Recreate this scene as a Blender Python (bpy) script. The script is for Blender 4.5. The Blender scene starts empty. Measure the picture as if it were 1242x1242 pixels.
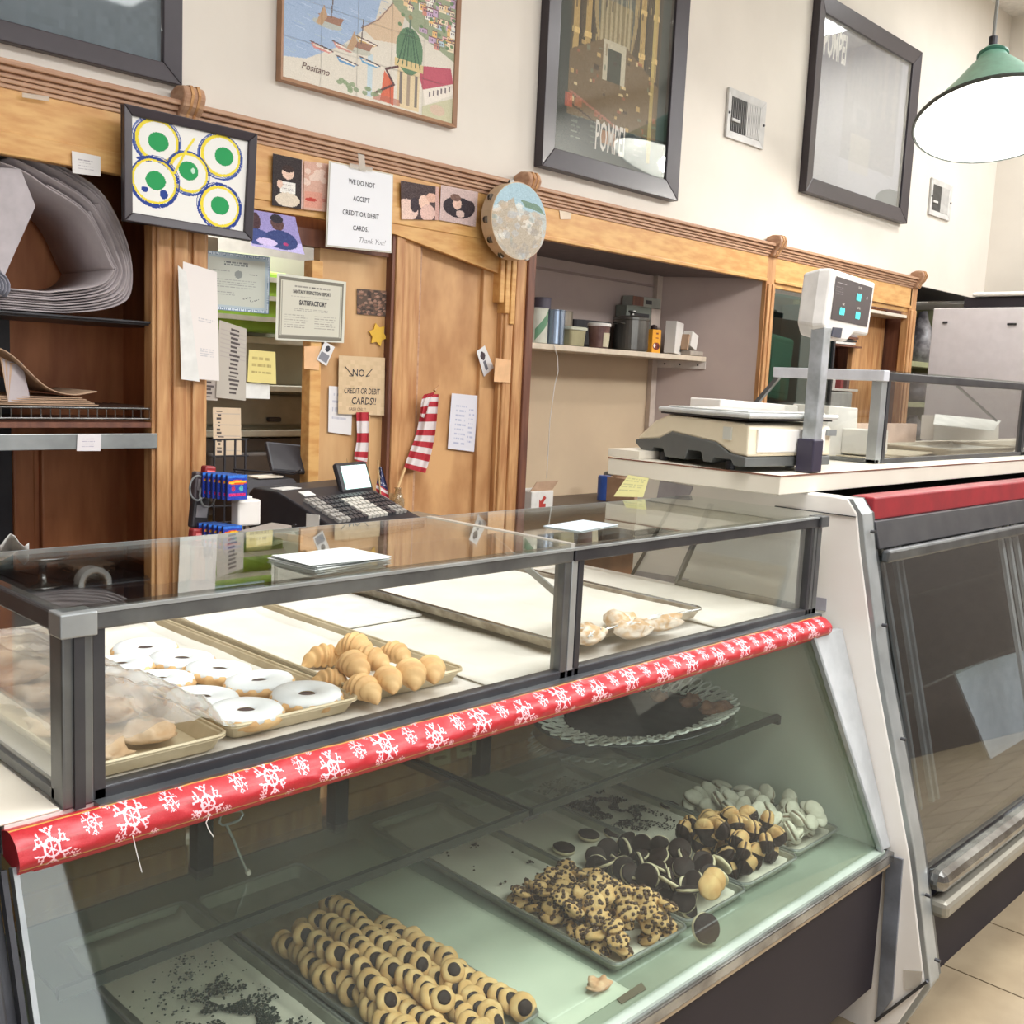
import bpy, bmesh, math, random
import numpy as np
from mathutils import Vector, Matrix, Euler, noise
random.seed(7); rng = np.random.default_rng(7)
SC = bpy.context.scene; COL = SC.collection
PI = math.pi
# ------------------------------------------------------------ camera, world, lights, exposure
EYE = 1.47; YAW, PITCH, ROLL, FPX = 0.80197, 0.12744, 0.04632, 1264.5
fwd = Vector((math.sin(YAW)*math.cos(PITCH), math.cos(YAW)*math.cos(PITCH), -math.sin(PITCH)))
_rt = Vector((math.cos(YAW), -math.sin(YAW), 0)); _up = _rt.cross(fwd)
rt = math.cos(ROLL)*_rt + math.sin(ROLL)*_up; up = -math.sin(ROLL)*_rt + math.cos(ROLL)*_up
cd = bpy.data.cameras.new('camera'); cam = bpy.data.objects.new('camera', cd); COL.objects.link(cam)
cd.sensor_width = 36; cd.lens = FPX/1242*36; cd.clip_start = .05
cam.matrix_world = Matrix(((rt.x, up.x, -fwd.x, 0), (rt.y, up.y, -fwd.y, 0), (rt.z, up.z, -fwd.z, EYE), (0, 0, 0, 1)))
SC.camera = cam
SC.view_settings.view_transform = 'Standard'; SC.view_settings.look = 'None'
SC.view_settings.gamma = 1; SC.view_settings.use_curve_mapping = False
SC.view_settings.exposure = 0.34
w = bpy.data.worlds.new('world'); SC.world = w; w.use_nodes = True
w.node_tree.nodes['Background'].inputs[0].default_value = (.93, .96, 1, 1)
w.node_tree.nodes['Background'].inputs[1].default_value = 3.2
def area(name, loc, rot, sx, sy, e, col=(.975, .985, 1), spread=PI):
    l = bpy.data.lights.new(name, 'AREA'); l.shape = 'RECTANGLE'; l.size = sx; l.size_y = sy; l.energy = e; l.color = col
    o = bpy.data.objects.new(name, l); o.location = loc; o.rotation_euler = rot; COL.objects.link(o); l.spread = spread; return o
area('ceiling_light_counter', (1.5, .5, 4.1), (0, 0, 0), 3.6, 1.0, 62, spread=1.9)
area('ceiling_light_front', (1.6, -1.2, 4.1), (0, 0, 0), 4.4, 1.6, 125)
area('ceiling_light_aisle', (5.8, -1.7, 4.1), (0, 0, 0), 3.2, 1.2, 250)
area('right_wall_fill', (6.9, 1.5, 4.1), (0, 0, 0), .9, .9, 45)  # fill added to brighten the right wall, no known fixture there
area('back_room_fill', (2.0, 3.45, 2.3), (.25, 0, 0), .9, .2, 16)  # invented fill lamp that lifts the cabinet behind the till opening

# ------------------------------------------------------------ helpers
def at(px, py, Y=None, Z=None, X=None):
    """point on the real plane Y=, Z= or X= that is seen at a pixel of the photograph"""
    d = rt*((px-621)/FPX) - up*((py-621)/FPX) + fwd
    if Y is not None: t = Y/d.y
    elif X is not None: t = X/d.x
    else: t = (Z-EYE)/d.z
    v = d*t; v.z += EYE; return v
def s2l(c):
    c = np.asarray(c, float)/255
    return np.where(c <= .04045, c/12.92, ((c+.055)/1.055)**2.4)
MATS = {}
def mat(name, col, rough=.6, metal=0, col2=None, scale=20, stretch=(1, 1, 1), bump=0, spec=.5, emit=0, trans=0, alpha=1, detail=4, bscale=None, lo=.35, hi=.65, sheen=0):
    if name in MATS: return MATS[name]
    m = bpy.data.materials.new(name); m.use_nodes = True; nt = m.node_tree; N = nt.nodes; L = nt.links
    b = N['Principled BSDF']; c = tuple(s2l(col))+(1,)
    b.inputs['Base Color'].default_value = c; b.inputs['Roughness'].default_value = rough; b.inputs['Metallic'].default_value = metal
    b.inputs['Specular IOR Level'].default_value = spec
    if trans: b.inputs['Transmission Weight'].default_value = trans
    if alpha < 1: b.inputs['Alpha'].default_value = alpha
    if emit:
        b.inputs['Emission Color'].default_value = c; b.inputs['Emission Strength'].default_value = emit
    tc = N.new('ShaderNodeTexCoord'); mp = N.new('ShaderNodeMapping'); mp.inputs['Scale'].default_value = stretch
    L.new(tc.outputs['Object'], mp.inputs[0])
    nz = N.new('ShaderNodeTexNoise'); nz.inputs['Scale'].default_value = scale; nz.inputs['Detail'].default_value = detail
    L.new(mp.outputs[0], nz.inputs['Vector'])
    rp = N.new('ShaderNodeValToRGB'); rp.color_ramp.elements[0].position = lo; rp.color_ramp.elements[1].position = hi
    if col2 is None: col2 = [x*.93 for x in col]
    rp.color_ramp.elements[0].color = c; rp.color_ramp.elements[1].color = tuple(s2l(col2))+(1,)
    L.new(nz.outputs[0], rp.inputs[0]); L.new(rp.outputs[0], b.inputs['Base Color'])
    if bump:
        bp = N.new('ShaderNodeBump'); bp.inputs['Strength'].default_value = bump; bp.inputs['Distance'].default_value = .002
        if bscale:
            n2 = N.new('ShaderNodeTexNoise'); n2.inputs['Scale'].default_value = bscale; L.new(mp.outputs[0], n2.inputs['Vector']); L.new(n2.outputs[0], bp.inputs['Height'])
        else: L.new(nz.outputs[0], bp.inputs['Height'])
        L.new(bp.outputs[0], b.inputs['Normal'])
    MATS[name] = m; return m
def glass(name, tint=(235, 240, 236), rough=.02, fac_min=.0, ior=1.45, haze=0, hazecol=(200, 205, 200)):
    if name in MATS: return MATS[name]
    m = bpy.data.materials.new(name); m.use_nodes = True; nt = m.node_tree; N = nt.nodes; L = nt.links; N.clear()
    o = N.new('ShaderNodeOutputMaterial'); t = N.new('ShaderNodeBsdfTransparent'); t.inputs[0].default_value = tuple(s2l(tint))+(1,)
    g = N.new('ShaderNodeBsdfGlossy'); g.inputs['Roughness'].default_value = rough; g.inputs['Color'].default_value = (.95, .98, .96, 1)
    lw = N.new('ShaderNodeLayerWeight'); lw.inputs[0].default_value = .5   # Schlick term, the same from either side of the pane
    pw = N.new('ShaderNodeMath'); pw.operation = 'POWER'; pw.inputs[1].default_value = 3.2; L.new(lw.outputs['Facing'], pw.inputs[0])
    f = N.new('ShaderNodeMath'); f.operation = 'MULTIPLY_ADD'; f.inputs[1].default_value = .85; f.inputs[2].default_value = .035; L.new(pw.outputs[0], f.inputs[0])
    mx = N.new('ShaderNodeMixShader'); src = t.outputs[0]
    if haze:
        d = N.new('ShaderNodeBsdfDiffuse'); d.inputs[0].default_value = tuple(s2l(hazecol))+(1,)
        m2 = N.new('ShaderNodeMixShader'); tc = N.new('ShaderNodeTexCoord'); nz = N.new('ShaderNodeTexNoise'); nz.inputs['Scale'].default_value = 5
        mr = N.new('ShaderNodeMapRange'); mr.inputs[1].default_value = .35; mr.inputs[2].default_value = .7; mr.inputs[3].default_value = haze*.5; mr.inputs[4].default_value = haze
        L.new(tc.outputs['Object'], nz.inputs['Vector']); L.new(nz.outputs[0], mr.inputs[0]); L.new(mr.outputs[0], m2.inputs[0])
        L.new(t.outputs[0], m2.inputs[1]); L.new(d.outputs[0], m2.inputs[2]); src = m2.outputs[0]
    L.new(f.outputs[0], mx.inputs[0]); L.new(src, mx.inputs[1]); L.new(g.outputs[0], mx.inputs[2]); L.new(mx.outputs[0], o.inputs[0])
    MATS[name] = m; return m
def paintmat(rough=.7, name='painted', spec=.3):
    if name in MATS: return MATS[name]
    m = bpy.data.materials.new(name); m.use_nodes = True; nt = m.node_tree; b = nt.nodes['Principled BSDF']
    a = nt.nodes.new('ShaderNodeAttribute'); a.attribute_name = 'Col'; nt.links.new(a.outputs['Color'], b.inputs['Base Color'])
    b.inputs['Roughness'].default_value = rough; b.inputs['Specular IOR Level'].default_value = spec; MATS[name] = m; return m

def props(o, label=None, cat=None, group=None, kind=None):
    if label: o['label'] = label
    if cat: o['category'] = cat
    if group: o['group'] = group
    if kind: o['kind'] = kind
    return o
def thing(name, label, cat, loc=(0, 0, 0), group=None, rot=(0, 0, 0)):
    o = bpy.data.objects.new(name, None); o.empty_display_size = .05; COL.objects.link(o); o.location = loc; o.rotation_euler = rot
    return props(o, label, cat, group)
def wloc(p):
    v = Vector((0, 0, 0))
    while p: v = v+p.location; p = p.parent
    return v
def link(name, me, parent=None, loc=(0, 0, 0), rot=(0, 0, 0)):
    o = bpy.data.objects.new(name, me); COL.objects.link(o); o.parent = parent; o.location = loc; o.rotation_euler = rot; return o
ORD = ['', 'first', 'second', 'third', 'fourth', 'fifth', 'sixth', 'seventh', 'eighth', 'ninth', 'tenth', 'eleventh', 'twelfth', 'thirteenth', 'fourteenth', 'fifteenth', 'sixteenth', 'seventeenth', 'eighteenth', 'nineteenth', 'twentieth', 'twenty-first', 'twenty-second', 'twenty-third']
class MB:
    def __init__(s): s.v = []; s.f = []
    def add(s, vs, fs):
        n = len(s.v); s.v += [Vector(v) for v in vs]; s.f += [tuple(i+n for i in f) for f in fs]; return s
    def hexa(s, q):
        return s.add(q, [(0, 3, 2, 1), (4, 5, 6, 7), (0, 1, 5, 4), (1, 2, 6, 5), (2, 3, 7, 6), (3, 0, 4, 7)])
    def box(s, x0, x1, y0, y1, z0, z1):
        return s.hexa([(x0, y0, z0), (x1, y0, z0), (x1, y1, z0), (x0, y1, z0), (x0, y0, z1), (x1, y0, z1), (x1, y1, z1), (x0, y1, z1)])
    def obox(s, c, size, rot=(0, 0, 0)):
        M = Euler(rot).to_matrix(); h = Vector(size)/2; c = Vector(c)
        return s.hexa([c+M@Vector((a*h.x, b*h.y, d*h.z)) for d in (-1, 1) for a, b in ((-1, -1), (1, -1), (1, 1), (-1, 1))])
    def bar(s, p0, p1, w, h, upv=(0, 0, 1)):
        p0 = Vector(p0); p1 = Vector(p1); d = (p1-p0).normalized(); u = Vector(upv); r = d.cross(u).normalized()*w/2; u = r.cross(d).normalized()*h/2
        return s.hexa([p0-r-u, p0+r-u, p0+r+u, p0-r+u, p1-r-u, p1+r-u, p1+r+u, p1-r+u])
    def prism(s, pts, axis, a, b):
        """2-D polygon extruded along an axis ('x': pts are (y,z); 'y': (x,z); 'z': (x,y))"""
        def P(p, t): return {'x': (t, p[0], p[1]), 'y': (p[0], t, p[1]), 'z': (p[0], p[1], t)}[axis]
        n = len(pts); vs = [P(p, a) for p in pts]+[P(p, b) for p in pts]
        return s.add(vs, [tuple(range(n))[::-1], tuple(range(n, 2*n))]+[(i, (i+1) % n, n+(i+1) % n, n+i) for i in range(n)])
    def slab(s, q, nrm, t):
        """quad q pushed by t along nrm"""
        q = [Vector(p) for p in q]; n = Vector(nrm)*t; return s.hexa(q+[p+n for p in q])
    def rings(s, rs, cap=True):
        n = len(rs[0]); vs = [p for r in rs for p in r]; fs = []
        for k in range(len(rs)-1):
            for i in range(n): fs.append((k*n+i, k*n+(i+1) % n, (k+1)*n+(i+1) % n, (k+1)*n+i))
        if cap: fs.append(tuple(range(n))[::-1]); fs.append(tuple((len(rs)-1)*n+i for i in range(n)))
        return s.add(vs, fs)
    def lathe(s, prof, n=24, c=(0, 0, 0), cap=True, sx=1, sy=1):
        c = Vector(c)
        return s.rings([[c+Vector((r*sx*math.cos(2*PI*i/n), r*sy*math.sin(2*PI*i/n), z)) for i in range(n)] for r, z in prof], cap)
    def cyl(s, p0, p1, r0, r1=None, n=12, cap=True):
        r1 = r0 if r1 is None else r1; p0 = Vector(p0); p1 = Vector(p1); d = (p1-p0).normalized()
        a = d.orthogonal().normalized(); b = d.cross(a)
        return s.rings([[p+a*r*math.cos(2*PI*i/n)+b*r*math.sin(2*PI*i/n) for i in range(n)] for p, r in ((p0, r0), (p1, r1))], cap)
    def tube(s, pts, r, n=6):
        pts = [Vector(p) for p in pts]
        rs = []
        a = None
        for k, p in enumerate(pts):
            d = (pts[min(k+1, len(pts)-1)]-pts[max(k-1, 0)]).normalized()
            a = d.orthogonal().normalized() if a is None else (a-d*a.dot(d)).normalized()
            b = d.cross(a); rr = r[k] if isinstance(r, (list, tuple)) else r
            rs.append([p+a*rr*math.cos(2*PI*i/n)+b*rr*math.sin(2*PI*i/n) for i in range(n)])
        return s.rings(rs)
    def grid(s, P, nu, nv):
        vs = [P(i/nu, j/nv) for j in range(nv+1) for i in range(nu+1)]
        return s.add(vs, [(j*(nu+1)+i, j*(nu+1)+i+1, (j+1)*(nu+1)+i+1, (j+1)*(nu+1)+i) for j in range(nv) for i in range(nu)])
    def mesh(s, name, m, smooth=False, recalc=True):
        me = bpy.data.meshes.new(name); me.from_pydata([tuple(v) for v in s.v], [], s.f); me.update()
        if recalc:
            bm = bmesh.new(); bm.from_mesh(me); bmesh.ops.recalc_face_normals(bm, faces=bm.faces); bm.to_mesh(me); bm.free()
        if m: me.materials.append(m)
        if smooth: me.polygons.foreach_set('use_smooth', [True]*len(me.polygons))
        return me
    def build(s, name, m, parent=None, smooth=False, bevel=0, label=None, cat=None, group=None, kind=None, local=False, sub=0, recalc=True, solid=0):
        if local: off = Vector((0, 0, 0))
        elif parent: off = wloc(parent)
        else:
            lo = [min(v[i] for v in s.v) for i in range(3)]; hi = [max(v[i] for v in s.v) for i in range(3)]
            off = Vector(((lo[0]+hi[0])/2, (lo[1]+hi[1])/2, lo[2]))
        if off.length: s.v = [v-off for v in s.v]
        me = s.mesh(name, m, smooth, recalc)
        o = link(name, me, parent, (0, 0, 0) if (parent or local) else off)
        if solid:
            k = o.modifiers.new('thickness', 'SOLIDIFY'); k.thickness = solid; k.offset = 0
        if bevel:
            k = o.modifiers.new('bevel', 'BEVEL'); k.width = bevel; k.segments = 2; k.limit_method = 'ANGLE'; k.angle_limit = .6
        if sub:
            k = o.modifiers.new('sub', 'SUBSURF'); k.levels = sub; k.render_levels = sub
        return props(o, label, cat, group, kind)
def smooth_angle(o, a=.6):
    o.data.polygons.foreach_set('use_smooth', [True]*len(o.data.polygons))
    o.data.set_sharp_from_angle(angle=a); return o
# a thing, its parts and sub-parts copied with shared mesh data
def dup(root, loc, rot=None, label=None, scale=None):
    def cp(o, par):
        c = o.copy(); COL.objects.link(c); c.parent = par
        for ch in o.children: cp(ch, c)
        return c
    r = cp(root, root.parent); r.location = loc
    if rot is not None: r.rotation_euler = rot
    if label: r['label'] = label
    if scale: r.scale = (scale,)*3 if isinstance(scale, (int, float)) else scale
    return r
# flat print as coloured cells of a grid
class Img:
    def __init__(s, w, h, col):
        s.w, s.h = w, h; s.a = np.zeros((h, w, 3)); s.a[:] = col
        s.Y, s.X = np.mgrid[0:h, 0:w]; s.X = (s.X+.5)/w; s.Y = (s.Y+.5)/h
    def put(s, m, col, k=1): s.a[m] = s.a[m]*(1-k)+np.array(col)*k; return s
    def rect(s, x0, y0, x1, y1, col, k=1): return s.put((s.X >= x0) & (s.X <= x1) & (s.Y >= y0) & (s.Y <= y1), col, k)
    def ell(s, cx, cy, rx, ry, col, k=1, r0=0):
        d = ((s.X-cx)/rx)**2+((s.Y-cy)/ry)**2; return s.put((d <= 1) & (d >= r0*r0), col, k)
    def poly(s, pts, col, k=1):
        m = np.zeros((s.h, s.w), bool); n = len(pts)
        for i in range(n):
            (x0, y0), (x1, y1) = pts[i], pts[(i+1) % n]
            if y0 == y1: continue
            m ^= ((s.Y > min(y0, y1)) & (s.Y <= max(y0, y1)) & (s.X < x0+(s.Y-y0)*(x1-x0)/(y1-y0)))
        return s.put(m, col, k)
    def line(s, pts, wd, col, k=1):
        asp = s.h/s.w
        for (x0, y0), (x1, y1) in zip(pts[:-1], pts[1:]):
            dx, dy = x1-x0, (y1-y0)*asp; L = dx*dx+dy*dy+1e-12
            t = np.clip(((s.X-x0)*dx+(s.Y-y0)*asp*dy)/L, 0, 1)
            s.put(np.hypot(s.X-x0-t*dx, (s.Y-y0)*asp-t*dy) <= wd/2, col, k)
        return s
    def noise(s, amt, cell=1):
        n = rng.normal(0, amt, (s.h//cell+1, s.w//cell+1)); n = np.kron(n, np.ones((cell, cell)))[:s.h, :s.w]; s.a += n[..., None]; return s
    def lines(s, x0, y0, x1, y1, rows, col, fill=.8, th=.35, k=.8):
        dy = (y1-y0)/rows
        for r in range(rows):
            x = x0
            e = x1-(x1-x0)*random.random()*(1-fill)
            while x < e:
                L = random.uniform(.02, .07); s.rect(x, y0+r*dy, min(x+L, e), y0+r*dy+dy*th, col, k*random.uniform(.5, 1)); x += L+.012
        return s
def bil(c, u, v): return (c[0]*(1-u)+c[1]*u)*(1-v)+(c[3]*(1-u)+c[2]*u)*v     # c = TL,TR,BR,BL, v down
def colour(me, img):
    a = s2l(np.clip(img.a, 0, 255)).reshape(-1, 3); a = np.hstack([a, np.ones((len(a), 1))])
    cl = me.color_attributes.new('Col', 'FLOAT_COLOR', 'CORNER'); cl.data.foreach_set('color', np.repeat(a, 4, axis=0).astype(np.float32).ravel())
def painted(name, P, img, parent=None, m=None, off=None, **kw):
    nu, nv = img.w, img.h
    vs = [P(i/nu, j/nv) for j in range(nv+1) for i in range(nu+1)]
    lo = sum((Vector(v) for v in (P(0, 1), P(1, 1))), Vector())/2
    o0 = wloc(parent) if parent else lo
    me = bpy.data.meshes.new(name); me.from_pydata([tuple(Vector(v)-o0) for v in vs], [], [(j*(nu+1)+i, (j+1)*(nu+1)+i, (j+1)*(nu+1)+i+1, j*(nu+1)+i+1) for j in range(nv) for i in range(nu)])
    me.update(); colour(me, img); me.materials.append(m or paintmat())
    o = link(name, me, parent, (0, 0, 0) if parent else o0); props(o, kw.get('label'), kw.get('cat'), kw.get('group'), kw.get('kind')); return o
def glyphs(txt, bold=0, sx=1, shear=0, space=1):
    cu = bpy.data.curves.new('t', 'FONT'); cu.body = txt; cu.resolution_u = 2; cu.offset = bold; cu.shear = shear; cu.size = 1; cu.align_x = 'CENTER'; cu.space_character = space
    o = bpy.data.objects.new('t', cu); COL.objects.link(o); dg = bpy.context.evaluated_depsgraph_get(); dg.update()
    me = bpy.data.meshes.new_from_object(o.evaluated_get(dg)); vs = [(v.co.x*sx, v.co.y) for v in me.vertices]; fs = [tuple(p.vertices) for p in me.polygons]
    bpy.data.objects.remove(o); bpy.data.curves.remove(cu); bpy.data.meshes.remove(me); return vs, fs
def lettering(c, items, m, parent, lift=(0, -.0006, 0), name='lettering', aspect=None):
    """items: (text, u, v_baseline, height relative to quad height, bold, sx, shear)"""
    b = MB(); W = (c[1]-c[0]).length; H = (c[3]-c[0]).length; l = Vector(lift)
    for it in items:
        t, u, v, h, bo, sx, sh = (list(it)+[0, 1, 0][len(it)-4:])[:7]
        vs, fs = glyphs(t, bo, sx, sh)
        k = h/.7
        b.add([bil(c, u+x*k*H/W, v-y*k)+l for x, y in vs], fs)
    return b.build(name, m, parent, recalc=False)
def quad(pxs, Y): return [at(x, y, Y=Y) for x, y in pxs]
def paper(name, label, cat, pxs, Y, img, texts=(), ink=None, group=None, curl=0, m=None):
    """a sheet fixed to the upright plane Y; corners TL,TR,BR,BL as seen"""
    c = quad(pxs, Y); o = thing(name, label, cat, (c[3]+c[2])/2, group) if texts else None
    P = lambda u, v: bil(c, u, v)+Vector((0, -curl*(v**2)*(.4+.6*u), 0))
    s = painted('sheet' if o else name, P, img, o, m, label=None if o else label, cat=None if o else cat, group=None if o else group)
    if o: lettering(c, texts, ink or INK, o, lift=(0, -.001-curl, 0) if not curl else (0, -.001-curl*.6, 0))
    return o or s
def frame(c, wd, d, m, parent, name='frame', front=None, bevel=.003):
    """mitred picture frame round the quad c (outer corners), wd wide, d deep toward -Y"""
    for k in range(4):
        a, b2 = c[k], c[(k+1) % 4]; cen = (c[0]+c[1]+c[2]+c[3])/4
        ux = (c[1]-c[0]).normalized()*wd; vz = (c[3]-c[0]).normalized()*wd
        inn = [c[0]+ux+vz, c[1]-ux+vz, c[2]-ux-vz, c[3]+ux-vz]
        D = Vector((0, -d, 0)); D2 = Vector((0, -d*.7, 0))
        MB().hexa([a, b2, inn[(k+1) % 4], inn[k], a+D, b2+D, inn[(k+1) % 4]+D2, inn[k]+D2]).build(name, m, parent, bevel=bevel)
    return inn

# ------------------------------------------------------------ materials
M = {}
M['wall'] = mat('wall_paint', (224, 217, 206), .85, col2=(218, 211, 200), scale=3, bump=.1, bscale=60)
M['ceil'] = mat('ceiling_paint', (232, 228, 222), .9)
M['crown'] = mat('crown_wood', (190, 152, 122), .5, col2=(166, 124, 96), scale=8, stretch=(.3, 4, 9), bump=.2)
M['frieze'] = mat('honey_veneer', (216, 170, 106), .42, col2=(198, 144, 82), scale=9, stretch=(1.2, 4, 5), bump=.1)
M['pil'] = mat('pilaster_wood', (202, 156, 106), .45, col2=(172, 120, 76), scale=8, stretch=(6, 6, .7), bump=.2)
M['pild'] = mat('dark_stained_wood', (122, 78, 58), .5, col2=(96, 60, 48), scale=8, stretch=(6, 6, .7))
M['red'] = mat('red_brown_panel', (184, 118, 74), .5, col2=(152, 90, 54), scale=5, stretch=(3, 3, .6), bump=.1)
M['panel'] = mat('oak_panel', (208, 162, 112), .42, col2=(174, 126, 82), scale=4, stretch=(2, 2, 1), bump=.1)
M['niche'] = mat('niche_paint', (186, 168, 158), .8, col2=(176, 158, 150), scale=3)
M['niche_lit'] = mat('niche_warm_lit', (202, 180, 150), .8, col2=(194, 172, 144), scale=3)  # niche paint again, with warm light below the shelf put into its colour
M['steel'] = mat('brushed_frame_metal', (122, 126, 126), .34, .75, col2=(98, 100, 102), scale=12, stretch=(1, 1, 1))
M['steeld'] = mat('dark_frame_metal', (74, 74, 76), .4, .6, col2=(60, 60, 64), scale=12)
M['steell'] = mat('light_aluminium', (172, 176, 176), .35, .6, col2=(150, 154, 154), scale=10)
M['chrome'] = mat('worn_chrome', (170, 172, 170), .18, .9, col2=(120, 118, 116), scale=14)
M['pan'] = mat('worn_sheet_pan', (196, 186, 168), .42, .55, col2=(140, 128, 112), scale=26, bump=.1)
M['pan2'] = mat('grey_sheet_pan', (186, 188, 176), .4, .35, col2=(160, 162, 150), scale=20, bump=.1)
M['white'] = mat('white_enamel', (226, 222, 216), .4, col2=(218, 212, 204), scale=3)
M['laminate'] = mat('cream_laminate', (214, 206, 190), .45, col2=(206, 198, 182), scale=5)
M['paper'] = mat('white_paper', (224, 222, 216), .8)
M['parch'] = mat('parchment', (226, 222, 212), .75, col2=(214, 209, 198), scale=6, bump=.15)
M['kraft'] = mat('kraft_card', (178, 148, 122), .85, col2=(166, 136, 110), scale=30)
M['grey_card'] = mat('grey_card', (172, 162, 162), .85, col2=(160, 150, 150), scale=12)
M['black'] = mat('black_plastic', (44, 42, 46), .45, col2=(38, 36, 40))
M['dark'] = mat('purple_black_panel', (36, 30, 36), .6, col2=(32, 27, 33), spec=.3, scale=4)
M['glass'] = glass('case_glass', (249, 250, 249))
M['glassg'] = glass('green_tinted_glass', (243, 247, 242), haze=.02)
M['glassd'] = glass('dark_deli_glass', (222, 226, 228))
M['edge'] = mat('glass_edge', (34, 40, 38), .4)
M['choc'] = mat('chocolate', (50, 32, 32), .6, col2=(40, 26, 27), scale=60, spec=.25)
M['biscuit'] = mat('golden_biscuit', (226, 190, 136), .75, col2=(204, 158, 104), scale=40, bump=.3)
M['pale'] = mat('pale_biscuit', (226, 190, 138), .8, col2=(208, 164, 108), scale=50, bump=.3)
M['cream'] = mat('cream_filling', (222, 208, 178), .7)
M['icing'] = mat('white_icing', (236, 238, 238), .6, col2=(226, 230, 232), scale=30, bump=.4)
M['whitec'] = mat('sugar_white', (228, 224, 212), .8, col2=(210, 204, 190), scale=60, bump=.4)
M['croiss'] = mat('croissant_crust', (228, 188, 130), .6, col2=(206, 156, 98), scale=25, bump=.4, stretch=(1, 1, 1))
M['jam'] = mat('dark_jam', (66, 42, 42), .5)
M['orange'] = mat('orange_card', (226, 158, 48), .6)
M['green'] = mat('enamel_green', (150, 208, 186), .35)
INK = mat('ink', (54, 52, 58), .8); INKR = mat('red_ink', (180, 60, 50), .8); INKW = mat('white_print', (222, 216, 206), .7); INKG = mat('grey_ink', (120, 118, 120), .8)
TAPE = glass('clear_tape', (236, 232, 224), .3, haze=.5, hazecol=(235, 230, 222))
# ------------------------------------------------------------ the setting
def struct(b, name, m, **k): return b.build(name, m, kind='structure', **k)
YF = 2.94
CEIL = 4.15
struct(MB().box(-2.6, 8.0, 2.97, 3.12, 2.19, CEIL), 'wall_back', M['wall'])
struct(MB().box(-2.6, 8.0, 3.95, 4.05, 0, 2.3), 'wall_rear', mat('back_room_paint', (150, 146, 138), .9))
struct(MB().box(7.89, 8.0, -4.2, 3.95, 0, CEIL), 'wall_right', M['wall'])
struct(MB().box(-2.7, -2.6, -4.2, 4.0, 0, CEIL), 'wall_left', mat('dim_front_panelling', (112, 102, 96), .8))
struct(MB().box(-2.7, 8.0, -4.2, 4.05, CEIL, CEIL+.1), 'ceiling', M['ceil'])
fl = struct(MB().box(-2.6, 8.0, -4.2, 4.0, -.03, -.004), 'floor', mat('grout', (120, 104, 84), .9))
# shop front behind the camera: sill wall, piers and two big windows
b = MB().box(-2.6, 8, -4.3, -4.2, 0, .55).box(-2.6, 8, -4.3, -4.2, 3.3, CEIL)
for x in (-2.6, .9, 1.75, 2.5): b.box(x, x+.3, -4.3, -4.2, .55, 3.3)
b.box(2.8, 7.9, -4.3, -4.2, .55, 3.3)
struct(b, 'wall_front', mat('dim_front_panelling', (112, 102, 96), .8))
for k, (x0, x1) in enumerate(((-2.3, .9), (1.2, 1.75), (2.05, 2.5))):
    b = MB()
    for x in (x0, x1-.04): b.box(x, x+.04, -4.27, -4.23, .55, 3.3)
    for z in (.55, 2.5, 3.26): b.box(x0, x1, -4.27, -4.23, z, z+.04)
    struct(b, 'window_%d' % (k+1), M['steeld'])
struct(MB().box(7.86, 7.89, -4.2, 1.2, 0, 1.9), 'reflection_blocker_1', mat('dim_front_panelling', (112, 102, 96), .8))  # unseen dark panel added to keep the deli glass reflection dark
# floor tiles in the part that shows (piece by piece), then the rest of the floor joined
tm = mat('beige_floor_tile', (156, 140, 114), .4, col2=(140, 124, 100), scale=7, bump=.08)
S = .325
t0 = MB().box(.003, S-.003, .003, S-.003, -.004, .004).mesh('tile', tm)
far = MB()
for i in range(-16, 17):
    for j in range(-13, 9):
        x, y = 2.66+i*S, .30+j*S
        if 0 <= i <= 8 and -2 <= j <= 2: link('tile', t0, fl, Vector((x, y, 0))-fl.location)
        elif x > -2.6 and x+S < 7.9: far.box(x+.003, x+S-.003, y+.003, y+S-.003, -.004, .004)
far.build('far_tiles', tm, fl, kind='stuff')

# ------------------------------------------------------------ the wooden back bar along the wall
bar_ = thing('wooden_back_bar', 'long honey-coloured wooden wall unit with carved top moulding, open bays and niches', 'wall cabinet', (3.8, 3.2, 0))
XL, XR = -.3, 6.70
# crown in stacked steps
for k, (y, z0, z1) in enumerate(((2.90, 2.207, 2.222), (2.912, 2.192, 2.207), (2.922, 2.180, 2.192), (2.928, 2.168, 2.180))):
    MB().box(XL, XR, y, 2.975, z0, z1).build('crown_moulding', M['crown'], bar_, bevel=.003)
for x0, x1 in ((XL, 1.50), (1.64, 2.93), (3.11, 4.86), (4.94, 6.62)):
    zb = 2.0 if x1 < 3 else 2.045
    MB().box(x0, x1, YF, 2.965, 2.045, 2.168).build('frieze_panel', M['frieze'], bar_)
    MB().box(x0, x1, YF-.006, 2.965, zb-.012 if x1 < 3 else 2.030, 2.047).build('frieze_rail', M['frieze'], bar_, bevel=.003)
    MB().box(x0, x1, 2.935, 2.95, 2.156, 2.168).build('bead', M['crown'], bar_, bevel=.003)
# sloping valance over the till bay
MB().prism([(1.64, 1.99), (1.64, 1.955), (2.05, 1.962), (2.385, 1.952), (2.93, 1.865), (2.93, 1.99)], 'y', YF-.002, YF+.018).build('valance', M['frieze'], bar_, bevel=.002)
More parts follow.
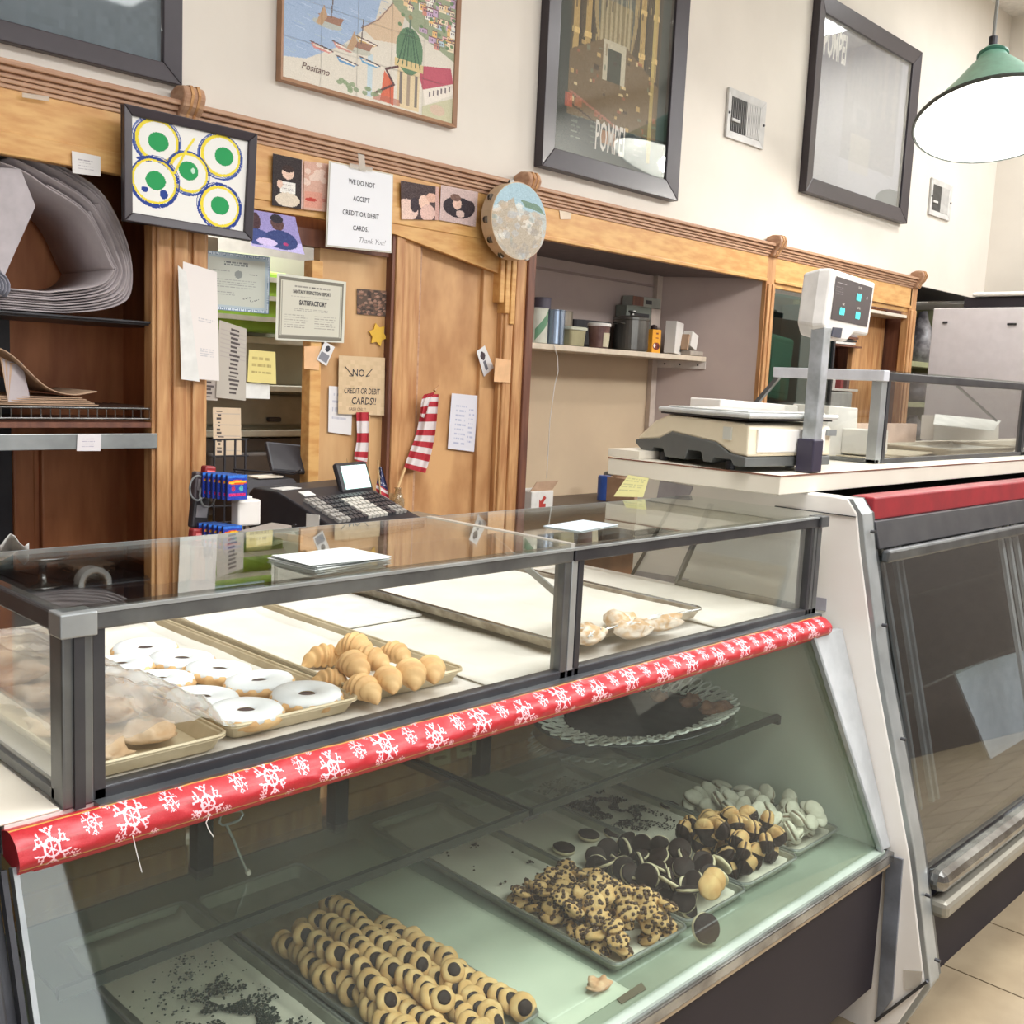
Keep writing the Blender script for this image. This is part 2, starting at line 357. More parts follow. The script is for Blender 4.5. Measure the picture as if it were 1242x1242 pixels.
# pilasters: flat board, two reeded strips and a scroll on top
def pilaster(x0, x1, z1=2.17, y=YF, groove=True, red=False):
    MB().box(x0, x1, y, y+.05, 0, z1).build('pilaster_board', M['pil'], bar_, bevel=.003)
    w_ = x1-x0
    for f0, f1 in (((.06, .30), (.36, .62), (.72, .96)) if groove else ((.1, .45), (.55, .9))):
        MB().box(x0+w_*f0, x0+w_*f1, y-.012, y+.01, 0, z1-.15).build('reeded_strip', M['pild'] if red and f0 > .5 else M['pil'], bar_, bevel=.005)
def scroll(x, wdt=.07):
    pts = [(2.965, 2.255), (2.93, 2.268), (2.885, 2.262), (2.872, 2.235), (2.885, 2.205), (2.905, 2.185), (2.915, 2.16), (2.965, 2.15)]
    c = MB().prism(pts, 'x', x, x+wdt).build('scroll_corbel', M['crown'], bar_, bevel=.008)
    for i in (.3, .6): MB().prism([(p[0]-.003, p[1]+.002) for p in pts[:7]]+[(2.96, 2.16)], 'x', x+wdt*i, x+wdt*(i+.12)).build('rib', M['pil'], c)
pilaster(1.48, 1.655); pilaster(2.93, 3.11, red=True); pilaster(4.86, 4.945, groove=False); pilaster(6.60, 6.70, groove=False)
for x in (1.545, 2.985, 4.865, 6.62): scroll(x)
# carved bracket of three hanging steps left of the middle pilaster
for k, (dx, z) in enumerate(((0, 1.76), (.028, 1.72), (.056, 1.68))):
    MB().box(2.90+dx, 2.925+dx, YF-.015-.004*k, 2.97, z, 1.93).build('drop_bracket', M['frieze'], bar_, bevel=.004)
# left bay
MB().box(XL, 1.60, 3.38, 3.42, 0, 2.17).build('back_board', M['red'], bar_)
for x0, x1 in ((.55, 1.09), (1.115, 1.165), (1.235, 1.30), (1.32, 1.62)):
    MB().box(x0, x1, 3.355, 3.385, 0, 1.21).build('lower_panel', M['red'], bar_, bevel=.006)
MB().box(1.165, 1.235, 3.37, 3.384, 0, 1.6).build('dark_slot', M['black'], bar_)
MB().box(1.60, 1.64, 2.96, 3.40, 0, 2.17).build('side_board', M['red'], bar_)
MB().box(XL, 1.64, 2.96, 3.4, 2.14, 2.17).build('bay_top', M['pild'], bar_)
# till bay
MB().box(2.40, 2.44, 2.945, 3.02, 0, 2.02).build('post', M['pil'], bar_, bevel=.004)
MB().box(2.44, 2.52, 2.955, 3.02, 0, 2.02).build('post', M['pil'], bar_, bevel=.004)
MB().box(2.52, 2.95, 2.985, 3.02, 0, 2.02).build('oak_panel', M['panel'], bar_)
MB().box(2.52, 2.54, 2.97, 2.99, 0, 2.0).build('bead', M['crown'], bar_, bevel=.004)
MB().box(2.85, 2.95, 2.965, 2.99, 0, 1.95).build('stile', M['panel'], bar_, bevel=.004)
MB().box(2.385, 2.40, 2.952, 3.03, 0, 2.02).build('dark_jamb', M['pild'], bar_, bevel=.003)
MB().box(2.10, 2.385, 2.985, 3.02, 0, 1.93).build('oak_panel', mat('door_panel_wood', (204, 164, 116), .5, col2=(184, 140, 92), scale=5, stretch=(2, 2, .6)), bar_)
MB().box(2.06, 2.105, 2.970, 3.02, 0, 1.83).build('post', M['frieze'], bar_, bevel=.004)
MB().box(1.64, 2.95, 3.03, 3.25, 1.93, 2.02).build('shade_lintel', M['pild'], bar_)  # dark strip standing in for shading at the top of the bay
MB().box(1.64, 2.385, 2.972, 3.02, 1.875, 1.93).build('shade_rail', M['pild'], bar_)  # same shading carried lower by a second dark strip
MB().box(1.655, 1.67, 2.96, 3.5, 0, 2.0).build('side_board', M['panel'], bar_)
# back room seen through the till bay: a pale metal window and cabinet
bw = thing('steel_back_cabinet', 'pale green-grey metal cabinet with horizontal shelves behind the till opening', 'cabinet', (2.0, 3.6, 0))
gm = mat('grey_green_metal', (160, 160, 140), .5, col2=(146, 146, 128), scale=4)
gm2 = mat('pale_window_board', (196, 196, 180), .6)
MB().box(1.55, 2.6, 3.62, 3.9, 0, 1.9).build('body', gm, bw)
for z0, z1, y in ((1.375, 1.40, 3.5), (1.20, 1.225, 3.52), (1.56, 1.585, 3.55)): MB().box(1.6, 2.5, y, 3.65, z0, z1).build('shelf', gm2, bw, bevel=.003)
MB().box(1.6, 2.5, 3.58, 3.62, 1.24, 1.36).build('drawer_front', mat('drab_metal', (138, 134, 118), .5), bw, bevel=.008)
MB().box(1.6, 2.5, 3.56, 3.62, .9, 1.19).build('dark_recess', mat('dark_grey_metal', (96, 94, 92), .5), bw)
MB().box(2.0, 2.28, 3.50, 3.6, .95, 1.14).build('grey_box', mat('mid_grey_metal', (112, 108, 104), .5), bw, bevel=.01)
hb = MB().obox((2.31, 3.57, 1.265), (.06, .02, .018)).build('handle', M['black'], bw, bevel=.005)
gg = mat('lime_green_shape', (150, 190, 70), .5, col2=(120, 165, 60), scale=10)
crate = thing('green_crate', 'lime green plastic crate seen through the till opening behind the certificates', 'crate', (2.12, 3.55, 1.585))
MB().box(1.9, 2.32, 3.5, 3.6, 1.60, 1.83).build('crate_body', gg, crate, bevel=.01)
for z in (1.64, 1.72, 1.79): MB().box(1.9, 2.32, 3.49, 3.5, z, z+.018).build('rim', gm2, crate)
# left upper dark
MB().box(1.66, 1.9, 3.3, 3.34, 1.35, 1.9).build('pale_shutter', mat('pale_shutter', (190, 190, 172), .6), bw)
# niche with painted walls
nb = bar_
MB().box(3.0, 4.64, 3.44, 3.47, 1.61, 2.045).build('niche_back', M['niche'], nb)
MB().box(3.0, 4.64, 3.44, 3.47, 0, 1.61).build('niche_back_lower', M['niche_lit'], nb)
MB().box(3.08, 3.11, 2.98, 3.46, 0, 2.045).build('niche_side', M['niche'], nb)
MB().hexa([(4.60, 3.45, 0), (4.87, 2.945, 0), (4.90, 2.945, 0), (4.66, 3.46, 0), (4.60, 3.45, 2.045), (4.87, 2.945, 2.045), (4.90, 2.945, 2.045), (4.66, 3.46, 2.045)]).build('niche_side', M['niche'], nb)
MB().box(3.0, 4.9, 2.965, 3.46, 2.045, 2.06).build('niche_top', mat('niche_top_paint', (120, 106, 106), .8), nb)
MB().box(3.1, 4.6, 3.425, 3.44, 1.985, 1.995).build('picture_rail', mat('niche_strip', (158, 140, 132), .8), nb)
MB().box(4.555, 4.60, 3.41, 3.44, .9, 2.045).build('corner_standard', mat('niche_standard', (196, 180, 166), .7), nb, bevel=.002)
sh = thing('niche_shelf', 'cream painted shelf across the niche holding cans, tubs and a steel pot', 'shelf', (3.9, 3.3, 1.61))
MB().prism([(3.11, 3.19), (4.729, 3.19), (4.62, 3.44), (3.11, 3.44)], 'z', 1.605, 1.63).build('board', mat('cream_shelf_paint', (214, 198, 176), .6), sh, bevel=.002)
p0, p1 = Vector((4.60, 3.43, 1.585)), Vector((4.728, 3.19, 1.585))
cl = MB().bar(p0, p1, .012, .042).build('bracket', mat('pale_bracket', (206, 196, 186), .5), sh, bevel=.002)
for k in (.2, .5, .85):
    q = p0.lerp(p1, k); MB().cyl(q+Vector((-.008, -.004, 0)), q+Vector((-.004, -.002, 0)), .005).build('screw', M['black'], cl)
# right bay: glass-fronted cabinet and plain oak boards
dk = mat('dark_glass_recess', (44, 50, 56), .4)
MB().box(4.93, 6.65, 3.42, 3.46, 0, 2.045).build('back_board', M['pild'], bar_)
MB().box(4.94, 4.97, 2.97, 3.44, 0, 2.02).build('side_board', M['pil'], bar_)
MB().box(4.945, 6.62, 2.95, 2.97, 2.005, 2.032).build('door_rail', M['frieze'], bar_, bevel=.003)
MB().box(6.2, 6.62, 3.10, 3.13, 0, 1.99).build('oak_panel', M['pil'], bar_)
MB().box(5.78, 6.62, 3.1, 3.3, 1.97, 2.02).build('oak_lintel', M['pil'], bar_)
MB().box(5.95, 6.6, 2.95, 3.1, 1.965, 1.985).build('ledge', M['laminate'], bar_, bevel=.003)
cab = thing('glass_front_cabinet', 'dark glass-fronted cabinet in the right bay with green trays inside', 'cabinet', (5.3, 3.1, 0))
MB().box(4.975, 5.78, 3.36, 3.40, .9, 1.99).build('back', dk, cab); MB().box(5.76, 5.78, 3.0, 3.4, .9, 1.99).build('side', dk, cab)
MB().box(4.975, 5.78, 3.0, 3.4, .88, .9).build('base', dk, cab)
MB().box(4.975, 5.78, 3.0, 3.004, .9, 1.99).build('pane', glass('cabinet_pane', (170, 200, 196)), cab)
for x in (4.975, 5.74): MB().box(x, x+.02, 2.99, 3.0, .9, 1.99).build('stile', M['black'], cab)
tg = mat('pale_green_plastic', (150, 190, 160), .4, col2=(132, 176, 146), scale=8)
for k, (c, s, r) in enumerate((((5.36, 3.14, 1.60), (.28, .05, .36), .08), ((5.2, 3.2, 1.56), (.2, .05, .40), -.05), ((5.32, 3.1, 1.22), (.34, .08, .26), 0))):
    o = thing('plastic_tray', ['pale green plastic tray leaning behind the cabinet glass, right one', 'pale green plastic tray leaning behind the cabinet glass, left one', 'blue-green plastic tub low behind the cabinet glass'][k], 'tray', c)
    mm = tg if k < 2 else mat('blue_green_tub', (96, 150, 160), .4)
    MB().obox((0, 0, 0), s, (0, r, 0)).build('tray_body', mm, o, local=True, bevel=.02)
    MB().obox((0, -s[1]*.5-.003, 0), (s[0]*.78, .008, s[2]*.78), (0, r, 0)).build('inset', mm, o, local=True, bevel=.01)
# dark bay beyond the last pilaster
db = thing('dark_shelf_bay', 'dark open shelf bay in the far corner beyond the last wooden pilaster', 'shelf', (7.2, 3.3, 0))
MB().box(6.72, 7.87, 3.5, 3.54, 0, 2.2).build('back', M['dark'], db)
for z in (1.675, 1.40, 1.12): MB().box(6.72, 7.6, 3.05, 3.5, z, z+.035).build('shelf', mat('olive_shelf', (150, 152, 116), .6), db, bevel=.002)
MB().box(7.58, 7.62, 3.0, 3.5, 0, 2.1).build('upright', mat('olive_shelf', (150, 152, 116)), db)
MB().box(6.64, 6.70, 2.99, 3.5, 0, 2.17).build('partition', M['pild'], bar_)
MB().box(6.70, 7.88, 2.975, 3.5, 2.185, 2.19).build('top', M['dark'], db)
bagm = glass('bag_plastic', (215, 215, 215), .25, haze=.35)
def bagshape(name, label, c, s, m, group=None, seed=0, cat='bag'):
    b = MB().lathe([(.02, 0), (.8, .02), (1, .3), (.85, .6), (.45, .85), (.3, 1), (.05, 1.02)], 14)
    b.v = [Vector((c[0]+v.x*s[0], c[1]+v.y*s[1], c[2]+v.z*s[2]))+Vector(noise.noise_vector(Vector((v.x*2+seed, v.y*2, v.z*2))))*.12*s[0] for v in b.v]
    return b.build(name, m, smooth=True, label=label, cat=cat, group=group)
grb = mat('crumpled_grey_bag', (150, 148, 150), .3, col2=(84, 80, 84), scale=18, bump=.5)
bagshape('plastic_bag', 'tall clear plastic bag on the dark corner shelf, leftmost', (at(1116, 420, Y=3.2).x, 3.2, 1.711), (.10, .1, .36), grb, seed=1)
bagshape('plastic_bag', 'crumpled grey plastic bag on the dark corner shelf next to the white cabinet', (at(1131, 420, Y=3.2).x, 3.2, 1.711), (.09, .1, .30), grb, seed=4)
bagshape('plastic_bag', 'dark wrapped bundle on the lower shelf of the dark corner bay', (at(1112, 470, Y=3.2).x, 3.2, 1.436), (.13, .1, .17), mat('dark_bundle', (84, 78, 84), .5, col2=(60, 56, 62), scale=20), seed=7, cat='bundle')
bagshape('plastic_bag', 'pale wrapped bundle on the lowest visible shelf of the dark corner bay', (at(1106, 520, Y=3.2).x, 3.2, 1.156), (.13, .1, .18), mat('pale_bundle', (140, 136, 134), .5, col2=(90, 86, 88), scale=20), seed=9, cat='bundle')
# back counter in front of the wall unit
bc = thing('back_counter', 'dark worktop running along the wooden wall unit under the till', 'counter', (3.2, 2.8, 0))
MB().box(1.672, 2.05, 2.97, 3.12, .865, .90).box(1.66, 4.85, 2.35, 2.975, .865, .90).box(3.12, 4.7, 2.95, 3.44, .865, .90).build('worktop', mat('dark_worktop', (92, 78, 66), .5), bc, bevel=.004)
MB().box(1.68, 4.85, 2.50, 2.93, .06, .865).build('carcass', M['pild'], bc)
for k in range(5): MB().box(1.70+k*.63, 2.31+k*.63, 2.485, 2.50, .12, .84).build('door', M['red'], bc, bevel=.006)
# ------------------------------------------------------------ pictures and things on the upper wall
YW = 2.968
def framed(name, label, pxs, Y, wd, d, fm, img, pane=None, texts=(), ink=None, cat='picture', inner=0, backm=None):
    c = quad(pxs, Y) if not isinstance(pxs[0], Vector) else pxs
    o = thing(name, label, cat, (c[3]+c[2])/2)
    inn = frame(c, wd, d, fm, o)
    back = [p+Vector((0, -.004, 0)) for p in inn]
    painted('print', lambda u, v: bil(back, u, v), img, o)
    if texts: lettering(back, texts, ink or INKW, o)
    if pane:
        g = [p+Vector((0, -d*.55, 0)) for p in inn]; MB().slab(g, (0, 1, 0), .002).build('glass_pane', pane, o)
    return o
def rectw(x0, x1, z0, z1, Y): return [Vector((x0, Y, z1)), Vector((x1, Y, z1)), Vector((x1, Y, z0)), Vector((x0, Y, z0))]
bf = mat('black_picture_frame', (54, 46, 52), .35)
pg = glass('picture_glass', (251, 251, 251), .03)
# top-left picture
im = Img(70, 60, (112, 124, 132)); im.rect(.13, .12, .83, .72, (232, 230, 224)); im.rect(.15, .14, .81, .66, (190, 200, 205))
im.ell(.55, .62, .12, .05, (190, 70, 80)); im.poly([(.3, .64), (.45, .5), (.6, .64)], (120, 130, 140)); im.noise(3, 2); im.lines(.3, .675, .8, .70, 1, (150, 150, 150))
framed('framed_picture', 'black-framed picture with blue-grey mat and small print at top left', rectw(.86, 1.572, 2.272, 3.0, YW), YW, .055, .03, bf, im, pg)
# Positano tile panel: separate ceramic tiles in a thin wooden frame
W_, H_ = 300, 300
im = Img(W_, H_, (206, 200, 186))
im.poly([(0, 0), (.64, 0), (.56, .35), (.50, .58), (.38, .70), (.22, .84), (.12, .90), (0, .92)], (150, 172, 202))
for k in range(120): x, y = random.random()*.6, .3+random.random()*.58; im.line([(x, y), (x+.05, y+.006)], .004, random.choice([(186, 202, 222), (128, 152, 190), (170, 190, 196)]), .7)
im.poly([(0, .90), (.12, .88), (.25, .80), (.42, .70), (.52, .60), (1, .55), (1, 1), (0, 1)], (214, 206, 190))
im.poly([(.42, .64), (.50, .58), (.60, .46), (.68, .48), (.64, .66), (.50, .68)], (204, 176, 144)); im.line([(.42, .64), (.52, .57), (.60, .46)], .006, (130, 100, 90))
im.poly([(.60, .46), (.56, .30), (.64, .0), (1, 0), (1, .66), (.74, .56)], (140, 150, 118))
hc = [(224, 190, 140), (214, 170, 168), (232, 214, 180), (190, 160, 190), (226, 180, 110), (170, 190, 200), (230, 226, 214), (204, 134, 116)]
for k in range(120):
    x = .61+random.random()*.38; y = .18+random.random()*.43; c = hc[k % 8]
    if y > .48 and x < .76: continue
    wd, ht = random.uniform(.03, .06), random.uniform(.025, .05); im.rect(x, y, x+wd, y+ht, c); im.rect(x, y, x+wd, y+.005, (120, 80, 80)); im.rect(x+wd-.005, y, x+wd, y+ht, (130, 110, 110))
    for q in range(3): im.rect(x+.006+q*.014, y+.012, x+.012+q*.014, y+.024, (86, 76, 90))
for k in range(40): x, y = .58+random.random()*.42, .2+random.random()*.4; im.ell(x, y, .012, .010, (96, 124, 84))
im.poly([(.76, .74), (.98, .70), (1, .78), (.80, .86)], (176, 66, 84)); im.poly([(.80, .86), (1, .78), (1, .84), (.82, .94)], (228, 218, 204))
for q in range(6): im.rect(.84+q*.026, .86-q*.012, .85+q*.026, .89-q*.012, (100, 88, 90))
im.rect(.64, .76, .78, .99, (214, 192, 150)); im.rect(.655, .80, .67, .97, (110, 100, 92)); im.rect(.70, .80, .72, .97, (150, 130, 110)); im.rect(.75, .80, .765, .97, (110, 100, 92))
im.poly([(.80, .95), (1, .86), (1, 1), (.8, 1)], (190, 186, 150)); im.ell(.9, .95, .05, .03, (206, 170, 150), .7)
im.ell(.71, .68, .085, .125, (80, 116, 80)); im.rect(.62, .735, .80, .775, (206, 182, 126))
for q in range(6): im.line([(.64+q*.028, .76), (.69+q*.008, .57)], .006, (44, 78, 56))
im.line([(.71, .57), (.71, .49)], .012, (86, 104, 86)); im.ell(.71, .5, .012, .012, (150, 130, 90))
im.rect(.46, .76, .49, .98, (184, 202, 210)); im.poly([(.56, .82), (.62, .88), (.62, .99), (.54, .98)], (204, 90, 58))
im.line([(.64, .78), (.57, .81), (.62, .88), (.51, .95)], .012, (76, 40, 40)); im.rect(.50, .955, .66, .985, (170, 90, 70), .6)
for x, y, c in ((.20, .80, (206, 130, 120)), (.32, .765, (196, 130, 120)), (.34, .83, (90, 140, 184)), (.47, .80, (90, 150, 190)), (.45, .70, (196, 160, 90))):
    im.poly([(x-.06, y-.012), (x-.04, y+.016), (x+.04, y+.022), (x+.065, y+.006)], c); im.line([(x-.06, y-.012), (x+.065, y+.006)], .006, (90, 70, 70)); im.line([(x-.04, y), (x+.05, y+.01)], .008, (232, 222, 206))
for x, y in ((.23, .64), (.40, .72), (.14, .50)):
    im.ell(x, y+.04, .08, .02, (176, 176, 160), .8); im.poly([(x-.05, y), (x+.09, y-.01), (x+.07, y+.03), (x-.03, y+.03)], (146, 104, 84)); im.line([(x+.02, y), (x+.03, y-.12)], .006, (90, 74, 70)); im.poly([(x-.02, y-.05), (x-.06, y+.05), (x-.03, y+.055), (x, y)], (176, 140, 104))
for k in range(14): im.ell(.3+random.random()*.25, .93+random.random()*.06, .016, .012, (120, 140, 100), .8)
im.noise(4); im.a = im.a*.90+22
c = rectw(1.905, 2.655, 2.366, 3.02, YW)
o = thing('tile_picture', 'ceramic tile picture of a seaside village with a green dome, thin wooden frame', 'picture', (c[3]+c[2])/2)
inn = frame(c, .014, .03, mat('thin_oak_frame', (170, 130, 100), .5), o, bevel=.001)
MB().slab([p+Vector((0, -.002, 0)) for p in inn], (0, -1, 0), .012).build('backing', M['paper'], o)
NT = 5; tmp = paintmat(.5, 'glazed_print', .3)
for i in range(NT):
    for j in range(NT):
        a = Img(W_//NT, H_//NT, (0, 0, 0)); a.a = im.a[j*H_//NT:(j+1)*H_//NT, i*W_//NT:(i+1)*W_//NT].copy()
        g = .004; ti = [bil(inn, (i+(g if du == 0 else 1-g))/NT, (j+(g if dv == 0 else 1-g))/NT)+Vector((0, -.017, 0)) for du, dv in ((0, 0), (1, 0), (1, 1), (0, 1))]
        painted('ceramic_tile', lambda u, v: bil(ti, u, v), a, o, tmp)
lettering([p+Vector((0, -.018, 0)) for p in inn], [('Positano', .17, .935, .035, .0, 1, .3)], mat('brown_ink', (96, 64, 60), .6), o)
# church interior poster
def church(img, glare_mix=0):
    g = lambda c: tuple(x*(1-glare_mix)+glare_mix*y for x, y in zip(c, (150, 150, 158)))
    img.rect(.12, .0, .92, .80, g((74, 66, 54)))
    for k, x in enumerate((.14, .24, .72, .84)):
        img.rect(x, .0, x+.05, .62, g((168, 142, 92))); img.rect(x+.05, .0, x+.065, .62, g((58, 50, 44)))
        for q in range(4): img.rect(x-.005, .1+q*.16, x+.055, .12+q*.16, g((206, 180, 120)))
    img.ell(.5, .25, .2, .28, g((150, 132, 96))); img.ell(.5, .28, .16, .26, g((86, 92, 86))); img.rect(.36, .28, .64, .55, g((128, 116, 88)))
    for q in range(7): img.rect(.37+q*.04, .0, .385+q*.04, .5, g((190, 180, 150)), .55)
    img.poly([(.12, .5), (.4, .42), (.6, .42), (.92, .52), (.92, .8), (.12, .8)], g((104, 88, 66)))
    img.rect(.40, .42, .60, .56, g((176, 170, 150))); img.rect(.44, .45, .56, .56, g((60, 66, 60)))
    for k in range(70):
        x, y = .13+random.random()*.76, .44+random.random()*.34; c_ = random.choice([(190, 160, 104), (60, 48, 44), (150, 90, 70), (110, 120, 104), (214, 196, 150)])
        img.rect(x, y, x+random.uniform(.01, .04), y+random.uniform(.006, .02), g(c_), .75)
    for k in range(90):
        x, y = .13+random.random()*.76, random.random()*.44; img.rect(x, y, x+.01, y+random.uniform(.01, .05), g(random.choice([(200, 176, 120), (54, 50, 48), (120, 104, 80)])), .6)
    img.line([(.14, .64), (.9, .78)], .012, g((150, 100, 84))); img.line([(.14, .68), (.9, .82)], .008, g((60, 50, 46)))
    return img
im = Img(150, 210, (56, 66, 66)); church(im); im.a = np.clip(im.a*1.12, 0, 255); im.a[30:] = im.a[:-30].copy(); im.rect(0, .86, 1, 1, (56, 66, 66)); im.rect(0, 0, .12, 1, (56, 66, 66)); im.rect(.84, .3, .87, .95, (200, 180, 110), .7)
im.rect(.42, .88, .54, .93, (150, 104, 66)); im.rect(.10, .79, .16, .84, (200, 90, 70), .7); im.rect(.18, .8, .24, .83, (190, 110, 80), .6)
for x0 in (.16, .32, .72): im.lines(x0, .86, x0+.08, .95, 5, (160, 160, 150), th=.3, k=.6)
im.noise(5)
framed('framed_poster', 'tall black-framed poster of a golden church interior titled POMPEI at the bottom', rectw(3.10, 4.02, 2.308, 3.62, YW), YW, .085, .045, bf, im, pg, [('POMPEI', .50, .955, .105, .012, .35)])
# second church poster, window glare mixed into its print colours
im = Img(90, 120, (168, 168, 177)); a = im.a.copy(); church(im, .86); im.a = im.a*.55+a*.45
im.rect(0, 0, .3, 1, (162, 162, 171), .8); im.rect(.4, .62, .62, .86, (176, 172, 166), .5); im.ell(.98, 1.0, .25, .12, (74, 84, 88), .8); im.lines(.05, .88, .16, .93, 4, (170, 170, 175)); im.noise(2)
framed('framed_poster', 'black-framed poster with a picture greyed by painted glare and POMPEI at its top left', rectw(5.16, 6.42, 2.53, 3.545, YW), YW, .085, .045, bf, im, pg, [('POMPEI', .165, .22, .175, .03, .36)], mat('bright_print', (250, 248, 242), .6))
# two air vents
def vent(x0, x1, z0, z1, label, dark):
    o = thing('wall_vent', label, 'vent', ((x0+x1)/2, YW, z0), group=None)
    c = rectw(x0, x1, z0, z1, YW); vm = mat('vent_metal', (206, 204, 200), .5)
    inn = frame(c, .035, .014, vm, o, bevel=.002)
    MB().slab(inn, (0, -1, 0), .003).build('backing', mat('vent_mesh_grey', (170, 168, 166), .6), o)
    W2 = inn[1].x-inn[0].x; xm = inn[0].x+W2*.5
    MB().box(inn[0].x, xm, YW-.008, YW-.004, z0+.035, z1-.035).build('dark_opening', mat('vent_dark', (70, 70, 68), .6), o)
    n = 9
    for k in range(n): x = inn[0].x+W2*.5*(k+.5)/n; MB().box(x-.003, x+.003, YW-.012, YW-.006, z0+.035, z1-.035).build('slat', mat('vent_slat', (110, 108, 104), .5), o)
    for k in range(n): x = xm+W2*.5*(k+.5)/n; MB().box(x-.006, x+.004, YW-.012, YW-.003, z0+.035, z1-.035).build('slat', vm, o)
    MB().box(inn[0].x, inn[0].x+.07, YW-.02, YW-.012, z0+.08, z0+.095).build('lever', vm, o, bevel=.002)
    for x in (x0+.012, x1-.012): MB().cyl((x, YW-.018, (z0+z1)/2), (x, YW-.012, (z0+z1)/2), .006).build('screw', M['steeld'], o)
vent(4.42, 4.76, 2.675, 2.905, 'larger white wall vent between the two tall posters', 1)
vent(6.80, 7.13, 2.645, 2.875, 'smaller-looking white wall vent right of the glare-greyed poster', 0)
# pendant lamp
LC = at(1195, 150, Y=2.0)
lp = thing('pendant_lamp', 'green enamel pendant lamp with white inside hanging at the upper right', 'lamp', LC)
def lampmb(prof): return MB().lathe(prof, 40, cap=False)
apex = at(1222, 70, Y=2.0); axis = Vector((.36, .05, 1)).normalized()
Lc = at(1206, 147, Y=2.0); R_ = .36
q = Vector((0, 0, 1)).rotation_difference(Vector((.27, .22, 1)).normalized())
prof = [(1.0, 0), (.98, .02), (.80, .16), (.56, .36), (.30, .60), (.20, .68), (.17, .74), (.13, .80), (.05, .84)]
def place(b, k=R_): b.v = [Lc+q@(Vector((v.x, v.y, v.z*1.32))*k) for v in b.v]; return b
place(lampmb(prof)).build('shade', M['green'], lp, smooth=True)
place(lampmb([(r*.985-.004, z-.012) for r, z in prof[:7]])).build('inner_reflector', mat('white_lamp_inside', (240, 240, 236), .6), lp, smooth=True)
place(MB().lathe([(1.0, -.02), (1.02, -.005), (1.02, .012), (1.0, .02), (.98, .0), (1.0, -.02)], 48, cap=False)).build('rim', mat('dark_rim', (70, 76, 72), .4), lp)
place(MB().lathe([(.185, .72), (.2, .73), (.2, .75), (.18, .76)], 32)).build('collar', mat('dark_green', (60, 120, 100), .4), lp)
tp = Lc+q@Vector((0, 0, .83*1.32*R_))
MB().cyl(tp, tp+Vector((.0, 0, .05)), .02).build('cord_grip', M['steeld'], lp)
MB().tube([tp+Vector((0, 0, .04)), tp+Vector((.01, 0, .5)), Vector((tp.x+.02, tp.y, CEIL))], .008).build('cord', mat('grey_cord', (150, 150, 146), .6), lp)
blb = place(MB().lathe([(.0, .12), (.10, .14), (.14, .22), (.12, .32), (.06, .42), (.05, .55)], 20)).build('bulb', mat('lit_bulb', (255, 250, 240), .4, emit=6), lp, smooth=True)
l = bpy.data.lights.new('bulb_light', 'POINT'); l.energy = 22; l.shadow_soft_size = .05; l.color = (1, .97, .92)
lo = bpy.data.objects.new('bulb_light', l); lo.location = Lc+q@Vector((0, 0, .0)); COL.objects.link(lo)

# ------------------------------------------------------------ papers and things on the wooden frieze
im = Img(160, 125, (226, 224, 218))
G = (40, 148, 84); YL = (226, 206, 60); B_ = (38, 62, 138); WH = (226, 224, 218)
for cx, cy, r, b1, y1 in ((.21, .20, .20, .5, 1), (.76, .22, .20, .4, 1), (.48, .47, .19, .35, 1), (.19, .63, .21, 1, .6), (.77, .77, .20, .7, 1)):
    ry = r*1.25
    if b1 > .45 or 1:
        for k in range(7): im.ell(cx+random.uniform(-.015, .015), cy+random.uniform(-.02, .02), r*(1.0-k*.012), ry*(1.0-k*.012), B_, 1 if b1 > .6 else .7, r0=.965)
        im.ell(cx-.01*b1, cy+.02, r*.97, ry*.96, B_, 1, r0=.99-.07*b1)
    im.ell(cx, cy, r*.90, ry*.90, YL, 1, r0=.80 if y1 == 1 else .9); im.ell(cx+.005, cy, r*.78, ry*.78, WH, 1)
for cx, cy in ((.22, .21), (.79, .22), (.48, .45), (.2, .62), (.77, .76)): im.ell(cx, cy, .085, .10, G)
im.line([(.52, .1), (.45, .25), (.36, .5)], .02, YL); im.line([(.05, .42), (.15, .38), (.25, .40)], .02, B_); im.ell(.11, .73, .03, .03, B_); im.ell(.27, .75, .035, .05, B_); im.ell(.52, .44, .02, .03, (190, 220, 200))
c = quad([(147, 126), (309, 163), (303, 293), (148, 268)], 2.86)
o = framed('framed_painting', 'small black-framed abstract painting of green dots in blue and yellow rings', c, 2.86, .026, .018, bf, im)
MB().slab([p+Vector((0, .0, 0)) for p in c], (0, 1, 0), .004).build('back_board', M['black'], o)
YP = 2.928
P2 = lambda *a: list(a)
# card notes
im = Img(40, 36, (222, 218, 214)); im.lines(.2, .3, .8, .85, 4, (120, 110, 120), k=.6)
paper('note_card', 'small white card taped to the frieze above the cardboard shelf', 'note', P2((87, 183), (122, 190), (122, 214), (88, 210)), YP, im)
# baby photo
im = Img(40, 64, (52, 44, 44)); im.ell(.5, .32, .2, .13, (222, 190, 170)); im.ell(.5, .24, .2, .07, (60, 44, 40)); im.rect(.25, .5, .75, .72, (226, 222, 214)); im.ell(.5, .85, .4, .14, (214, 200, 180)); im.ell(.24, .56, .1, .08, (220, 186, 166)); im.lines(.32, .55, .7, .7, 4, (140, 130, 130)); im.rect(.94, 0, 1, 1, (200, 170, 160)); im.noise(6)
paper('photo_print', 'dark photo of a baby holding a white card on the frieze', 'photo', P2((331, 186), (368, 194), (367, 254), (330, 249)), YP, im)
im = Img(30, 60, (206, 164, 146))
for k in range(14): im.ell(random.random(), random.random()*.5, .13, .06, (222, 196, 180))
im.rect(.05, .62, .75, .95, (212, 140, 120), .6); im.ell(.3, .78, .25, .04, (186, 70, 60)); im.noise(4)
